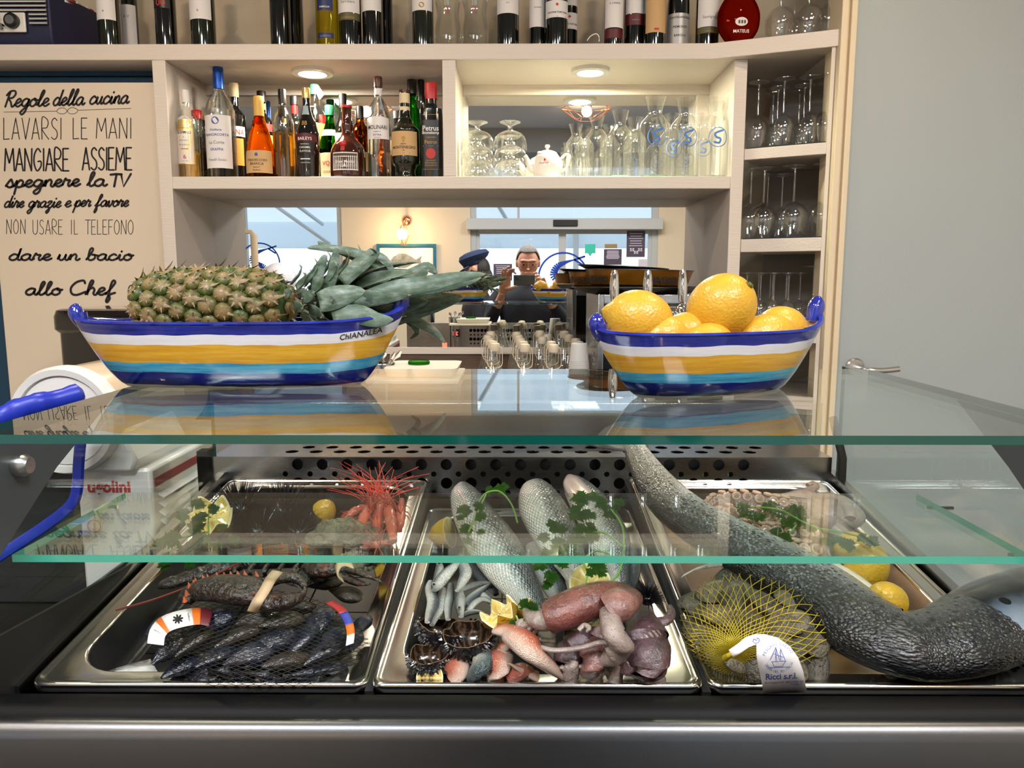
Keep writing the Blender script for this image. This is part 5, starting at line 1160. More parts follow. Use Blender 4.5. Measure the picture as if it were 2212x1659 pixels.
for k in range(11):
    z1 = ztop-.0045*k; build(MB().mat(m_cup).lathe([(.0005, z1), (.0205+.0004*k, z1-.0005), (.0215+.0004*k, z1-.003), (.0245+.0004*k, z1-.045 if k < 10 else ZC+.05), (.0265+.0004*k, z1-.046 if k < 10 else ZC)], (c.x, 2.02, 0), 22), 'cup', cu)
# ---------------------------------------------------------------- beer trays on the drinks machine, taps
m_tgold = mat('tray_gold', '#8b5a14', .3, .5); m_tblk = mat('tray_black', '#17161a', .35)
BZ = PY(1300, 636, 2.02).z
bx0, bx1 = PY(1292, 640, 2.02).x, PY(1492, 640, 2.02).x
dm = thing('drinks_cooler', 'steel framed box cooler with dark panel under the beer trays', 'cooler', ((bx0+bx1)/2, 2.02, ZC))
build(MB().mat(mat('dark_panel', '#1a1c22', .15, coat=.6)).box((bx0+.015, 2.03, ZC), (bx1-.015, 2.35, BZ-.02)), 'cabinet', dm)
for x in (bx0, bx1-.016): build(MB().mat(m_steel).box((x, 2.02, ZC), (x+.016, 2.36, BZ)), 'frame_post', dm, bev=.002)
build(MB().mat(m_steel).box((bx0+.016, 2.02, BZ-.024), (bx1-.016, 2.36, BZ)), 'top_frame', dm, bev=.002)
for k in range(16): build(MB().mat(m_steel).box((bx0-.0012, 2.09+.006*(k % 2), ZC+.06+k*.018), (bx0, 2.15+.006*(k % 2), ZC+.066+k*.018)), 'side_vent', dm)
def tray(cx, Y, z, R_, h, m_in, m_out, label, text=None, tilt=0):
    c = (PY(cx, 600, Y).x, Y, z); t = thing('beer_tray', label, 'tray', c, 'round trays on the cooler')
    M = Matrix.Rotation(tilt, 3, 'Y')
    build(MB().mat(m_out).lathe([(.0005, 0), (R_*.86, 0), (R_*.9, .003), (R_, h-.002), (R_*1.012, h)], c, 44, M=M), 'outer_side', t)
    build(MB().mat(m_in).lathe([(R_*1.012, h), (R_*1.016, h-.002), (R_*1.0, h-.0015), (R_*.9, .004), (R_*.86, .003), (.0005, .003)][::-1], c, 44, M=M), 'inside', t)
    if text:
        mb = MB().mat(m_ink)
        for s_, a0 in text: put_text(mb, s_, .024, lambda x, y: M @ Vector(((R_*.945+.002+(y/h)*.0075*.6)*sin((x/R_)+a0), -(R_*.945+.002+(y/h)*.0075*.6)*cos((x/R_)+a0), y+.008)) + Vector(c), bold=.02, sx=.72)
        build(mb, 'lettering', t, smooth=False)
    return t
tray(1374, 2.18, BZ+.001, .178, .018, m_tblk, m_tblk, 'wide flat black tray at the bottom of the tray pile')
tray(1290, 2.24, BZ+.021, .082, .040, m_tblk, m_tgold, 'small deep gold tray leaning out behind the big one', [('MENABREA', -.9)])
tray(1379, 2.16, BZ+.021, .148, .044, m_tblk, m_tgold, 'big gold round tray with dark lettering', [('MENABREA', .35), ('MENABREA', -1.05)], .02)
tray(1345, 2.17, BZ+.064, .125, .010, m_tblk, m_tblk, 'thin black tray lying tipped on top of the pile', None, .05)
tt = thing('beer_tap_tower', 'chrome beer tower with three upright tap handles behind the lemons', 'beer tower', (PY(1398, 700, 1.86).x, 1.86, ZC))
xm_, = (PY(1398, 700, 1.86).x,)
zt1 = PY(1398, 668, 1.86).z
build(MB().mat(m_chrome).sweep([(xm_, 1.90, ZC), (xm_, 1.90, zt1-.02)], .032, n=20), 'column', tt)
build(MB().mat(m_chrome).sweep([(PY(1308, 690, 1.9).x, 1.90, zt1-.02), (PY(1488, 690, 1.9).x, 1.90, zt1-.02)], .026, n=20), 'crossbar', tt)
for px, yt, yb in ((1327, 584, 652), (1399, 584, 642), (1474, 583, 652)):
    p0, p1 = PY(px, yb, 1.84), PY(px+1, yt, 1.84); q_ = PY(px, 670, 1.85); n = 10; P = [p0.lerp(p1, i/n) for i in range(n+1)]
    tp_ = build(MB().mat(m_chrome).sweep([(q_.x, 1.90, q_.z-.01), (q_.x, 1.84, q_.z-.004), (q_.x, 1.825, q_.z-.012), (q_.x, 1.82, q_.z-.06)], [.012, .015, .011, .0075], n=14), 'tap', tt)
    build(MB().mat(m_chrome).blob((q_.x, 1.85, q_.z), (.017, .017, .016), 10, 16), 'valve_body', tp_)
    build(MB().mat(m_chrome).sweep(P, [.006+.0055*sin(pi*(.15+.8*i/n))*(1 if i < n else .4) for i in range(n+1)], n=14), 'handle', tp_)
    build(MB().mat(m_chrome).sweep([(q_.x, 1.85, q_.z), tuple(p0)], .005, n=8), 'shank', tp_)
# black lidded bin, white box with cutlery
x0, x1 = PY(98, 690, 1.98).x, -.80; zt2 = PY(200, 668, 1.98).z; zl2 = PY(200, 720, 1.98).z
m_gb = mat('glossy_black_plastic', '#17120f', .08, coat=.7)
bn = thing('black_bin', 'glossy black lidded bin in front of the kitchen rules board', 'bin', ((x0+x1)/2, 2.1, ZC))
def rbox(mb, x0, x1, y0, y1, zs, r, ins):
    rows = []
    for z, e in zip(zs, ins):
        row = []
        for cx, cy, a0 in ((x1-r, y1-r, 0), (x0+r, y1-r, pi/2), (x0+r, y0+r, pi), (x1-r, y0+r, 3*pi/2)):
            for k in range(6): a = a0+pi/2*k/5; row.append(Vector((cx+(r-e)*cos(a), cy+(r-e)*sin(a), z)))
        rows.append(row)
    mb.grid(rows, cv=True, flip=True); mb.cap(rows[0]); mb.cap(rows[-1], True); return mb
build(rbox(MB().mat(m_gb), x0+.012, x1-.012, 1.99, 2.28, (ZC, ZC+.01, zl2), .04, (.004, 0, 0)), 'bin_body', bn)
build(rbox(MB().mat(m_gb), x0, x1, 1.98, 2.29, (zl2, zl2+.008, zt2-.02, zt2-.004, zt2), .05, (.008, 0, 0, .006, .02)), 'lid', bn)
a, b_ = PY(838, 793, 1.66), PY(992, 793, 1.66); zw = PY(900, 789, 1.66).z
m_pl = mat('white_plastic_box', '#dcd8d2', .4)
wb = thing('side_trolley', 'slim steel side trolley behind the case carrying a white tray', 'trolley', ((a.x+b_.x)/2, 1.67, 0))
build(MB().mat(m_pl).box((a.x-.03, 1.56, zw-.028), (b_.x+.005, 1.78, zw-.02)), 'trolley_top', wb, bev=.002)
for lx in (a.x-.02, b_.x-.005):
    for ly in (1.57, 1.77): build(MB().mat(m_steel).sweep([(lx, ly, 0), (lx, ly, zw-.028)], .007, n=8), 'leg', wb)
build(MB().mat(m_steel).box((a.x-.03, 1.56, .30), (b_.x+.005, 1.78, .31)), 'lower_shelf', wb)
ty = thing('white_tray', 'white melamine tray on the side trolley behind the long boat bowl', 'tray', ((a.x+b_.x)/2, 1.67, zw-.02))
build(rbox(MB().mat(m_pl), a.x, b_.x, 1.59, 1.76, (zw-.019, zw-.012, zw), .02, (.01, .004, 0)), 'tray_body', ty)
c = PY(905, 790, 1.68); gg = thing('green_rimmed_glass', 'green tinted glass lying on the white tray', 'glass', tuple(c)); build(MB().mat(m_grn).lathe([(.022, 0), (.024, .002), (.024, .006), (.022, .008)], (c.x, 1.68, zw), 24), 'rim', gg); build(shell([(.001, .001), (.020, .001), (.0225, .006)], (c.x, 1.68, zw)), 'bowl', gg)
ct = thing('cutlery_cup', 'steel cup of forks and spoons beside the white tray', 'cutlery holder', (PY(826, 790, 1.67).x, 1.67, zw-.02))
c = PY(826, 790, 1.67); build(MB().mat(m_steel).lathe([(.0005, 0), (.026, 0), (.028, .022), (.0275, .023)], (c.x, 1.67, zw-.019), 20), 'cup', ct)
for k, (dx, lean) in enumerate(((-.012, -.02), (.0, .01), (.012, .035), (.018, .05))):
    p0 = Vector((c.x+dx*.4, 1.67, zw-.012)); p1 = Vector((c.x+dx+lean*.5, 1.67-.005*k, zw+.028+.004*(k % 2)))
    build(MB().mat(m_chrome).sweep([p0, p0.lerp(p1, .6), p0.lerp(p1, .8), p1], [.002, .002, .007, .003], [.001]*4, up=(0, 1, 0), n=8), 'spoon', ct)
# ---------------------------------------------------------------- slush machine at the end of the case
m_sl = mat('slush_white', '#e3e4e6', .3, coat=.3); m_tank = mat('slush_tank_cream', '#ddc9ae', .2, coat=.5); m_lev = mat('blue_lever_plastic', '#1f35b8', .35); m_redl = mat('red_stripe', '#9d1c28', .4)
SX = -.615; SY = 1.26
sl = thing('slush_machine', 'white slush drink machine with blue lever beside the fish case', 'drink machine', (-.78, 1.45, 0))
zs1 = 1.182
build(MB().mat(m_sl).box((-.742, SY, .93), (SX, 1.72, zs1)), 'housing', sl, bev=.006)
build(MB().mat(mat('dark_recess', '#23262c', .4)).box((-.95, SY+.03, .93), (-.7425, 1.72, zs1)), 'recessed_panel', sl, bev=.004)
build(MB().mat(m_rub).box((-.95, SY+.02, 0), (SX, 1.70, .929)), 'stand', sl)
build(MB().mat(m_redl).box((SX, SY+.01, 1.148), (SX+.0015, 1.70, 1.163)), 'red_stripe', sl)
for k in range(11):
    z = 1.132-.0155*k
    for y0, y1 in ((SY+.02, 1.44), (1.455, 1.68)): build(MB().mat(m_sl).hexa([(SX-.001, y0, z), (SX+.010, y0, z-.007), (SX+.010, y1, z-.007), (SX-.001, y1, z), (SX-.001, y0, z+.003), (SX+.011, y0, z-.0045), (SX+.011, y1, z-.0045), (SX-.001, y1, z+.003)]), 'louvre', sl)
mb = MB().mat(INK['r']); put_text(mb, 'ugolini', .028, lambda x, y: (x-.688, SY-.0012, 1.142+y), bold=.03); build(mb, 'lettering', sl, smooth=False)
cx = -.742; czz = 1.268; RR = .086
build(MB().mat(m_tank).lathe([(RR, 0), (RR, .36), (RR*.7, .40), (.001, .41)], (cx, SY, czz), 40, M=Matrix.Rotation(-pi/2, 3, 'X')), 'tank', sl)
build(MB().mat(m_sl).lathe([(.001, -.004), (RR*.84, -.004), (RR*.86, .0), (RR*.88, -.008), (RR*1.0, -.010), (RR*1.05, 0), (RR*1.05, .02), (RR, .024)], (cx, SY-.02, czz), 44, M=Matrix.Rotation(-pi/2, 3, 'X')), 'front_cover', sl)
build(MB().mat(m_sl).prism([(-.90, SY-.012, 1.178), (-.640, SY-.012, 1.178), (-.632, SY-.012, 1.2), (-.655, SY-.012, 1.25), (-.84, SY-.012, 1.25)], (0, .2, 0)), 'tap_block', sl, bev=.006)
P = [PY(x, y, Yy) for x, y, Yy in crom([(-60, 925, 1.06), (20, 895, 1.09), (60, 878, 1.1), (110, 868, 1.12), (180, 850, 1.15)], 5)]
build(MB().mat(m_lev).sweep(P, [.0125+.0022*(i % 6 < 3) for i in range(len(P)-1)]+[.008], [.0155+.002*(i % 6 < 3) for i in range(len(P)-1)]+[.008], n=14), 'lever', sl)
P = [PY(x, y, 1.20) for x, y in crom([(176, 930), (170, 1000), (166, 1060), (150, 1095), (100, 1135), (40, 1175), (-30, 1220)], 5)]
build(MB().mat(m_lev).sweep(P, .0095, .006, up=(0, 1, 0), n=8), 'splash_handle', sl)
mb = MB().mat(INK['r']); c = PY(203, 1137, SY-.001); fn = lambda x, y: (c.x+x, SY-.0008, c.z+y); ribbon(mb, [(.011*cos(k*pi/10), .011*sin(k*pi/10)) for k in range(21)], .0015, fn); ribbon(mb, [(0, -.007), (0, .007)], .0015, fn); build(mb, 'round_mark', sl, smooth=False)
# ================================================================ seafood
def PDr(px, py, h, r):
    """keeps food inside the pans: what would stand over the near rim sinks behind it instead"""
    hm_ = (1472-py)*.00066+.004; h = h if h < hm_-.008 else hm_-.008*math.exp(-(h-hm_+.008)/.008)
    p = PD(px, py, h); rr = r*depth(p)/F; k = 0
    while (p-D0).dot(DU) < .034 and k < 12: h -= .001; p = PD(px, py, h); k += 1
    return p, rr
def trim(q): r_ = [a for a in q if a[1] < 1463]; return r_ if len(r_) > 3 else q[:4]
def fish_mat(name, stops, sign=1, nu=90, nv=46, edge='#1c2026', edge_amt=.8, metal=.3, rough=.28, bump=.35, line=None, spots=None, upos=None, rnd=.18, scol=None):
    """w=0 belly .. 1 back across the visible flank; scales drawn as a diamond lattice in the body's own UV"""
    m = mat(name, '#888888', rough, metal, coat=.7, coatr=.08); q = NT(m)
    tc = q.n('TexCoord'); sp = q.n('SeparateXYZ'); q.l(tc.outputs['UV'], sp.inputs[0])
    s_ = q.math('SINE', q.math('MULTIPLY', sp.outputs[1], 2*pi)); w_ = q.math('ADD', q.math('MULTIPLY', s_, .5*sign), .5)
    nz = q.noise(tc.outputs['Object'], 60, 4); wn_ = q.math('ADD', w_, q.math('MULTIPLY', q.math('SUBTRACT', nz, .5), .12))
    col = q.ramp(wn_, stops)
    vec = q.n('CombineXYZ'); q.l(q.math('MULTIPLY', sp.outputs[0], nu), vec.inputs[0]); q.l(q.math('MULTIPLY', sp.outputs[1], nv), vec.inputs[1])
    vo = q.n('TexVoronoi'); vo.inputs['Scale'].default_value = 1.0; vo.inputs['Randomness'].default_value = rnd; q.l(q.map(vec.outputs[0], (1, 1, 1), (0, 0, pi/4)), vo.inputs['Vector'])
    e = q.ramp(vo.outputs['Distance'], [(.30, (0, 0, 0, 1)), (.50, (1, 1, 1, 1))])
    back = q.ramp(w_, [(.30, (.12, .12, .12, 1)), (.58, (1, 1, 1, 1))])
    f = q.math('MULTIPLY', q.math('MULTIPLY', e, back), edge_amt)
    c = q.mix(f, col, edge)
    if spots:
        sv = q.n('TexVoronoi'); sv.inputs['Scale'].default_value = spots[0]; q.l(tc.outputs['Object'], sv.inputs['Vector'])
        c = q.mix(q.math('MULTIPLY', q.math('LESS_THAN', sv.outputs['Distance'], spots[1]), .85), c, spots[2])
    if line is not None:
        c = q.mix(q.math('MULTIPLY', q.math('LESS_THAN', q.math('ABSOLUTE', q.math('SUBTRACT', w_, line)), .012), .8), c, '#23262c')
    if upos: c = q.mix(q.ramp(sp.outputs[0], upos[0]), c, upos[1], upos[2] if len(upos) > 2 else 'MIX')
    q.l(c, q.b.inputs['Base Color'])
    q.bump(q.math('ADD', q.math('MULTIPLY', vo.outputs['Distance'], -1), q.math('MULTIPLY', q.noise(tc.outputs['Object'], 170, 4, .6), 1.1)), bump*1.6, .003); return m
def sweep_fish(mb, pts, thick=.55, n=22, up=DN, k=6):
    q = trim(crom(pts, k)); P, ra = [], []
    for x, y, h, r in q:
        p, rr = PDr(x, y, h, max(r, .8)); P.append(p); ra.append(rr)
    mb.sweep(P, ra, [a*thick for a in ra], up=up, n=n); return P, ra
m_eyew = mat('fish_eye_ring', (.75, .75, .72), .15, .6); m_eyeb = mat('fish_pupil', '#050505', .05, coat=1)
def eye(px, py, h, r, parent, mw=None):
    p, rr = PDr(px, py, h, r); d = (O-p).normalized()
    e = build(MB().mat(mw or m_eyew).blob(p, rr, 8, 12), 'eye', parent); build(MB().mat(m_eyeb).blob(p+d*rr*.55, rr*.62, 8, 12), 'pupil', e)
def fin(mb, poly, hs):   # thin ribbed fan given by pixel outline
    mb.add([PD(x, y, h) for (x, y), h in zip(poly, hs)], [list(range(len(poly)))])
def pthing(nm, label, cat, px, py, h, group=None): return thing(nm, label, cat, tuple(PD(px, py, h)), group)
# ------------------------------------------------ big speckled fish across the right-hand pan
m_sal = fish_mat('speckled_flank', [(.0, '#ece8e5'), (.14, '#d8d9da'), (.40, '#c0c4c7'), (.66, '#9ba1a6'), (.85, '#5f656b'), (1, '#2a2d31')], 1, 170, 70, '#16181b', .80, .12, .27, .42, spots=(120, .30, '#111315'), rnd=.8,
   upos=([(.46, (0, 0, 0, 1)), (.72, (.86, .86, .86, 1))], '#121417'))
m_sal.node_tree.nodes['Principled BSDF'].inputs['Coat Weight'].default_value = .4
m_salh = mat('salmon_head', '#3c434b', .22, .1, coat=1, coatr=.05); q = NT(m_salh)
tc = q.n('TexCoord'); sp = q.n('SeparateXYZ'); q.l(tc.outputs['UV'], sp.inputs[0]); s_ = q.math('ADD', q.math('MULTIPLY', q.math('SINE', q.math('MULTIPLY', sp.outputs[1], 2*pi)), .5), .5)
nz = q.noise(tc.outputs['Object'], 30, 4); cc = q.ramp(q.math('ADD', s_, q.math('MULTIPLY', q.math('SUBTRACT', nz, .5), .25)), [(.2, '#1b1d20'), (.52, '#25282d'), (.66, '#5c6b7b'), (.9, '#93a2b0')])
sv = q.n('TexVoronoi'); sv.inputs['Scale'].default_value = 42; q.l(tc.outputs['Object'], sv.inputs['Vector'])
q.l(q.mix(q.math('LESS_THAN', sv.outputs['Distance'], .24), cc, '#0b0c0e'), q.b.inputs['Base Color']); q.bump(nz, .3)
sal = pthing('big_speckled_fish', 'huge dark speckled fish bent across the right pan, tail up on the rear ledge', 'fish', 1800, 1330, .02)
body = [(1368, 962, .075, 24), (1392, 1005, .072, 34), (1425, 1055, .065, 48), (1478, 1108, .055, 60), (1560, 1160, .045, 70), (1655, 1212, .038, 80), (1760, 1275, .032, 92), (1860, 1350, .028, 100), (1960, 1392, .026, 98), (2050, 1385, .026, 100), (2120, 1358, .026, 106)]
mb = MB().mat(m_sal); P, ra = sweep_fish(mb, body, .62, 36, k=8); build(mb, 'body', sal)
mb = MB().mat(m_salh); sweep_fish(mb, [(2096, 1368, .026, 92), (2120, 1358, .026, 104), (2160, 1340, .027, 109), (2215, 1315, .028, 106), (2290, 1280, .028, 88), (2360, 1250, .026, 58), (2400, 1235, .024, 22)], .64, 30); build(mb, 'head', sal)
m_fin = mat('dark_fin', '#3a3c3e', .4, coat=.5, bump=(150, .6, (1, 12, 1))); m_finp = mat('pale_fin', '#a7a39c', .4, coat=.4, bump=(120, .5))
ctr = (1376, 975); fan = [(1272, 962), (1286, 945), (1306, 925), (1335, 912), (1362, 910), (1385, 918), (1402, 940)]
mb = MB().mat(m_fin); rows = []
for i, t in enumerate((0, .35, .7, 1)): rows.append([PD(ctr[0]+(x-ctr[0])*t+(j-3)*8*(1-t), ctr[1]+(y-ctr[1])*t, .077+.004*(j % 2)*t) for j, (x, y) in enumerate(fan)])
mb.grid(rows); build(mb, 'tail_fin', sal, solid=.0015)
mb = MB().mat(m_finp); mb.grid([[PD(x, y, h) for x, y, h in r] for r in ([(1470, 1248, .028), (1500, 1232, .030), (1560, 1222, .034)], [(1478, 1240, .03), (1505, 1226, .032), (1560, 1210, .036)])]); build(mb, 'pelvic_fin', sal, solid=.001)
eye(2300, 1240, .085, 14, sal)
# white belly fillet edge showing beyond the dark back
mb = MB().mat(mat('pale_belly', '#d9d3d0', .25, coat=.8, bump=(70, .3))); sweep_fish(mb, [(1690, 1185, .012, 14), (1745, 1212, .014, 34), (1810, 1250, .014, 46), (1870, 1290, .012, 40), (1910, 1318, .01, 20)], .5, 20); build(mb, 'belly', sal)
# ------------------------------------------------ sea bass and small silver fish
bst = [(.0, '#e2dcd7'), (.35, '#c9cccf'), (.55, '#97a2ac'), (.72, '#5b6774'), (1, '#262c34')]
m_bass = fish_mat('bass_flank', bst, -1, 66, 54, '#171b22', .95, .25, .25, .5, line=.60)
bb = 'sea bass in the middle pan'
def fishy(nm, label, pts, m, group, thick=.5, eyes=None, tail=None, n=22, mf=None, cat='fish'):
    x, y, h, r = pts[len(pts)//2]; t = pthing(nm, label, cat, x, y, h, group)
    mb = MB().mat(m); sweep_fish(mb, pts, thick, n); build(mb, 'body', t)
    if eyes: eye(*eyes, t)
    if tail:
        mb = MB().mat(mf or m_fin); (x0, y0, h0), fans = tail
        rows = [[PD(x0+(a-x0)*k, y0+(b_-y0)*k, h0+.002) for a, b_ in fans] for k in (.05, .5, 1)]; mb.grid(rows); build(mb, 'tail_fin', t, solid=.0008)
    return t
f1 = fishy('sea_bass', 'largest silver sea bass lying head up across the middle pan, under the parsley', [(1000, 1046, .035, 12), (1004, 1066, .04, 30), (1022, 1108, .045, 45), (1060, 1168, .045, 58), (1098, 1230, .036, 54), (1142, 1292, .026, 36), (1168, 1325, .018, 18), (1182, 1350, .012, 10)], m_bass, bb, .5)
mb = MB().mat(mat('pink_gill', '#d9b8ae', .3, coat=.6)); P_ = [(990, 1060), (1004, 1085), (1000, 1112), (986, 1118)]; mb.sweep([PD(x, y, .066) for x, y in crom(P_, 4)], .0016, n=6); build(mb, 'gill_cover', f1)
build(MB().mat(m_fin).sweep([PD(1078, 1208, .070), PD(1086, 1209, .071), PD(1094, 1206, .071)], [.001, .003, .0008], [.001]*3, up=DN, n=8), 'pectoral_stub', f1)
fishy('sea_bass', 'middle sea bass with rounded head pointing to the perforated wall', [(1162, 1040, .036, 14), (1160, 1058, .042, 36), (1176, 1104, .046, 54), (1206, 1168, .042, 50), (1240, 1226, .028, 36), (1262, 1275, .018, 22), (1272, 1300, .012, 12)], m_bass, bb, .5)
fishy('sea_bass', 'sea bass nearest the big speckled fish, pinkish head up', [(1240, 1034, .036, 16), (1252, 1056, .042, 34), (1280, 1098, .046, 46), (1312, 1160, .042, 48), (1330, 1222, .028, 34), (1340, 1270, .018, 18)], m_bass, bb, .5)
m_pinkh = mat('pink_fish_head', '#d8b9b0', .25, .1, coat=.8, vary=(40, '#c9c2c0', .8))
fishy('pink_fish', 'pale pink fish head poking out beyond the parsley at the rear of the middle pan', [(1232, 1030, .04, 10), (1240, 1048, .046, 24), (1262, 1078, .05, 30), (1285, 1105, .05, 20)], m_pinkh, bb, .6)
fishy('sea_bass', 'narrow silver sea bass tail between the parsley and the long squid', [(1160, 1180, .012, 26), (1180, 1230, .014, 30), (1200, 1275, .012, 26), (1212, 1305, .01, 14)], m_bass, bb, .5)
fishy('sea_bass', 'small scaled fish standing near the spiny black urchin', [(1352, 1180, .012, 20), (1360, 1225, .014, 24), (1356, 1265, .012, 18), (1350, 1290, .01, 10)], m_bass, bb, .5)
fishy('dark_fish', 'dark finned fish tail beneath the largest sea bass', [(1005, 1200, .004, 20), (1030, 1230, .006, 26), (1058, 1262, .006, 16), (1072, 1285, .004, 6)], fish_mat('dark_flank', [(0, '#8a9098'), (.5, '#3a4048'), (1, '#15181c')], -1, 60, 40), bb, .5)
sst = [(.0, '#efebe8'), (.5, '#d5d6d8'), (.70, '#90979e'), (1, '#2a2f35')]
m_sar = fish_mat('anchovy_flank', sst, 1, 60, 24, '#50565e', .2, .3, .25, .5, rnd=.6); m_sarb = fish_mat('anchovy_flank_flipped', sst, -1, 60, 24, '#50565e', .2, .3, .25, .5, rnd=.6)
SAR = [([(938, 1275, 7), (946, 1263, 14), (964, 1240, 15), (985, 1218, 9), (996, 1200, 4)], (937, 1262), 'anchovy with big white eye lying head down, topmost by the pan edge'),
 ([(990, 1207, 8), (997, 1217, 13), (1006, 1238, 14), (996, 1262, 10), (987, 1276, 5)], (989, 1208), 'bent anchovy with pinkish head up, next to the big-eyed one'),
 ([(930, 1256, 6), (929, 1272, 11), (934, 1300, 12), (928, 1326, 10), (923, 1344, 6)], None, 'anchovy standing closest to the left pan wall'),
 ([(957, 1272, 7), (955, 1292, 12), (951, 1315, 12), (940, 1334, 9), (933, 1350, 6)], None, 'anchovy second from the left pan wall'),
 ([(974, 1262, 6), (972, 1290, 10), (968, 1312, 9), (968, 1338, 6)], None, 'dark-backed anchovy third from the left pan wall'),
 ([(991, 1270, 6), (994, 1290, 11), (993, 1310, 11), (996, 1332, 6)], (992, 1312), 'anchovy with head down just left of the lemon crown'),
 ([(996, 1274, 7), (1016, 1266, 10), (1040, 1259, 8), (1062, 1258, 3)], None, 'anchovy lying flat, uppermost of those pointing to the bass'),
 ([(1002, 1312, 7), (1014, 1296, 11), (1034, 1280, 10), (1058, 1262, 4)], None, 'anchovy slanting up beside the lemon crown'),
 ([(1010, 1320, 7), (1026, 1302, 9), (1044, 1294, 8), (1060, 1300, 4)], None, 'anchovy tucked behind the lemon crown'),
 ([(947, 1214, 5), (950, 1226, 9), (946, 1242, 9), (940, 1254, 5)], (948, 1216), 'small anchovy highest up beside the steel wall'),
 ([(1026, 1288, 6), (1042, 1284, 9), (1056, 1296, 8), (1066, 1312, 4)], None, 'anchovy half under the tail of the largest bass'),
 ([(1000, 1330, 6), (1012, 1324, 9), (1030, 1322, 7), (1044, 1324, 3)], None, 'anchovy showing a pale flank under the lemon crown')]
for i, (p, ey, s_) in enumerate(SAR):
    h = .030 if i < 2 else .012+.004*(i % 3)
    fishy('anchovy', s_, [(x, y, h+.002*k, r) for k, (x, y, r) in enumerate(p)], m_sar if i % 2 else m_sarb, 'anchovies in the middle pan', .6, (ey[0], ey[1], h+.010, 4.6) if ey else None, n=14)
# red mullet
mst = [(.0, '#cdb8ab'), (.3, '#c79d8a'), (.52, '#b96a52'), (.85, '#9a4734'), (1, '#6f382d')]
m_mul = fish_mat('mullet_flank', mst, -1, 84, 50, '#8a4a3a', .30, .1, .25, .35, rnd=.5); m_mul2 = fish_mat('mullet_flank_flipped', mst, 1, 84, 50, '#8a4a3a', .30, .1, .25, .35, rnd=.5)
mg = 'red mullet at the front of the middle pan'
fishy('red_mullet', 'long red mullet lying over the others beneath the squid', [(1070, 1362, .040, 11), (1092, 1364, .046, 25), (1125, 1382, .048, 34), (1160, 1415, .042, 33), (1192, 1442, .032, 23), (1216, 1464, .024, 10)], m_mul, mg, .6)
fishy('red_mullet', 'red mullet standing under the long one, next to the urchin shell', [(1092, 1392, .020, 14), (1084, 1412, .022, 27), (1076, 1440, .022, 29), (1072, 1470, .018, 23)], m_mul2, mg, .6)
fishy('red_mullet', 'pink mullet beside the lemon wedge', [(1008, 1412, .008, 16), (990, 1432, .014, 27), (982, 1458, .014, 29), (975, 1480, .010, 18)], m_mul2, mg, .6)
fishy('red_mullet', 'orange mullet back lying lowest at the pan edge', [(1150, 1452, .018, 14), (1128, 1450, .020, 25), (1106, 1462, .018, 27), (1092, 1482, .012, 16)], m_mul, mg, .6)
fishy('red_mullet', 'thin-tailed mullet in front of the long one', [(1098, 1432, .040, 2), (1124, 1446, .036, 10), (1160, 1462, .030, 17), (1206, 1478, .022, 16)], m_mul, mg, .6)
fishy('grey_mullet', 'grey-green fish between two pink mullets', [(1062, 1408, .020, 14), (1048, 1424, .024, 25), (1030, 1448, .024, 27), (1012, 1474, .018, 16)], fish_mat('green_grey_flank', [(0, '#d8d0c4'), (.4, '#a9aca0'), (.7, '#55666a'), (1, '#22343a')], -1, 84, 50, '#2c3a3e', .4, rnd=.5), mg, .6)
# squid
def squid_mat(name, c1, c2, dots='#5b2620', d=.22, sc_=700):
    m = mat(name, c1, .16, coat=1, coatr=.06, sss=.08); q = NT(m); tc = q.n('TexCoord'); nz = q.noise(tc.outputs['Object'], 45, 6, .6)
    base = q.ramp(nz, [(.35, c1), (.65, c2)]); v = q.n('TexVoronoi'); v.inputs['Scale'].default_value = sc_; q.l(tc.outputs['Object'], v.inputs['Vector'])
    q.l(q.mix(q.math('MULTIPLY', q.math('LESS_THAN', v.outputs['Distance'], d), .7), base, dots), q.b.inputs['Base Color']); q.bump(q.noise(tc.outputs['Object'], 130, 6, .65), .9, .004); return m
m_sq1 = squid_mat('squid_russet', '#87483e', '#5c2c27', '#2e110e', .3); m_sq2 = squid_mat('squid_purple', '#5e4048', '#36222a', '#211018', .25); m_sq3 = squid_mat('squid_pink', '#93675f', '#6b4442', '#432222', .25)
m_sqp = squid_mat('squid_flesh', '#a3948b', '#7c6c6b', '#574452', .16, 240)
sg = 'squid in the middle pan'
def tube_open(mb, pts, thick, n=24, wall=.002, k=6, mi=None):
    """hollow mantle: outer skin and inner wall at the first end"""
    q = trim(crom(pts, k)); P, ra = [], []
    for x, y, h, r in q: p, rr = PDr(x, y, h, r); P.append(p); ra.append(rr)
    rows = []
    for i, p in enumerate(P):
        t = (P[min(i+1, len(P)-1)]-P[max(i-1, 0)]).normalized(); a = t.cross(DN).normalized(); b_ = a.cross(t)
        rows.append([p+b_*cos(2*pi*j/n)*ra[i]*thick*(1+.03*sin(3*j))+a*sin(2*pi*j/n)*ra[i] for j in range(n)])
    mb.grid(rows, cv=True, flip=True); mb.cap(rows[-1], True)
    if mi: mb.mat(mi)
    ins = []
    for i in range(0, min(14, len(P))): c_ = P[i]; ins.append([c_+(v-c_)*(1-wall/ra[i]) for v in rows[i]])
    mb.grid([rows[0]]+ins, cv=True); mb.cap(ins[-1]); return P
def arm(mb, pts, n=10, thick=.8, k=5):
    q = trim(crom(pts, k)); P, ra = [], []
    for x, y, h, r in q: p, rr = PDr(x, y, h, max(r, .7)); P.append(p); ra.append(rr)
    mb.sweep(P, ra, [a*thick for a in ra], up=DN, n=n); return P, ra
s1_ = pthing('squid', 'long russet squid mantle arching over the heap beside the lemon half', 'squid', 1250, 1310, .05, sg)
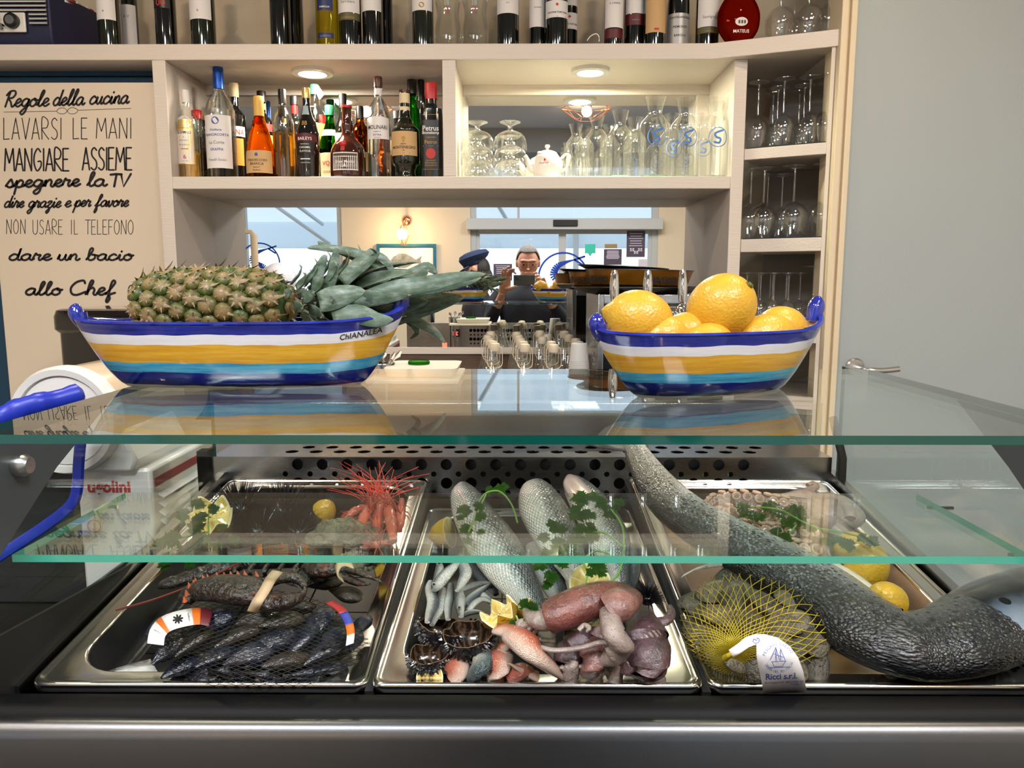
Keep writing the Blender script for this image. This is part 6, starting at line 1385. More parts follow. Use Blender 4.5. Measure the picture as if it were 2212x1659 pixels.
mb = MB().mat(m_sq1); tube_open(mb, [(1182, 1336, .052, 38), (1215, 1322, .056, 43), (1262, 1303, .060, 44), (1308, 1290, .060, 41), (1345, 1284, .056, 29), (1372, 1282, .05, 11)], .85, mi=m_sqp); build(mb, 'mantle', s1_)
mb = MB().mat(m_sqp); arm(mb, [(1196, 1334, .052, 29), (1168, 1340, .05, 27), (1146, 1332, .048, 16), (1134, 1318, .046, 7)], 16); build(mb, 'head', s1_)
for p in ([(1150, 1342, .046, 10), (1128, 1352, .040, 10), (1120, 1346, .042, 8), (1130, 1340, .044, 6)], [(1165, 1352, .042, 9), (1155, 1370, .036, 8), (1172, 1382, .034, 7), (1200, 1384, .034, 6)], [(1160, 1346, .044, 8), (1140, 1362, .038, 7), (1152, 1378, .034, 6)]):
    mb = MB().mat(m_sqp); arm(mb, p); build(mb, 'arm', s1_)
s2_ = pthing('squid', 'pale gutted squid with open mantle lying over the others', 'squid', 1330, 1360, .05, sg)
mb = MB().mat(m_sq3); tube_open(mb, [(1318, 1318, .066, 43), (1340, 1302, .064, 41), (1362, 1292, .058, 29), (1376, 1284, .052, 9)], .8, mi=m_sqp); build(mb, 'mantle', s2_)
mb = MB().mat(m_sqp); arm(mb, [(1316, 1312, .070, 23), (1318, 1338, .072, 24), (1326, 1368, .070, 29), (1338, 1392, .066, 34), (1330, 1414, .062, 29), (1302, 1426, .058, 18), (1272, 1438, .054, 10), (1250, 1440, .050, 5)], 18); build(mb, 'head', s2_)
mb = MB().mat(m_sqp); arm(mb, [(1320, 1392, .07, 7), (1296, 1388, .066, 7), (1262, 1398, .06, 7), (1222, 1404, .054, 7), (1190, 1404, .05, 7), (1170, 1398, .046, 6)]); build(mb, 'feeding_tentacle', s2_)
mb = MB().mat(m_sqp); arm(mb, [(1250, 1362, .066, 6), (1262, 1350, .07, 6), (1272, 1356, .07, 6), (1268, 1364, .066, 5)]); build(mb, 'tentacle_tip', s2_)
s3_ = pthing('squid', 'broad purple squid mantle standing next to the bare liner', 'squid', 1395, 1390, .02, sg)
mb = MB().mat(m_sq2); tube_open(mb, [(1396, 1448, .030, 45), (1398, 1420, .032, 52), (1398, 1380, .032, 50), (1392, 1345, .028, 34), (1388, 1312, .024, 14)], .7, mi=m_sqp); build(mb, 'mantle', s3_)
mb = MB().mat(m_sq2); arm(mb, [(1420, 1345, .03, 14), (1440, 1340, .032, 12), (1450, 1325, .032, 10), (1446, 1310, .034, 7)]); build(mb, 'fin', s3_)
mb = MB().mat(m_sqp); arm(mb, [(1402, 1452, .036, 34), (1404, 1475, .030, 38), (1400, 1500, .018, 29)], 16); build(mb, 'head', s3_)
s4_ = pthing('squid', 'wine red squid mantle beneath the long russet one', 'squid', 1245, 1400, .02, sg)
mb = MB().mat(m_sq2); tube_open(mb, [(1222, 1438, .022, 29), (1232, 1410, .026, 36), (1250, 1380, .028, 36), (1268, 1352, .028, 23), (1280, 1330, .026, 9)], .7, mi=m_sqp); build(mb, 'mantle', s4_)
s5_ = pthing('squid', 'tan pink squid mantle under the pale gutted one', 'squid', 1290, 1400, .03, sg)
mb = MB().mat(m_sq3); tube_open(mb, [(1276, 1452, .030, 27), (1282, 1425, .034, 34), (1290, 1390, .036, 34), (1296, 1362, .034, 23), (1300, 1340, .03, 9)], .7, mi=m_sqp); build(mb, 'mantle', s5_)
s6_ = pthing('squid', 'dark mantle opening facing front beside the broad purple squid', 'squid', 1355, 1445, .02, sg)
mb = MB().mat(m_sq2); tube_open(mb, [(1352, 1446, .026, 25), (1358, 1425, .026, 27), (1366, 1395, .022, 20), (1372, 1370, .02, 7)], .8, mi=m_sqp); build(mb, 'mantle', s6_)
for i, (x, y) in enumerate(((1236, 1452), (1285, 1462), (1330, 1462))):
    t = pthing('small_squid', f'pale squid head with stubby arms at the pan edge, {["beside the mullets", "between the other two", "under the dark mantle opening"][i]}', 'squid', x, y, .03, 'squid heads at the pan edge')
    rr_ = random.Random(i+3); mb = MB().mat(m_sqp); arm(mb, [(x+4, y-26, .034, 10), (x, y-8, .036, 18), (x-4, y+14, .034, 20), (x, y+34, .02, 16)], 14); build(mb, 'head', t)
    for k in range(4):
        a = rr_.uniform(-24, 24); mb = MB().mat(m_sqp); arm(mb, [(x+a*.4, y+6, .036, 8), (x+a*.8, y-8, .044, 8), (x+a, y-14+rr_.uniform(-6, 6), .046, 6), (x+a*1.2, y-6, .042, 3)]); build(mb, 'arm', t)
# shells of opened sea urchins
m_urc = mat('urchin_black', '#141217', .35, coat=.4); m_uri = mat('urchin_inside', '#4a3020', .2, coat=.9); q = NT(m_uri); tc = q.n('TexCoord'); sp = q.n('SeparateXYZ'); q.l(tc.outputs['UV'], sp.inputs[0])
st = q.math('SINE', q.math('ADD', q.math('MULTIPLY', sp.outputs[1], 82), q.math('MULTIPLY', q.noise(tc.outputs['Object'], 80, 3), 14))); q.l(q.ramp(q.math('ADD', q.math('MULTIPLY', st, .5), .5), [(.1, '#110b08'), (.55, '#2a1b14'), (.95, '#4d3a29')]), q.b.inputs['Base Color'])
m_urm = mat('urchin_rim', '#6e5839', .7, bump=(300, 1))
def open_urchin(px, py, h, rx, label, tilt=(0, -.35, 1), seed=0):
    p, R_ = PDr(px, py, h, rx); rr_ = random.Random(seed); t = thing('opened_sea_urchin', label, 'sea urchin', tuple(p), 'opened sea urchins in the middle pan')
    z = Vector(tilt).normalized(); M = z.to_track_quat('Z', 'Y').to_matrix(); n = 40; wob = [rr_.uniform(-.06, .06) for _ in range(n)]; wob = [(wob[i]+wob[i-1]+wob[(i+1) % n])/2 for i in range(n)]
    def row(r, zz, k): return [p+M @ Vector((R_*r*cos(2*pi*j/n)*(1+wob[j]), R_*r*sin(2*pi*j/n)*(1+wob[j]), R_*(zz+wob[j]*1.5*k))) for j in range(n)]
    out = [row(.05, -.95, 0), row(.5, -.9, 0), row(.85, -.62, 0), row(1.02, -.3, .3), row(1.0, 0, 1)]
    mb = MB().mat(m_urc).grid(out, cv=True, flip=True); mb.cap(out[0]); build(mb, 'shell', t)
    build(MB().mat(m_urm).grid([row(1.0, 0, 1), row(.975, .02, 1), row(.955, 0, 1)], cv=True, flip=True), 'broken_rim', t)
    build(MB().mat(m_uri).grid([row(.955, 0, 1), row(.93, -.3, .3), row(.8, -.6, 0), row(.5, -.8, 0), row(.04, -.85, 0)], cv=True, flip=True), 'inside', t)
    mb = MB().mat(m_urc)
    for k in range(260):
        a = rr_.uniform(0, 2*pi); f = rr_.uniform(-.85, .02); rr2 = (1.03 if f > -.35 else 1.03-.55*((-f-.35)/.5)**1.5)
        c_ = p+M @ Vector((R_*rr2*cos(a), R_*rr2*sin(a), R_*f)); d = (c_-p).normalized(); s_ = rr_.uniform(.0010, .0018)
        e1 = d.cross(Vector((0, 0, 1))).normalized(); e2 = e1.cross(d)
        mb.add([c_+e1*s_, c_+e2*s_, c_-e1*s_, c_-e2*s_, c_+d*s_*2.4], [(0, 1, 4), (1, 2, 4), (2, 3, 4), (3, 0, 4)])
    stuff(build(mb, 'spine_stubs', t, smooth=False))
open_urchin(1010, 1368, .026, 55, 'opened urchin shell in front of the lemon crown, deep brown hollow', (-.05, -.08, 1), 1)
open_urchin(926, 1412, .020, 44, 'opened urchin shell at the corner of the pan above the lemon wedge', (0, -.02, 1), 2)
open_urchin(955, 1352, .016, 52, 'opened urchin shell behind the other two, against the pan wall', (.25, .1, 1), 3)
def spiny(px, py, h, r, label, nsp=420, ln=.9, seed=0, group='spiny sea urchins'):
    p, R_ = PDr(px, py, h, r); rr_ = random.Random(seed); t = thing('sea_urchin', label, 'sea urchin', tuple(p), group)
    build(MB().mat(m_urc).blob(p, (R_*.62, R_*.62, R_*.45), 12, 18), 'test', t); mb = MB().mat(m_urc)
    for k in range(nsp):
        d = Vector((rr_.gauss(0, 1), rr_.gauss(0, 1), abs(rr_.gauss(0, .9))-.15)).normalized(); b0 = p+Vector((d.x*R_*.6, d.y*R_*.6, d.z*R_*.43)); e = p+d*R_*(.9+ln*rr_.uniform(.1, .45))
        s1__ = d.cross(Vector((0, .1, 1))).normalized()*.001; s2__ = s1__.cross(d).normalized()*.001; mb.add([b0+s1__, b0-s1__*.5+s2__, b0-s1__*.5-s2__, e], [(0, 1, 3), (1, 2, 3), (2, 0, 3)])
    stuff(build(mb, 'spines', t, smooth=False)); return t
spiny(1398, 1293, .050, 30, 'small black spiny urchin between the silver fish and the purple squid', 300, 1.3, 9, 'sea urchins in the pans')
for i, (x, y, h, r, s_) in enumerate(((520, 1098, .012, 56, 'spiny black urchin behind the pale lemon crown'), (612, 1104, .016, 60, 'spiny black urchin in the middle of the rear group'), (690, 1120, .012, 54, 'spiny black urchin beside the yellow lemon piece'), (640, 1150, .012, 56, 'spiny black urchin nearest the big oyster'), (560, 1148, .010, 52, 'spiny black urchin in front, right of the parsley'))): spiny(x, y, h+.012, r*1.08, s_, 480, .7, i+20, 'sea urchins in the pans')
# lemons and lemon cuts
def cut_lemon(px, py, h, r, label, nm='lemon_half', axis=(0, -.7, .7), zig=0, depthf=1.0, group=None, frac=1.0):
    p, R_ = PDr(px, py, h, r); t = thing(nm, label, 'lemon', tuple(p), group); z = Vector(axis).normalized(); M = z.to_track_quat('Z', 'Y').to_matrix(); n = 56
    zz = lambda j: (abs(((j*zig/n) % 1)-.5)*2-.5)*.72 if zig else 0
    def row(rr, hh, k=1): return [p+M @ Vector((R_*rr*(1 if not zig else 1-.18*max(0, -zz(j))*k)*cos(2*pi*j/n), R_*rr*sin(2*pi*j/n), R_*(hh+zz(j)*k))) for j in range(n)]
    out = [row(.02, -1.18*depthf, 0), row(.22, -1.08*depthf, 0), row(.6, -.82*depthf, 0), row(.88, -.42*depthf, .3), row(1, 0)]
    mb = MB().mat(m_lem).grid(out, cv=True, flip=True); build(mb, 'peel', t)
    build(MB().mat(m_pith).grid([row(1, 0), row(.985, .012), row(.90, .0)], cv=True, flip=True), 'pith', t)
    if zig: inn = [row(.90, 0), row(.80, -.18, .5), row(.45, -.20, .1), row(.05, -.16, 0)]
    else: inn = [row(.90, 0), row(.6, -.01), row(.1, -.015), row(.01, -.02)]
    build(MB().mat(m_seg).grid(inn, cv=True, flip=True), 'flesh', t); return t
m_seg = mat('lemon_segments', '#e8cf72', .18, coat=.7, sss=.15); q = NT(m_seg); tc = q.n('TexCoord'); sp = q.n('SeparateXYZ'); q.l(tc.outputs['UV'], sp.inputs[0])
sg_ = q.math('ABSOLUTE', q.math('SINE', q.math('MULTIPLY', sp.outputs[1], 9*pi))); q.l(q.mix(q.math('LESS_THAN', sg_, .14), q.ramp(q.noise(q.map(tc.outputs['Object'], (200, 200, 60)), 1, 3), [(.3, '#d9b44a'), (.7, '#efdd94')]), '#f3ead0'), q.b.inputs['Base Color']); q.bump(sg_, .4, .001)
cut_lemon(1076, 1322, .038, 42, 'yellow lemon cut into a toothed crown beside the anchovies', 'cut_lemon', (-.50, -.10, .85), 6)
cut_lemon(1275, 1262, .045, 46, 'round lemon half standing behind the long squid', 'lemon_half', (-.05, -.85, .55))
cut_lemon(452, 1112, .040, 50, 'pale toothed lemon crown in the parsley of the shellfish pan', 'cut_lemon', (.1, -.5, .9), 6)
cut_lemon(1122, 1310, .028, 30, 'lemon piece peeping out behind the toothed yellow crown', 'lemon_half', (-.6, .2, .8))
cut_lemon(972, 1150, .030, 34, 'cut lemon end lying beside the head of the largest bass', 'lemon_half', (1, -.25, .3), 0, 1.3)
def wedge(px, py, h, r, label, rz=0, up=(0, -.4, .9)):
    p, R_ = PDr(px, py, h, r); t = thing('lemon_wedge', label, 'lemon', tuple(p)); z = Vector(up).normalized(); M = (z.to_track_quat('Z', 'Y').to_matrix() @ Matrix.Rotation(rz, 3, 'Z'))
    n = 12; arc = [Vector((R_*sin(pi*i/n)*.0+R_*cos(pi*i/n), 0, 0)) for i in range(n+1)]
    A_ = []; Bf = []; Tp = []
    for i in range(n+1):
        s_ = cos(pi*i/n)*1.15; e = sin(pi*i/n); A_.append(p+M @ Vector((R_*s_, -R_*.62*e, -R_*.1*e))); Bf.append(p+M @ Vector((R_*s_, R_*.62*e, -R_*.1*e))); Tp.append(p+M @ Vector((R_*s_, 0, R_*.75*e)))
    Ou = [p+M @ Vector((R_*cos(pi*i/n)*1.15, 0, -R_*.42*sin(pi*i/n))) for i in range(n+1)]
    build(MB().mat(m_lem).grid([A_, Ou, Bf]), 'peel', t); build(MB().mat(m_seg).grid([A_, Tp, Bf]), 'flesh', t); return t
cut_lemon(928, 1464, .034, 30, 'lemon wedge at the near corner of the middle pan', 'lemon_wedge', (0, -.8, .5))
cut_lemon(700, 1104, .044, 26, 'yellow lemon wedge between the urchins and the red shrimps', 'lemon_wedge', (-.5, .3, -.7))
cut_lemon(1915, 1300, .030, 44, 'lemon wedge leaning on the dark back of the big fish', 'lemon_wedge', (.45, .5, -.6))
cut_lemon(808, 1230, .01, 20, 'lemon sliver between two oysters', 'lemon_wedge', (-.9, -.3, -.2))
t = lemon(tuple(PD(1872, 1222, .022)), .026, .030, (.15, .3, 1), 'whole lemon with its calyx facing front in the octopus pan')
lemon(tuple(PD(1836, 1186, .010)), .022, .026, (1, .3, .3), 'lemon behind the whole one, under the parsley of the octopus pan', None, False)
# ------------------------------------------------ parsley
m_par = mat('parsley_leaf', '#24541a', .4, coat=.3, vary=(90, '#4a8529', .9), bump=(160, .8)); m_stem = mat('parsley_stem', '#6f9a45', .4)
q = NT(m_par); tl = q.n('BsdfTranslucent'); tl.inputs[0].default_value = (.16, .38, .05, 1); mx = q.n('MixShader'); mx.inputs[0].default_value = .3; q.l(q.b.outputs[0], mx.inputs[1]); q.l(tl.outputs[0], mx.inputs[2]); q.l(mx.outputs[0], q.nt.nodes['Material Output'].inputs[0])
def leaf_proto(seed):
    rr_ = random.Random(seed); mb = MB().mat(m_par)
    for a0, ln in ((0, 1.0), (1.05, .85), (-1.05, .85), (2.0, .55), (-2.0, .55)):
        n = 18; edge = []
        for k in range(n+1):
            t = k/n; s_ = -1 if t < .5 else 1; f = t*2 if t < .5 else 2-t*2
            wd = .46*sin(pi*min(1, f*.80+.04))**.9*(1 if k % 2 else .52); x = f*ln*(1.02 if k % 2 else .84); edge.append((x, s_*wd*ln))
        c_, s2__ = cos(a0), sin(a0)
        V = [(0, 0, 0)]+[(.18*ln*0+x*c_-y*s2__, x*s2__+y*c_, .16*abs(y)-.14*x*x+rr_.uniform(-.03, .03)) for x, y in edge]
        mb.add(V, [(0, i, i+1) for i in range(1, n+1)])
    o = build(mb, 'leaf', None, world=False, sharp=60); C.objects.unlink(o); me = o.data; bpy.data.objects.remove(o); return me
LM = [leaf_proto(i) for i in range(4)]
random.seed(11)
def sprig(label, stems, leaves, seed=0, cat='parsley'):
    x, y, h, *_ = leaves[0]; t = pthing('parsley_sprig', label, cat, x, y, h, 'parsley sprigs in the pans'); rr_ = random.Random(seed)
    for s_ in stems:
        mb = MB().mat(m_stem); P = [PD(a, b_, c_) for a, b_, c_ in crom(s_, 5)]; mb.sweep(P, .0011, n=6); build(mb, 'stem', t)
    for x, y, h, r in leaves:
        p, R_ = PDr(x, y, h, r); o = bpy.data.objects.new('leaf', LM[rr_.randrange(4)]); C.objects.link(o); o.parent = t
        nrm_ = (DN*1.0+(O-p).normalized()*.8+Vector((rr_.uniform(-.5, .5), rr_.uniform(-.5, .5), rr_.uniform(-.2, .3)))).normalized()
        M = nrm_.to_track_quat('Z', 'Y').to_matrix().to_4x4() @ Matrix.Rotation(rr_.uniform(0, 2*pi), 4, 'Z')
        o.matrix_local = Matrix.Translation(p-WORLD[t.name]) @ M @ Matrix.Diagonal((R_, R_, R_, 1))
sprig('parsley sprig in front of the pale lemon crown', [[(452, 1090, .07), (450, 1140, .06), (452, 1190, .04)], [(450, 1150, .055), (400, 1160, .045), (350, 1170, .03)]],
      [(422, 1092, .07, 28), (402, 1112, .066, 26), (440, 1118, .07, 26), (415, 1140, .06, 30), (380, 1165, .05, 32), (350, 1172, .04, 26), (430, 1172, .05, 34), (398, 1190, .035, 34), (365, 1200, .03, 26), (470, 1180, .05, 26), (500, 1168, .045, 22), (418, 1215, .02, 26), (350, 1225, .015, 24), (482, 1140, .05, 18), (456, 1100, .075, 20)], 1)
sprig('parsley sprig laid over the head of the largest bass', [[(1030, 1090, .085), (1050, 1065, .085), (1080, 1062, .085), (1105, 1090, .08), (1118, 1130, .07)], [(1050, 1068, .085), (1030, 1110, .085), (1012, 1150, .08)]],
      [(1082, 1050, .085, 24), (1062, 1056, .085, 18), (1010, 1100, .085, 28), (1030, 1096, .088, 22), (1000, 1118, .083, 20), (1040, 1120, .085, 20), (1012, 1142, .08, 24), (1008, 1165, .078, 20), (1035, 1148, .08, 16)], 2)
sprig('large bunch of parsley spread over the two further bass', [[(1320, 1100, .09), (1345, 1140, .085), (1346, 1200, .075), (1335, 1240, .07), (1310, 1265, .066)], [(1345, 1180, .08), (1300, 1150, .088), (1250, 1160, .09)], [(1342, 1210, .075), (1290, 1190, .08), (1250, 1215, .08)], [(1250, 1200, .08), (1268, 1235, .075), (1262, 1275, .07)]],
      [(1262, 1078, .09, 32), (1290, 1072, .09, 30), (1310, 1090, .09, 28), (1338, 1092, .088, 26), (1252, 1105, .09, 32), (1275, 1108, .09, 26), (1315, 1108, .088, 24), (1190, 1138, .088, 26), (1218, 1140, .088, 28), (1180, 1160, .085, 24), (1248, 1140, .09, 28), (1270, 1138, .09, 28), (1215, 1175, .085, 34), (1250, 1172, .088, 34), (1282, 1165, .088, 26), (1180, 1205, .075, 32), (1165, 1228, .07, 26), (1210, 1210, .078, 30), (1192, 1240, .07, 26), (1245, 1205, .08, 26), (1290, 1215, .08, 30), (1305, 1238, .076, 24), (1280, 1240, .075, 20), (1178, 1262, .06, 20)], 3)
sprig('parsley sprig across the octopus arms', [[(1600, 1095, .06), (1680, 1100, .065), (1740, 1130, .06), (1820, 1160, .05)], [(1720, 1135, .06), (1700, 1160, .05), (1690, 1180, .045)]],
      [(1598, 1098, .062, 26), (1630, 1108, .062, 28), (1660, 1090, .065, 28), (1690, 1102, .065, 30), (1722, 1098, .062, 28), (1738, 1122, .06, 28), (1700, 1122, .06, 24), (1640, 1122, .06, 22), (1690, 1165, .05, 28), (1680, 1150, .055, 22), (1745, 1142, .055, 24), (1610, 1112, .06, 20)], 4)
sprig('parsley sprig lying on the lemons of the octopus pan', [[(1760, 1140, .055), (1820, 1150, .06), (1890, 1168, .062)]],
      [(1790, 1165, .05, 26), (1815, 1172, .055, 28), (1840, 1178, .058, 24), (1880, 1166, .064, 22), (1868, 1160, .064, 20), (1800, 1230, .02, 24), (1812, 1245, .015, 20)], 5)
sprig('single parsley leaf beside the toothed yellow lemon', [[(1150, 1320, .045), (1135, 1330, .045), (1125, 1350, .04), (1115, 1330, .045)]], [(1140, 1303, .048, 26), (1150, 1312, .046, 20), (1112, 1345, .042, 16)], 6)
# ------------------------------------------------ octopus
m_oct = squid_mat('octopus_skin', '#8f7a74', '#b39a90', '#5c4a46', .2, 500); m_suck = mat('octopus_sucker', '#d6b6a4', .25, coat=.8, sss=.1)
oc = pthing('octopus', 'pinkish grey octopus heaped behind the big fish, arms turned suckers up', 'octopus', 1700, 1130, .02)
build(MB().mat(m_oct).blob(PD(1790, 1110, .030), (.048, .040, .026), 16, 24, fn=lambda d: 1+.08*sin(5*d.x)*cos(4*d.y)), 'mantle', oc)
build(MB().mat(m_oct).blob(PD(1735, 1092, .032), (.042, .030, .022), 14, 22, fn=lambda d: 1+.06*sin(6*d.x+1)), 'head', oc)
me = MB().mat(m_suck).lathe([(.55, -.25), (.95, 0), (1, .28), (.85, .42), (.66, .34), (.5, .06), (.01, .0)], n=14); o = build(me, 'sucker', None, world=False); SUCK = o.data; C.objects.unlink(o); bpy.data.objects.remove(o)
def oarm(pts, rows=True, k=7):
    mb = MB().mat(m_oct); P, ra = arm(mb, pts, 14, .8, k); a_ = build(mb, 'arm', oc)
    if rows:
        acc = 0
        for i in range(1, len(P)-1):
            acc += (P[i]-P[i-1]).length
            if acc < ra[i]*.66: continue
            acc = 0; t = (P[i+1]-P[i-1]).normalized(); sd = t.cross(DN).normalized(); upv = sd.cross(t).normalized()
            for sgn in (-1, 1):
                d = (upv*.78+sd*sgn*.5+Vector((0, -.35, .1))).normalized(); c_ = P[i]+d*ra[i]*.82+t*ra[i]*.2*sgn
                s_ = bpy.data.objects.new('sucker', SUCK); C.objects.link(s_); s_.parent = a_
                rr_ = ra[i]*.40; s_.matrix_local = Matrix.Translation(c_-WORLD[oc.name]) @ d.to_track_quat('Z', 'Y').to_matrix().to_4x4() @ Matrix.Diagonal((rr_, rr_, rr_, 1))
oarm([(1720, 1100, .04, 26), (1660, 1092, .045, 27), (1600, 1082, .045, 25), (1552, 1082, .042, 20), (1528, 1096, .04, 14), (1536, 1108, .042, 9)])
oarm([(1740, 1130, .035, 30), (1680, 1128, .038, 31), (1620, 1120, .038, 29), (1570, 1112, .036, 24), (1540, 1120, .034, 15)])
oarm([(1760, 1160, .026, 32), (1700, 1160, .030, 33), (1645, 1156, .030, 31), (1600, 1146, .030, 26), (1565, 1140, .028, 16)])
oarm([(1770, 1200, .016, 32), (1720, 1196, .022, 33), (1670, 1190, .024, 30), (1630, 1178, .024, 20)])
oarm([(1700, 1082, .04, 14), (1725, 1072, .045, 12), (1746, 1060, .05, 10), (1762, 1052, .052, 8), (1756, 1044, .054, 6), (1744, 1048, .054, 5)], False)
oarm([(1770, 1078, .045, 18), (1800, 1080, .05, 18), (1830, 1098, .048, 16), (1836, 1120, .04, 12)], False)
oarm([(1800, 1140, .03, 22), (1830, 1165, .02, 18), (1838, 1195, .01, 12)], False)
# ------------------------------------------------ clams in a yellow net, maker's tag
m_clam = mat('clam_shell', '#5e594b', .42, coat=.25, vary=(2.2, '#2b2822', .9, (1, 3, 1)), bump=(6, .8))
m_clam2 = mat('clam_shell_pale', '#7d745e', .42, coat=.25, vary=(2.2, '#3a3428', .9, (1, 3, 1)), bump=(6, .8))
def clam_mesh(m):
    mb = MB().mat(m)
    for sgn in (1, -1):
        rows = []
        for i in range(25):
            t = i/24; row = []
            for j in range(26):
                a = 2*pi*j/26; rr2 = t; x = rr2*cos(a)*1.25; y = rr2*sin(a)*(.88+.1*cos(a)); zz = sgn*.46*(1-t**2.2)**.8*(1+.05*sin(t*62)); row.append(Vector((x-.12*(1-t), y+.25*(1-t), zz)))
            rows.append(row)
        mb.grid(rows, cv=True, flip=sgn > 0)
    o = build(mb, 'c', None, world=False, sharp=60); me = o.data; C.objects.unlink(o); bpy.data.objects.remove(o); return me
CLM = [clam_mesh(m_clam), clam_mesh(m_clam2)]
CL = [(1620, 1250, 46), (1545, 1278, 44), (1590, 1290, 42), (1680, 1262, 46), (1655, 1305, 44), (1720, 1300, 42), (1755, 1335, 46), (1700, 1345, 42), (1518, 1325, 38), (1565, 1335, 44), (1620, 1345, 40), (1525, 1375, 40), (1575, 1388, 36), (1660, 1385, 44), (1715, 1388, 46), (1765, 1385, 40), (1640, 1425, 44), (1705, 1432, 42), (1760, 1430, 40), (1590, 1430, 38), (1500, 1295, 36), (1690, 1455, 36), (1580, 1250, 40), (1735, 1272, 38), (1785, 1345, 36), (1500, 1350, 34)]
cxn, cyn = 1637, 1345
def rho(x, y):
    dx, dy = x-cxn, y-cyn; a = atan2(dy, dx); R_ = 164; Ry = 124
    return sqrt((dx/R_)**2+(dy/Ry)**2)
def hnet(x, y): return .004+.058*max(0, 1-rho(x, y)**2.4)**.55
rr_ = random.Random(4)
pos_words = ['at the top of the net', 'near the upper bar side', 'upper middle of the net', 'top toward the big fish', 'centre top of the net', 'upper edge by the fish', 'outermost toward the fish', 'centre, fish side', 'outermost at the pan wall', 'above the knot', 'centre of the net', 'pan wall side, low', 'just over the knot', 'above the white tag', 'right above the tag edge', 'low on the fish side', 'beneath the white tag', 'beside the tag', 'lowest on the fish side', 'below the knot', 'smallest at the pan wall', 'lowest beside the tag', 'highest toward the bar', 'upper edge, second from the fish', 'squeezed outermost by the fish', 'pan wall side, middle']
for i, (x, y, r) in enumerate(CL):
    o = bpy.data.objects.new('clam', CLM[i % 2]); C.objects.link(o); h = max(.004, hnet(x, y)-.016+rr_.uniform(-.003, .001)); p, R_ = PDr(x, y, h, r*.92)
    M = (DN*.9+Vector((rr_.uniform(-.7, .7), rr_.uniform(-1, .1), .3))).normalized().to_track_quat('Z', 'Y').to_matrix().to_4x4() @ Matrix.Rotation(rr_.uniform(0, 2*pi), 4, 'Z')
    o.matrix_world = Matrix.Translation(p) @ M @ Matrix.Diagonal((R_, R_, R_, 1)); tag(o, f'grey-brown clam in the yellow net, {pos_words[i]}', 'clam', 'clams in the yellow net')
m_net = mat('yellow_net', '#b5a21d', .4); net = pthing('clam_net', 'yellow mesh net bag gathered round the clams', 'net bag', 1637, 1345, .0)
kx, ky = 1582, 1410; mb = MB().mat(m_net)
for fam in (1, -1):
    for k in range(54):
        th0 = 2*pi*k/54; P = []; r = 7.0
        while r < 420:
            a = th0+fam*.52*math.log(r/7)+.03*sin(r*.05+k); x, y = kx+r*cos(a), ky+r*sin(a)*.94; ro = rho(x, y)
            if ro > 1.035: break
            hh = max(hnet(x, y), .046*(1-r/90) if r < 90 else 0)+.0035 if ro < 1 else .003-(ro-1)*.4
            P.append(PDr(x, y, hh, 1)[0]); r += 2.5+r*.025
        if len(P) > 2: mb.sweep(P, .00048, n=3, caps=False)
stuff(build(mb, 'netting', net, sharp=0))
build(MB().mat(m_net).sweep([PD(kx-16, ky+12, .036), PD(kx-7, ky+6, .044), PD(kx+2, ky, .048), PD(kx+10, ky-4, .046)], [.0032, .0026, .002, .0034], n=12), 'gathered_neck', net)
tagt = pthing('paper_tag', 'white printed tag hanging from the neck of the yellow clam net', 'tag', 1690, 1440, .03)
def ht(x, y): return .066-.060*max(0, min(1, (y-1385)/108))**1.5
pairs = [((1574, 1404), (1584, 1420)), ((1592, 1392), (1598, 1412)), ((1612, 1376), (1618, 1398)), ((1632, 1370), (1634, 1392)), ((1652, 1370), (1634, 1402)), ((1680, 1378), (1634, 1416)), ((1706, 1396), (1637, 1434)), ((1724, 1420), (1641, 1452)), ((1735, 1450), (1645, 1472)), ((1743, 1495), (1649, 1498))]
mb = MB().mat(m_whp); mb.grid([[PD(a[0]+(b_[0]-a[0])*t, a[1]+(b_[1]-a[1])*t, ht(0, a[1]+(b_[1]-a[1])*t)+.004) for t in (0, .25, .5, .75, 1)] for a, b_ in pairs]); build(mb, 'card', tagt, solid=.0006)
ft = lambda x, y: PD(x, y, ht(0, y)+.0052); mb = MB().mat(INK['b'])
def arc_text(s, cx, cy, R_, a0, a1, size, bottom=False):
    for i, ch in enumerate(s):
        if ch == ' ': continue
        a = a0+(a1-a0)*i/(len(s)-1)
        if not bottom: put_text(mb, ch, size, lambda x, y: ft(cx+(R_+y)*sin(a)+x*cos(a), cy-(R_+y)*cos(a)+x*sin(a)))
        else: put_text(mb, ch, size, lambda x, y: ft(cx+(R_-y)*sin(a)+x*cos(a), cy+(R_-y)*cos(a)-x*sin(a)))
arc_text('PESCATO FRESCO', 1682, 1425, 30, -1.25, 1.0, 9); arc_text('DELTA DEL PO ITALIA', 1682, 1420, 34, -1.0, 1.15, 8, True)
for s_ in ([(1668, 1430), (1672, 1440), (1690, 1440), (1697, 1428)], [(1666, 1430), (1698, 1428)], [(1676, 1430), (1676, 1398)], [(1686, 1429), (1686, 1400)], [(1676, 1398), (1664, 1426)], [(1676, 1400), (1684, 1426)], [(1686, 1402), (1696, 1426)], [(1670, 1412), (1692, 1420)], [(1660, 1443), (1702, 1441)]): ribbon(mb, s_, 1.3, ft)
put_text(mb, 'Ricci s.r.l.', 18, lambda x, y: ft(1688+x, 1467-y-.04*x), bold=.02)
for i, s_ in enumerate(('Via dell Industria 39 - 44020 GORO (FE)', 'Tel. 0533 995004 - Fax 0533 995177', 'P.IVA 01198470385', 'E-mail: info@ricci.it')): put_text(mb, s_, 6.4, lambda x, y: ft(1694+x, 1476+i*6-y-.04*x), maxw=84-6*i)
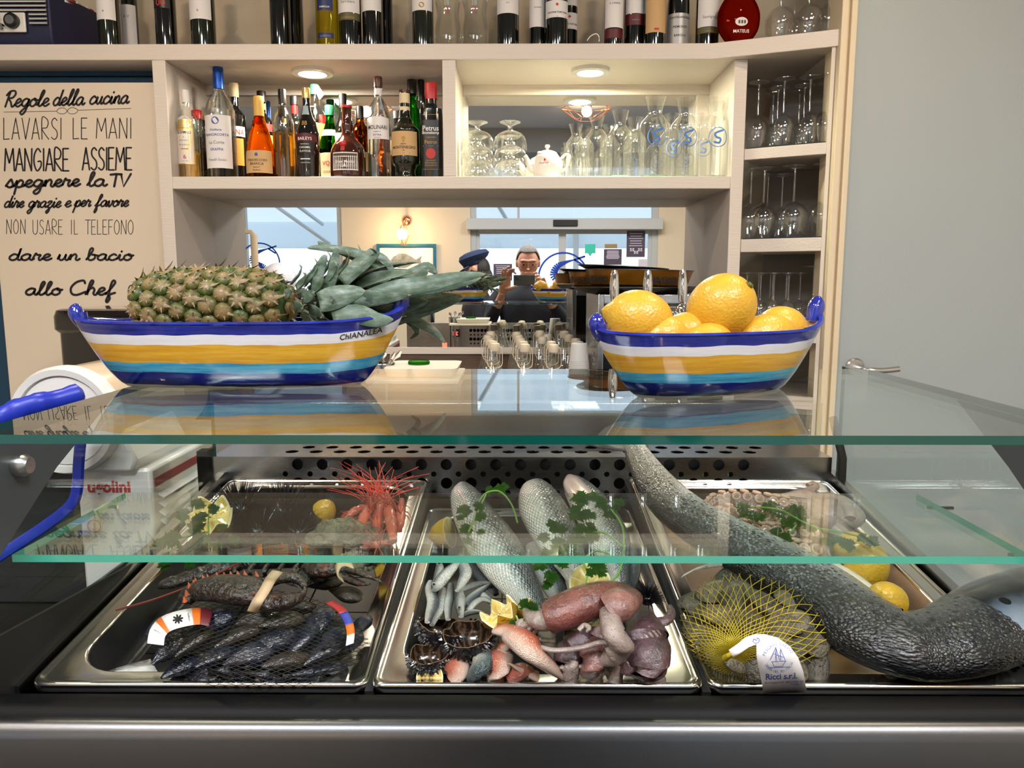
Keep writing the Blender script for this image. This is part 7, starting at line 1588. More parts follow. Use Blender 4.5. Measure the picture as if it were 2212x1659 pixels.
ribbon(mb, crom([(1636, 1384), (1628, 1380), (1628, 1388), (1638, 1388), (1640, 1380), (1634, 1378)], 3), 1.4, ft)
build(mb, 'print', tagt, smooth=False)
# ------------------------------------------------ mussels in black net with paper band
m_mus = mat('mussel_shell', '#08090d', .2, coat=.8, coatr=.12, vary=(2, '#18213a', .7, (1, 3, 1)), bump=(3, .5, (1, 4, 1))); m_mus2 = mat('mussel_shell_brown', '#100d0b', .28, coat=.6, vary=(2, '#3a3022', .8, (1, 3, 1)), bump=(3, .6, (1, 4, 1)))
def mussel_mesh(m):
    mb = MB().mat(m); n = 14; P = [(i/n*2-1) for i in range(n+1)]; ra = [.54*max(.02, sin(pi*min(1, (i/n)**1.35*.97+.015)))**.62 for i in range(n+1)]
    mb.sweep([(x, .12*(1-x*x), 0) for x in P], ra, [a*.62 for a in ra], n=20); o = build(mb, 'c', None, world=False, sharp=50); me = o.data; C.objects.unlink(o); bpy.data.objects.remove(o); return me
MUS = [mussel_mesh(m_mus), mussel_mesh(m_mus2)]
ML = [(380, 1400, 60, -1.1), (425, 1385, 62, -.9), (470, 1420, 62, -.8), (400, 1440, 58, -.9), (455, 1350, 58, -.5), (520, 1375, 62, -.6), (540, 1420, 62, -.5), (500, 1450, 56, -.4), (590, 1390, 62, -.8), (620, 1430, 60, -.5), (580, 1455, 56, -.2), (655, 1385, 60, -1.0), (690, 1350, 60, -1.1), (610, 1345, 56, -.4), (700, 1410, 58, -.7), (660, 1455, 54, -.3), (725, 1380, 50, -1.3), (560, 1340, 52, -.2), (350, 1350, 48, -1.3), (715, 1445, 46, -.8), (440, 1462, 50, -.2), (640, 1315, 46, -.1)]
mw = ['under the white band end', 'beside the white band', 'left of centre, low', 'at the lower left of the heap', 'under the big claw', 'centre, upper row', 'centre, middle row', 'centre, lowest row', 'right of centre, middle', 'right of centre, low', 'low front of the heap', 'right, upper row', 'topmost at the right', 'behind the net crease', 'right, middle row', 'front right', 'rightmost, by the red band', 'just under the rubber band', 'highest at the left', 'lowest at the right', 'front left edge', 'rearmost under the claw tip']
def hm(x, y): ro = sqrt(((x-560)/240)**2+((y-1385)/118)**2); return .002+.052*max(0, 1-ro**2.2)**.6
rr_ = random.Random(8)
for i, (x, y, r, a) in enumerate(ML):
    o = bpy.data.objects.new('mussel', MUS[1 if i % 4 == 1 else 0]); C.objects.link(o); p, R_ = PDr(x, y, max(0, hm(x, y)-.014), r*.92)
    M = Matrix((Vector((1, 0, 0)), DU, DN)).transposed().to_4x4() @ Matrix.Rotation(-a+rr_.uniform(-.15, .15), 4, 'Z') @ Matrix.Rotation(rr_.uniform(-.4, .4), 4, 'X') @ Matrix.Rotation(rr_.uniform(-.3, .3), 4, 'Y')
    o.matrix_world = Matrix.Translation(p) @ M @ Matrix.Diagonal((R_, R_, R_, 1)); tag(o, f'blue-black mussel in the dark net, {mw[i]}', 'mussel', 'mussels in the dark net')
for i, (x, y, r, a, s_) in enumerate(((785, 1350, 36, -1.3, 'loose mussel between the net and the pan wall'), (700, 1262, 40, -.2, 'grey mussel right of the big claw tip'), (745, 1285, 44, .5, 'grey mussel under the banded small claw'), (770, 1385, 34, -1.5, 'loose mussel low against the pan wall'))):
    o = bpy.data.objects.new('mussel', MUS[1 if i in (1, 2) else 0]); C.objects.link(o); p, R_ = PDr(x, y, .014, r); M = Matrix((Vector((1, 0, 0)), DU, DN)).transposed().to_4x4() @ Matrix.Rotation(-a, 4, 'Z')
    o.matrix_world = Matrix.Translation(p) @ M @ Matrix.Diagonal((R_, R_, R_, 1)); tag(o, s_, 'mussel', 'loose mussels')
mn = pthing('mussel_net', 'fine dark mesh net stretched over the heap of mussels', 'net bag', 560, 1385, 0); mb = MB().mat(mat('dark_net', '#0f1112', .5))
for fam in (1, -1):
    for k in range(60):
        P = []
        for s_ in range(60):
            u = -260+s_*9; v = (k-30)*11+fam*u*.45; x, y = 560+u, 1385+v*.8; ro = sqrt(((x-560)/236)**2+((y-1385)/112)**2)
            if ro < 1: P.append(PD(x, y, hm(x, y)+.002))
            elif len(P) > 2: break
            else: P = []
        if len(P) > 2: mb.sweep(P, .00032, n=3, caps=False)
stuff(build(mb, 'netting', mn, sharp=0))
m_orb = mat('orange_band', '#d96a1c', .5); m_rdb = mat('red_band', '#a82a30', .5); m_bub = mat('blue_band', '#3640a0', .5)
bd = pthing('paper_band', 'white and orange paper band round the neck of the mussel net', 'label band', 385, 1355, .05)
def bp(u, v): # u along 0..1, v across
    c_ = [(336, 1392), (341, 1366), (360, 1347), (394, 1336), (430, 1331), (456, 1336)]; q = crom(c_, 8); i = min(len(q)-2, int(u*(len(q)-1))); f = u*(len(q)-1)-i; x, y = q[i][0]+(q[i+1][0]-q[i][0])*f, q[i][1]+(q[i+1][1]-q[i][1])*f
    a, b_ = q[max(i-1, 0)], q[min(i+2, len(q)-1)]; tx, ty = b_[0]-a[0], b_[1]-a[1]; l = math.hypot(tx, ty); return PD(x+(-ty/l)*v*18, y+(tx/l)*v*18, .052-.012*abs(u-.5))
for u0, u1, m in ((0, .30, m_whp), (.30, .38, m_orb), (.38, .72, m_whp), (.72, .82, m_orb), (.82, 1, m_mar)): build(MB().mat(m).grid([[bp(u0+(u1-u0)*k/5, v) for v in (-1, 0, 1)] for k in range(6)]), 'band_strip', bd, solid=.0005)
mb = MB().mat(m_ink)
bo = lambda u, v: bp(u, v)+Vector((0, -.0006, .0008))
for k in range(8):
    a = k*pi/4; ribbon(mb, [(0, 0), (.5*cos(a), .5*sin(a))], .2, lambda x, y: bo(.55+x*.11, y))
put_text(mb, 'mediterr', .34, lambda x, y: bo(.67+y*.09, -x*.9)); put_text(mb, 'nedditas', .34, lambda x, y: bo(.20+y*.09, -x*.9)); build(mb, 'print', bd, smooth=False)
bd2 = pthing('paper_band', 'red, blue and orange band end sticking out at the pan-wall side of the mussel net', 'label band', 745, 1330, .04)
q2 = crom([(712, 1300), (736, 1316), (752, 1340), (758, 1366), (756, 1392)], 6)
for a, b_, m in ((0, 8, m_rdb), (8, 14, m_bub), (14, 19, m_orb), (19, 24, m_whp)): build(MB().mat(m).grid([[PD(q2[i][0]-9, q2[i][1]+3, .045), PD(q2[i][0]+8, q2[i][1]-3, .045)] for i in range(a, b_+1)]), 'band_strip', bd2, solid=.0005)
# ------------------------------------------------ lobster
m_lob = mat('lobster_shell', '#2a1a16', .30, coat=.6, coatr=.2, vary=(30, '#4a2416', .8), bump=(140, 1.3)); q = NT(m_lob)
tc = q.n('TexCoord'); nz = q.noise(tc.outputs['Object'], 22, 5, .7); q.l(q.ramp(nz, [(.40, '#171211'), (.60, '#291a17'), (.68, '#5c2d18'), (.76, '#b0602a')]), q.b.inputs['Base Color'])
m_spn = mat('orange_spine', '#b0562f', .4); m_rub2 = mat('tan_rubber_band', '#b9a384', .6)
lob = pthing('lobster', 'dark lobster with two banded claws lying over the mussels', 'lobster', 600, 1230, .03)
mb = MB().mat(m_lob); arm(mb, [(500, 1216, .024, 16), (560, 1206, .030, 30), (640, 1200, .034, 34), (700, 1206, .032, 26)], 20, .7); build(mb, 'carapace', lob)
for k in range(5):
    mb = MB().mat(m_lob); x = 490-k*30; y = 1222+k*9; arm(mb, [(x+18, y-3, .020, 26-k*2), (x, y, .023, 28-k*2), (x-16, y+4, .018, 24-k*2)], 16, .6); build(mb, 'tail_segment', lob)
def claw(palm, f_up, f_lo, band, nm='claw'):
    mb = MB().mat(m_lob); P, ra = arm(mb, palm, 22, .62, 6); cl = build(mb, nm, lob)
    mb = MB().mat(m_lob); arm(mb, f_up, 14, .7); build(mb, 'moving_finger', cl); mb = MB().mat(m_lob); arm(mb, f_lo, 14, .7); build(mb, 'fixed_finger', cl)
    return cl, P, ra
cl, P, ra = claw([(398, 1300, .046, 18), (420, 1278, .052, 30), (470, 1270, .058, 40), (530, 1276, .060, 44), (580, 1280, .058, 38)], [(572, 1262, .066, 18), (600, 1250, .068, 16), (635, 1248, .066, 14), (655, 1262, .062, 9), (660, 1280, .060, 2)], [(560, 1298, .058, 26), (600, 1302, .060, 24), (640, 1292, .060, 16), (662, 1272, .060, 3)], None)
cn = 0
for x, y in ((410, 1262), (424, 1252), (440, 1246), (470, 1240), (486, 1240), (500, 1238), (530, 1236), (555, 1238), (404, 1278), (400, 1292), (420, 1256), (450, 1244), (515, 1237)):
    p = PD(x, y+8, .058); e = PD(x-3, y-4, .064); build(MB().mat(m_spn).sweep([p, e], [.0028, .0004], n=7), 'spine', cl); cn += 1
q = crom([(600, 1234, .082), (586, 1250, .086), (572, 1275, .088), (556, 1300, .084), (545, 1322, .070)], 5)
mb = MB().mat(m_rub2).grid([[PD(x-11, y-2, h), PD(x, y, h+.001), PD(x+11, y+3, h)] for x, y, h in q]); rb_ = build(mb, 'rubber_band', cl, solid=.0012)
cl2, P, ra = claw([(662, 1222, .040, 14), (690, 1230, .044, 26), (722, 1228, .046, 24), (745, 1228, .046, 16)], [(740, 1226, .048, 12), (775, 1238, .048, 8), (822, 1256, .046, 2)], [(735, 1240, .044, 12), (770, 1258, .040, 10), (800, 1262, .040, 3)], None)
q = crom([(762, 1222, .064), (742, 1216, .068), (730, 1224, .068), (728, 1240, .062), (740, 1252, .054)], 5)
mb = MB().mat(m_rub2).grid([[PD(x-3, y-7, h), PD(x+3, y+7, h)] for x, y, h in q]); build(mb, 'rubber_band', cl2, solid=.0012)
m_ant = mat('antenna_red', '#6b2a22', .4)
for s_ in ([(520, 1215, .05), (420, 1262, .045), (330, 1296, .04), (250, 1318, .035)], [(540, 1205, .055), (600, 1195, .06), (660, 1200, .055), (700, 1218, .05)]): build(MB().mat(m_ant).sweep([PD(*k) for k in crom(s_, 8)], .0013, n=6), 'antenna', lob)
for i in range(6):
    x = 520+i*32; mb = MB().mat(m_lob); arm(mb, [(x, 1215, .03, 5), (x-14, 1232, .045, 5), (x-6, 1250, .03, 4), (x+8, 1262, .02, 2)], 8); build(mb, 'walking_leg', lob)
for x, y in ((560, 1185), (585, 1180), (610, 1176), (640, 1176), (660, 1180), (682, 1186), (540, 1192)): p = PD(x, y+6, .05); build(MB().mat(m_spn).sweep([p, PD(x-3, y-5, .058)], [.002, .0004], n=6), 'spine', lob)
# ------------------------------------------------ oysters, red shrimps
m_oys = mat('oyster_shell', '#a1967c', .6, coat=.3, vary=(60, '#3d362b', .8), bump=(110, 2.0)); m_oys2 = mat('oyster_shell_dark', '#5c5950', .55, coat=.4, vary=(60, '#1b1a18', .8), bump=(110, 2.0))
def oyster(px, py, h, rx, ry, rot, m, label, seed):
    p, R_ = PDr(px, py, h, rx); t = thing('oyster', label, 'oyster', tuple(p), 'oysters in the shellfish pan'); B_ = Matrix((Vector((1, 0, 0)), DU, DN)).transposed() @ Matrix.Rotation(rot, 3, 'Z'); k_ = ry/rx
    for si, (zz, nm) in enumerate(((0, 'lower_shell'), (.10, 'upper_shell'))):
        rows = []; n = 40
        for i in range(11):
            f = i/10; row = []
            for j in range(n):
                a = 2*pi*j/n; w_ = 1+.10*noise.noise(Vector((cos(a)*2.4+seed, sin(a)*2.4, si)))*2+.03*sin(a*9+seed)
                layer = .035*(int(f*6+.6*noise.noise(Vector((cos(a)*2, sin(a)*2, seed)))) % 2)
                x = f*w_*cos(a)*(1-.15*si); y = f*w_*sin(a)*k_*(1-.1*si)*(1-.25*cos(a)*.6); z_ = (.42*(1-f**2)+layer*1.6+zz+.16*noise.noise(Vector((x*4, y*4, seed))))*(1 if f < 1 else .3)+.05*f*f*sin(3*a+seed)
                row.append(p+B_ @ Vector((x*R_, y*R_, z_*R_)))
            rows.append(row)
        build(MB().mat(m).grid(rows, cv=True, flip=True), nm, t, sharp=30, solid=.0015)
oyster(738, 1162, .040, 78, 44, .25, m_oys, 'large pale frilled oyster in the middle of the shellfish pan', 1.3)
oyster(808, 1196, .028, 34, 52, .1, m_oys2, 'dark grey oyster standing against the pan wall', 5.2)
oyster(765, 1222, .020, 52, 40, -.4, m_oys, 'pale oyster tucked under the large frilled one', 8.1)
oyster(668, 1250, .022, 48, 32, .3, m_oys2, 'dull oyster behind the tip of the big claw', 11.7)
m_shr = mat('red_shrimp', '#c9432e', .3, coat=.6, vary=(50, '#e0806a', .8)); m_sha = mat('shrimp_feeler', '#c2402f', .4)
SH = [([(800, 1176, 8), (812, 1150, 11), (818, 1120, 12), (824, 1090, 11), (822, 1066, 6), (820, 1048, 2)], 'red shrimp standing tallest in the rear corner of its pan'), ([(770, 1150, 8), (782, 1128, 11), (792, 1106, 11), (806, 1080, 8), (812, 1060, 3)], 'red shrimp leaning on the tallest one'),
      ([(850, 1170, 8), (846, 1140, 11), (842, 1112, 12), (838, 1086, 8), (836, 1062, 3)], 'red shrimp against the pan wall'), ([(740, 1130, 8), (756, 1112, 10), (778, 1100, 10), (800, 1096, 6), (818, 1092, 2)], 'pinkish shrimp lying toward the lemon wedge'),
      ([(860, 1150, 7), (864, 1128, 10), (866, 1104, 10), (868, 1080, 5)], 'shrimp squeezed furthest into the pan corner'), ([(790, 1184, 7), (806, 1178, 9), (822, 1176, 8), (836, 1168, 3)], 'small red shrimp piece beside the dark oyster')]
for i, (pts, s_) in enumerate(SH):
    t = pthing('red_shrimp', s_, 'shrimp', pts[2][0], pts[2][1], .04, 'red shrimps in the shellfish pan'); rr_ = random.Random(i+60); h0 = .028+.006*(i % 3)
    q = [(x, y, h0+.012*sin(pi*k/(len(pts)-1)), r) for k, (x, y, r) in enumerate(pts)]; mb = MB().mat(m_shr); cq = crom(q, 6)
    cq = [(x, y, h, r*(1.08 if (k % 4) < 3 else .88)) for k, (x, y, h, r) in enumerate(cq)]; P, ra = [], []
    for x, y, h, r in cq: p, rr2 = PDr(x, y, h, r); P.append(p); ra.append(rr2)
    mb.sweep(P, ra, [a*.9 for a in ra], up=DN, n=12); build(mb, 'body', t)
    hx_, hy = pts[-2][0], pts[-2][1]
    for k in range(14 if i < 4 else 8):
        a = rr_.uniform(-1.0, .9); ln = rr_.uniform(50, 130); s2 = [(hx_, hy+6, h0+.02), (hx_+ln*.4*sin(a), hy-ln*.35*cos(a), h0+.03+rr_.uniform(0, .02)), (hx_+ln*sin(a*1.4), hy-ln*.75*cos(a*1.2), h0+.03+rr_.uniform(-.01, .02))]
        if s2[2][1] < 985: s2[2] = (s2[2][0], 985+rr_.uniform(0, 25), s2[2][2])
        build(MB().mat(m_sha).sweep([PD(*z) for z in crom(s2, 5)], .00042, n=4), 'feeler', t)
    for k in range(8):
        f = .25+.6*k/8; j = int(f*(len(P)-1)); d = Vector((rr_.uniform(-1, 1), -.4, rr_.uniform(-.2, .6))).normalized(); build(MB().mat(m_sha).sweep([P[j], P[j]+d*.012, P[j]+d*.02+Vector((0, 0, -.008))], [.0011, .0008, .0004], n=5), 'leg', t)
m_wet = mat('white_film', '#dfe1e0', .15, coat=.8)
pf = pthing('paper_sheet', 'crumpled white sheet at the near corner of the shellfish pan', 'paper', 270, 1440, -.04); mb = MB().mat(m_wet)
mb.grid([[PD(200+25*i+(8*j if i > 4 else 0), 1466-(3-j)*16*(i/6)**.7, -.040+.012*((i*j) % 3)*.4) for j in range(5)] for i in range(6)]); build(mb, 'sheet', pf, solid=.0006)
# ================================================================ customer side of the room, seen in the mirror
MX = lambda px, Y: PM(px, 601, Y).x
MZ = lambda py, Y: PM(1115, py, Y).z
# framed fish print and wall lamp
x0, x1 = MX(816, RY), MX(943, RY); z1 = MZ(527, RY); z0 = z1-.42
pic = thing('fish_picture', 'blue framed print of a grey fish on the wall between window and sliding door', 'picture', ((x0+x1)/2, RY, z0))
mb = MB().mat(mat('blue_frame_paint', '#1d6482', .4)); frame_rect(mb, x0, x1, z0, z1, .028, RY, RY+.03); build(mb, 'frame', pic)
build(MB().mat(m_whp).box((x0+.028, RY, z0+.028), (x1-.028, RY+.012, z1-.028)), 'mount', pic)
m_gf = mat('grey_fish_ink', '#6e7470', .7, vary=(30, '#a2a6a0', .8)); cxp, czp = (x0+x1)/2-.01, MZ(565, RY)
fo = [(-.155, 0), (-.12, .045), (-.06, .078), (0, .075), (.06, .045), (.10, .018), (.16, .055), (.145, .01), (.165, -.045), (.10, -.005), (.05, -.035), (0, -.06), (-.07, -.062), (-.13, -.03)]
mb = MB().mat(m_gf).add([(cxp+x, RY+.0135, czp+z) for x, z in fo], [list(range(len(fo)))]); build(mb, 'fish_print', pic, smooth=False)
lx_, lz_ = MX(878, RY+.1), MZ(475, RY+.1)
lam = thing('wall_lamp', 'copper wall lamp with bare glowing bulb in a wire cage', 'lamp', (lx_, RY, lz_))
build(MB().mat(m_copper).lathe([(.0005, .03), (.03, .028), (.048, .012), (.05, 0)], (lx_, RY, lz_), 24, M=Matrix.Rotation(-pi/2, 3, 'X')), 'wall_rose', lam)
build(MB().mat(m_copper).sweep([(lx_, RY+.02, lz_), (lx_, RY+.10, lz_+.02), (lx_-.012, RY+.12, lz_-.01), (lx_-.015, RY+.12, lz_-.06)], .010, n=10), 'arm', lam)
bx, bz = lx_-.018, MZ(507, RY+.12); by = RY+.12
build(MB().mat(m_bulb).blob((bx, by, bz), (.030, .030, .045), 12, 16), 'bulb', lam)
l = bpy.data.lights.new('wall_lamp_glow', 'POINT'); l.energy = 6; l.color = (1, .62, .3); l.shadow_soft_size = .05; lo_ = bpy.data.objects.new('wall_lamp_glow', l); C.objects.link(lo_); lo_.parent = lam; lo_.location = Vector((bx, by+.09, bz))-WORLD[lam.name]
def cage(parent, c, rt_, rm, rb, zt, zm, zb, n=6, w_=.0022):
    c = Vector(c); ring = lambda r, z, o=0: [c+Vector((r*cos(2*pi*(k+o)/n), r*sin(2*pi*(k+o)/n), z)) for k in range(n)]
    T, M_, B_ = ring(rt_, zt), ring(rm, zm, .5), ring(rb, zb)
    for R_ in (T, M_, B_):
        for k in range(n): build(MB().mat(m_copper).sweep([R_[k], R_[(k+1) % n]], w_, n=5), 'wire', parent)
    for k in range(n):
        for a, b_ in ((T[k], M_[k]), (T[(k+1) % n], M_[k]), (M_[k], B_[k]), (M_[k], B_[(k+1) % n])): build(MB().mat(m_copper).sweep([a, b_], w_, n=5), 'wire', parent)
cage(lam, (bx, by, bz), .022, .062, .02, .09, -.02, -.10, 5, .002)
for px, Yp, s_ in ((1263, -.9, 'copper wire pendant lamp hanging in front of the sliding door'), (800, -.9, 'copper wire pendant lamp hanging nearer the window side')):
    c = (MX(px, Yp), Yp, MZ(258, Yp)); t = thing('pendant_lamp', s_, 'lamp', c, 'copper pendant lamps')
    cage(t, c, .06, .22, .09, .22, .10, .0, 6, .0032)
    build(MB().mat(m_black).sweep([(c[0], c[1], c[2]+.22), (c[0], c[1], CZ-.012)], .003, n=6), 'cable', t); build(MB().mat(m_copper).lathe([(.05, -.02), (.05, 0), (.001, 0)], (c[0], c[1], CZ), 20), 'ceiling_rose', t)
    build(MB().mat(m_copper).lathe([(.06, .20), (.02, .24), (.018, .28), (.001, .285)], c, 16), 'socket', t)
    build(MB().mat(m_bulb).blob((c[0], c[1], c[2]+.155), (.028, .028, .04), 10, 14), 'bulb', t)
    l = bpy.data.lights.new('pendant_glow', 'POINT'); l.energy = 7; l.color = (1, .66, .36); l.shadow_soft_size = .04; lo_ = bpy.data.objects.new('pendant_glow', l); C.objects.link(lo_); lo_.parent = t; lo_.location = (0, 0, .06)
# pale stand with a slotted handle, globe lamp
Ys = -1.5; xa, xb = MX(520, Ys), MX(561, Ys); zt_ = MZ(494, Ys)
st_ = thing('display_stand', 'tall pale wooden stand with slotted top in front of the window', 'stand', ((xa+xb)/2, Ys, 0)); m_pw = mat('pale_wood', '#c9b79c', .5)
mb = MB().mat(m_pw); o_ = [(xa, 0), (xb, 0), (xb, zt_-.05), (xb-.015, zt_-.012), (xb-.05, zt_), (xa+.05, zt_), (xa+.015, zt_-.012), (xa, zt_-.05)]
i_ = [(xa+.035, .9), (xb-.075, .9), (xb-.075, zt_-.06), (xa+.035, zt_-.06)]
for a, b_ in (((xa, 0), (xb, zt_-.42)),): build(MB().mat(m_pw).box((a[0], Ys-.015, a[1]), (b_[0], Ys+.015, b_[1])), 'board', st_, bev=.004)
build(MB().mat(m_pw).sweep([(xa+.02, Ys, zt_-.43), (xa+.02, Ys, zt_-.06), (xa+.04, Ys, zt_-.025), (xb-.06, Ys, zt_-.025), (xb-.035, Ys, zt_-.06), (xb-.035, Ys, zt_-.43)], [.018, .018, .02, .02, .03, .03], .014, up=(0, 1, 0), n=10, sq=.6), 'handle_loop', st_)
build(MB().mat(m_pw).box((xa-.12, Ys-.18, 0), (xb+.12, Ys+.18, .03)), 'foot', st_, bev=.004)
Yg = -1.2; c = (MX(603, Yg), Yg, MZ(604, Yg)); gl_ = thing('globe_lamp', 'unlit white globe lamp on a slim stand near the window', 'lamp', (c[0], c[1], 0))
build(MB().mat(mat('opal_glass', '#d9dae6', .25, coat=.5)).blob(c, .142, 18, 28), 'globe', gl_); build(MB().mat(m_black).sweep([(c[0], c[1], .01), (c[0], c[1], c[2]-.13)], .012, n=10), 'pole', gl_); build(MB().mat(m_black).lathe([(.001, 0), (.14, 0), (.14, .012), (.02, .02)], (c[0], c[1], 0), 28), 'base', gl_)
# ---------------------------------------------------------------- people
m_skin = mat('skin', '#c79a84', .5, sss=.1, vary=(20, '#b07a66', .6)); m_hairg = mat('grey_hair', '#8b8781', .8, vary=(60, '#6a6661', .8), bump=(120, 2.0)); m_nvj = mat('navy_jumper', '#10131f', .8, bump=(200, .4)); m_trs = mat('dark_trousers', '#191a20', .8); m_shoe = mat('dark_shoe', '#141212', .4)
def remesh(o, v): 
    r = o.modifiers.new('merge', 'REMESH'); r.mode = 'VOXEL'; r.voxel_size = v; r.use_smooth_shade = True
    s_ = o.modifiers.new('smooth', 'SMOOTH'); s_.factor = .6; s_.iterations = 3; return o
def chain(mb, pts, rr, n=12): q = crom([tuple(p)+(r,) for p, r in zip(pts, rr)], 4); mb.sweep([k[:3] for k in q], [max(k[3], .001) for k in q], n=n)
def head_mb(c, M, s=1.0):
    """face looks along local +Y"""
    def fn(d):
        k = 1.0
        if d.z < -.1: k *= 1-.20*min(1, (-d.z-.1))*(1 if d.y < .2 else .55)      # narrower below, chin forward
        return k
    mb = MB(); T = lambda p: tuple(M @ (Vector(p)*s)+Vector(c))
    mb.blob((0, 0, 0), (.077, .097, .118), 20, 28, fn=fn); mb.blob((0, .035, -.060), (.054, .055, .058), 12, 18)
    mb.sweep([(0, .088, .020), (0, .102, -.005), (0, .114, -.022), (0, .100, -.034)], [.008, .010, .015, .006], n=12)   # nose
    mb.sweep([(-.024, .088, -.056), (0, .097, -.054), (.024, .088, -.056)], [.004, .0065, .004], n=8); mb.sweep([(-.020, .088, -.066), (0, .096, -.066), (.020, .088, -.066)], [.004, .007, .004], n=8)
    mb.sweep([(-.055, .075, .030), (-.03, .094, .036), (0, .094, .030), (.03, .094, .036), (.055, .075, .030)], .0075, n=8)  # brow
    for sx in (-1, 1): mb.blob((sx*.080, -.005, -.005), (.010, .020, .032), 8, 12)
    mb.v = [T(p) for p in mb.v]; return mb
def hand(mb, wrist, palm_c, knuckles, tips_mid, tips, thumb, r=.0085):
    """palm as a flattened sweep from the wrist, four fingers through bent joints, thumb from the palm's side"""
    w_, pc = Vector(wrist), Vector(palm_c); kc = sum((Vector(k) for k in knuckles), Vector())/4
    mb.sweep([w_, w_.lerp(pc, .5), pc, kc], [.026, .034, .040, .036], [.020, .018, .016, .011], up=(0, 1, 0), n=16)
    for k_, (kn, m_, tp_) in enumerate(zip(knuckles, tips_mid, tips)): f = (1, 1.05, .98, .86)[k_]; chain(mb, [pc.lerp(Vector(kn), .4), kn, m_, tp_], [r*1.05*f, r*1.1*f, r*f, r*.85*f])
    chain(mb, thumb, [.012, .0125, .0105, .009])
HX, HY, HZ = .085, -.31, 1.612
man = thing('person', 'grey-haired man in a navy jumper holding a phone up with both hands', 'person', (HX, HY, 0))
Mh = Matrix.Rotation(radians(-14), 3, 'X')
mb = head_mb((HX, HY, HZ), Mh); mb.mat(m_skin)
chain(mb, [(HX, HY-.02, 1.54), (HX, HY-.04, 1.47), (HX, HY-.05, 1.40)], [.055, .056, .066], 16)
# left hand (low x): fan of fingers over the phone's end
Lk = [(-.050, -.045, 1.512), (-.064, -.042, 1.518), (-.079, -.042, 1.512), (-.091, -.045, 1.498)]
hand(mb, (-.100, -.085, 1.395), (-.076, -.055, 1.455), Lk, [(-.026, -.028, 1.548), (-.040, -.020, 1.556), (-.070, -.020, 1.560), (-.096, -.026, 1.540)], [(-.001, -.016, 1.529), (-.008, -.014, 1.561), (-.045, -.010, 1.580), (-.086, -.016, 1.566)], [(-.078, -.055, 1.432), (-.048, -.042, 1.428), (-.020, -.030, 1.436), (.006, -.020, 1.444)])
Rk = [(.150, -.045, 1.515), (.160, -.044, 1.505), (.167, -.046, 1.492), (.172, -.05, 1.478)]
hand(mb, (.196, -.10, 1.395), (.176, -.062, 1.452), Rk, [(.138, -.026, 1.538), (.150, -.020, 1.520), (.156, -.016, 1.500), (.160, -.02, 1.482)], [(.114, -.016, 1.530), (.128, -.006, 1.512), (.132, -.004, 1.494), (.136, -.006, 1.478)], [(.165, -.06, 1.430), (.145, -.048, 1.432), (.128, -.036, 1.442), (.112, -.026, 1.450)])
chain(mb, [(-.098, -.08, 1.40), (-.115, -.12, 1.345), (-.15, -.17, 1.28)], [.024, .030, .036]); chain(mb, [(.198, -.10, 1.40), (.235, -.135, 1.35), (.285, -.18, 1.28)], [.024, .032, .038])
mb.m = [0]*len(mb.f); mb.mats = [m_skin]; remesh(build(mb, 'body', man, sharp=0), .0038)
def hair_fn(d): return 1.0
mb = MB().mat(m_hairg); rows = []
for i in range(15):
    t = i/14; row = []
    for j in range(32):
        a = 2*pi*j/32; low = (.60-.34*max(0, min(1, (sin(a)+.25)/.7)))*pi; tt = t*low
        d = Vector((sin(tt)*cos(a), sin(tt)*sin(a), cos(tt))); k_ = 1.09+.012*noise.noise(d*6)
        row.append(Mh @ Vector((d.x*.079*k_, d.y*.096*k_-.004, d.z*.118*k_))+Vector((HX, HY, HZ)))
    rows.append(row)
mb.grid(rows, cv=True); build(mb, 'hair', man, solid=.006)
gm = MB().mat(m_black); gt = lambda p: Mh @ Vector(p)+Vector((HX, HY, HZ))
for sx in (-1, 1):
    gm.sweep([gt((sx*.034+.022*cos(a*pi/8), .106-.006*abs(cos(a*pi/8)), .006+.015*sin(a*pi/8))) for a in range(17)], .0011, n=5); gm.sweep([gt((sx*.056, .10, .010)), gt((sx*.080, .06, .008)), gt((sx*.084, .0, .004))], .0011, n=5)
    e = build(MB().mat(mat('dark_iris', '#2a1c14', .1, coat=1)).blob(gt((sx*.032, .086, .004)), (.011, .008, .006), 8, 12), 'eye', man)
gm.sweep([gt((-.012, .106, .010)), gt((.012, .106, .010))], .0011, n=5); build(gm, 'glasses', man)
mb = MB().mat(m_nvj)
mb.sweep(crom([(HX, HY-.05, .86), (HX, HY-.05, 1.05), (HX, HY-.05, 1.22), (HX, HY-.05, 1.36), (HX, HY-.05, 1.425), (HX, HY-.05, 1.46)], 3), [q_[0] for q_ in crom([(.175,), (.18,), (.205,), (.20,), (.13,), (.075,)], 3)], [q_[0] for q_ in crom([(.12,), (.125,), (.13,), (.115,), (.085,), (.065,)], 3)], up=(0, 1, 0), n=28)
chain(mb, [(-.10, HY-.05, 1.395), (-.155, HY-.03, 1.32), (-.185, HY+.02, 1.21), (-.165, HY+.11, 1.245), (-.135, -.150, 1.315)], [.060, .058, .052, .048, .040], 16)
chain(mb, [(.27, HY-.05, 1.395), (.325, HY-.03, 1.32), (.355, HY+.02, 1.21), (.32, HY+.10, 1.235), (.265, -.165, 1.315)], [.060, .058, .052, .048, .042], 16)
remesh(build(mb, 'jumper', man, sharp=0), .008)
mb = MB().mat(m_trs)
for sx in (-1, 1): chain(mb, [(HX+sx*.08, HY-.05, .90), (HX+sx*.095, HY-.05, .70), (HX+sx*.10, HY-.04, .48), (HX+sx*.105, HY-.05, .10)], [.105, .09, .068, .055], 18)
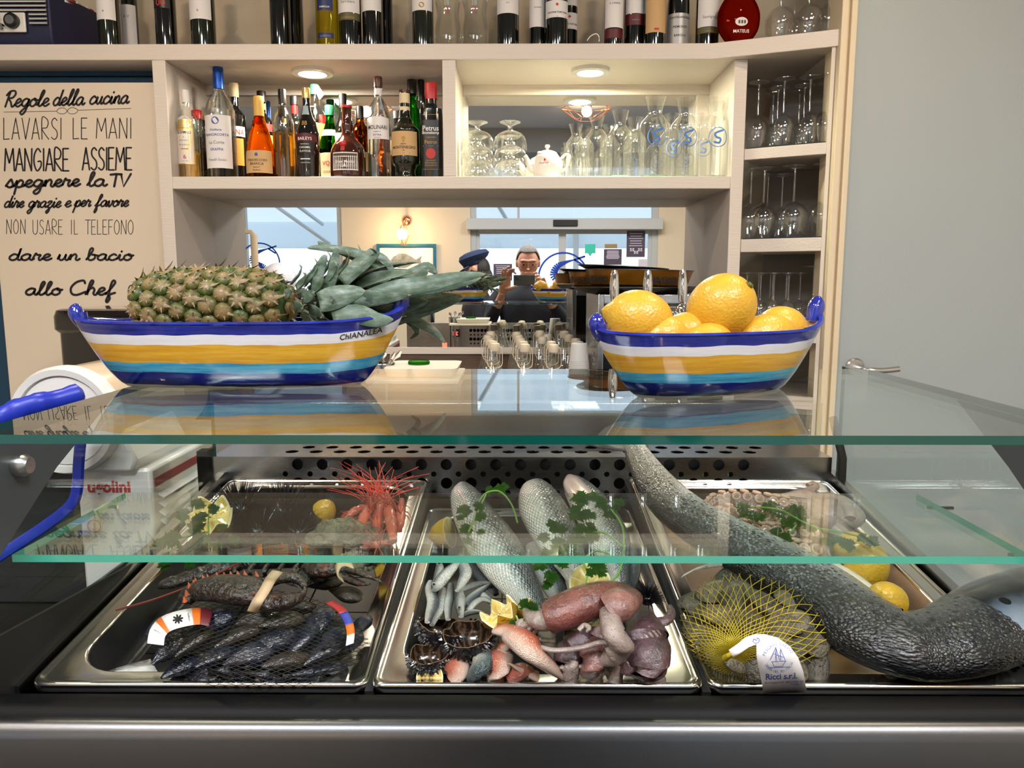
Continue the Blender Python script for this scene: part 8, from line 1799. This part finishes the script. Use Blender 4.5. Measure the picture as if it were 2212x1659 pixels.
mb.sweep([(HX, HY-.05, .84), (HX, HY-.05, .96)], [.165, .17], [.115, .12], up=(0, 1, 0), n=24); remesh(build(mb, 'trousers', man, sharp=0), .010)
for sx in (-1, 1): build(MB().mat(m_shoe).sweep([(HX+sx*.105, HY-.11, .045), (HX+sx*.11, HY-.03, .05), (HX+sx*.115, HY+.09, .04), (HX+sx*.118, HY+.15, .03)], [.036, .044, .045, .025], [.044, .048, .038, .022], n=14), 'shoe', man)
ph = thing('phone', 'dark grey phone held level in front of the man', 'phone', (.055, -.016, 1.450))
build(MB().mat(mat('phone_back', '#3a403f', .25, coat=.5)).box((-.018, -.020, 1.451), (.128, -.012, 1.522)), 'phone_body', ph, bev=.003)
build(MB().mat(mat('phone_camera_bump', '#101214', .15, coat=1)).box((-.012, -.012, 1.488), (.016, -.0105, 1.517)), 'camera_bump', ph, bev=.002)
for x, z in ((-.003, 1.509), (-.003, 1.496), (.009, 1.5025)): build(MB().mat(m_black).lathe([(.0004, .001), (.0045, .001), (.005, 0)], (x, -.0105, z), 16, M=Matrix.Rotation(-pi/2, 3, 'X')), 'lens', ph)
# woman in a cap, profile toward the window side
WX, WY = -.335, -1.12; WZ = 1.575
wo = thing('person', 'woman in a dark coat and blue peaked cap, seen from the side', 'person', (WX, WY, 0)); Mw = Matrix.Rotation(radians(100), 3, 'Z') @ Matrix.Rotation(radians(-18), 3, 'X')
mb = head_mb((WX, WY, WZ), Mw, .93); chain(mb, [(WX+.01, WY, 1.51), (WX+.02, WY, 1.44), (WX+.02, WY, 1.38)], [.046, .046, .055], 14)
for sx in (-1, 1): 
    hx2 = WX+.02; hy2 = WY+sx*.2; chain(mb, [(hx2-.03, hy2, .84), (hx2-.06, hy2, .78), (hx2-.09, hy2-sx*.01, .73)], [.022, .032, .026])
    for k in range(4): chain(mb, [(hx2-.08-.004*k, hy2+(-.02+.014*k)*sx, .74), (hx2-.10, hy2+(-.022+.015*k)*sx, .69), (hx2-.09, hy2+(-.02+.014*k)*sx, .65)], [.008, .0075, .006])
    chain(mb, [(hx2-.055, hy2-sx*.02, .77), (hx2-.04, hy2-sx*.045, .735), (hx2-.05, hy2-sx*.045, .70)], [.010, .009, .007])
mb.m = [0]*len(mb.f); mb.mats = [m_skin]; remesh(build(mb, 'body', wo, sharp=0), .005)
m_cap = mat('blue_cap_cloth', '#1c2c4c', .85, bump=(250, .5)); Mc = Mw
ct_ = lambda p: Mc @ Vector(p)+Vector((WX, WY, WZ))
mb = MB().mat(m_cap); rows = []
for r, z, oy in ((.082, .030, 0), (.084, .055, 0), (.106, .078, -.012), (.118, .100, -.018), (.104, .128, -.016), (.06, .142, -.01), (.004, .146, -.01)): rows.append([ct_((r*.88*cos(2*pi*j/32), oy+r*1.12*sin(2*pi*j/32), z)) for j in range(32)])
mb.grid(rows, cv=True, flip=True); build(mb, 'cap_crown', wo, solid=.003)
rows = [[ct_((.080*sin(a), .086*cos(a)+o*.055*max(0, cos(a))**.6, .036-o*.016)) for a in [(-1.25+2.5*k/16) for k in range(17)]] for o in (0, .5, 1)]
build(MB().mat(m_cap).grid(rows), 'cap_peak', wo, solid=.004)
m_hb = mat('dark_brown_hair', '#1c130e', .6, bump=(150, .8)); mb = MB().mat(m_hb)
mb.blob(ct_((0, -.045, -.015)), (.075, .07, .10), 14, 20); mb.blob(ct_((0, -.06, -.09)), (.06, .05, .08), 12, 16); remesh(build(mb, 'hair', wo, sharp=0), .006)
mb = MB().mat(mat('black_coat', '#14161c', .85)); mb.sweep(crom([(WX+.02, WY, .55), (WX+.02, WY, .85), (WX+.02, WY, 1.05), (WX+.02, WY, 1.25), (WX+.02, WY, 1.365), (WX+.02, WY, 1.42)], 3), [q_[0] for q_ in crom([(.16,), (.145,), (.13,), (.14,), (.09,), (.06,)], 3)], [q_[0] for q_ in crom([(.20,), (.18,), (.16,), (.185,), (.14,), (.065,)], 3)], up=(0, 1, 0), n=28)
for sx in (-1, 1): chain(mb, [(WX+.02, WY+sx*.155, 1.33), (WX+.03, WY+sx*.20, 1.12), (WX+.0, WY+sx*.20, .85)], [.055, .046, .036], 14)
remesh(build(mb, 'coat', wo, sharp=0), .009)
mb = MB().mat(m_trs)
for sx in (-1, 1): chain(mb, [(WX+.02, WY+sx*.07, .66), (WX+.02, WY+sx*.075, .45), (WX+.03, WY+sx*.075, .09)], [.08, .06, .045], 16)
build(mb, 'trousers', wo)
for sx in (-1, 1): build(MB().mat(m_shoe).sweep([(WX+.08, WY+sx*.075, .04), (WX, WY+sx*.075, .045), (WX-.10, WY+sx*.08, .035), (WX-.14, WY+sx*.08, .025)], [.032, .038, .038, .02], [.04, .044, .034, .02], n=14), 'boot', wo)
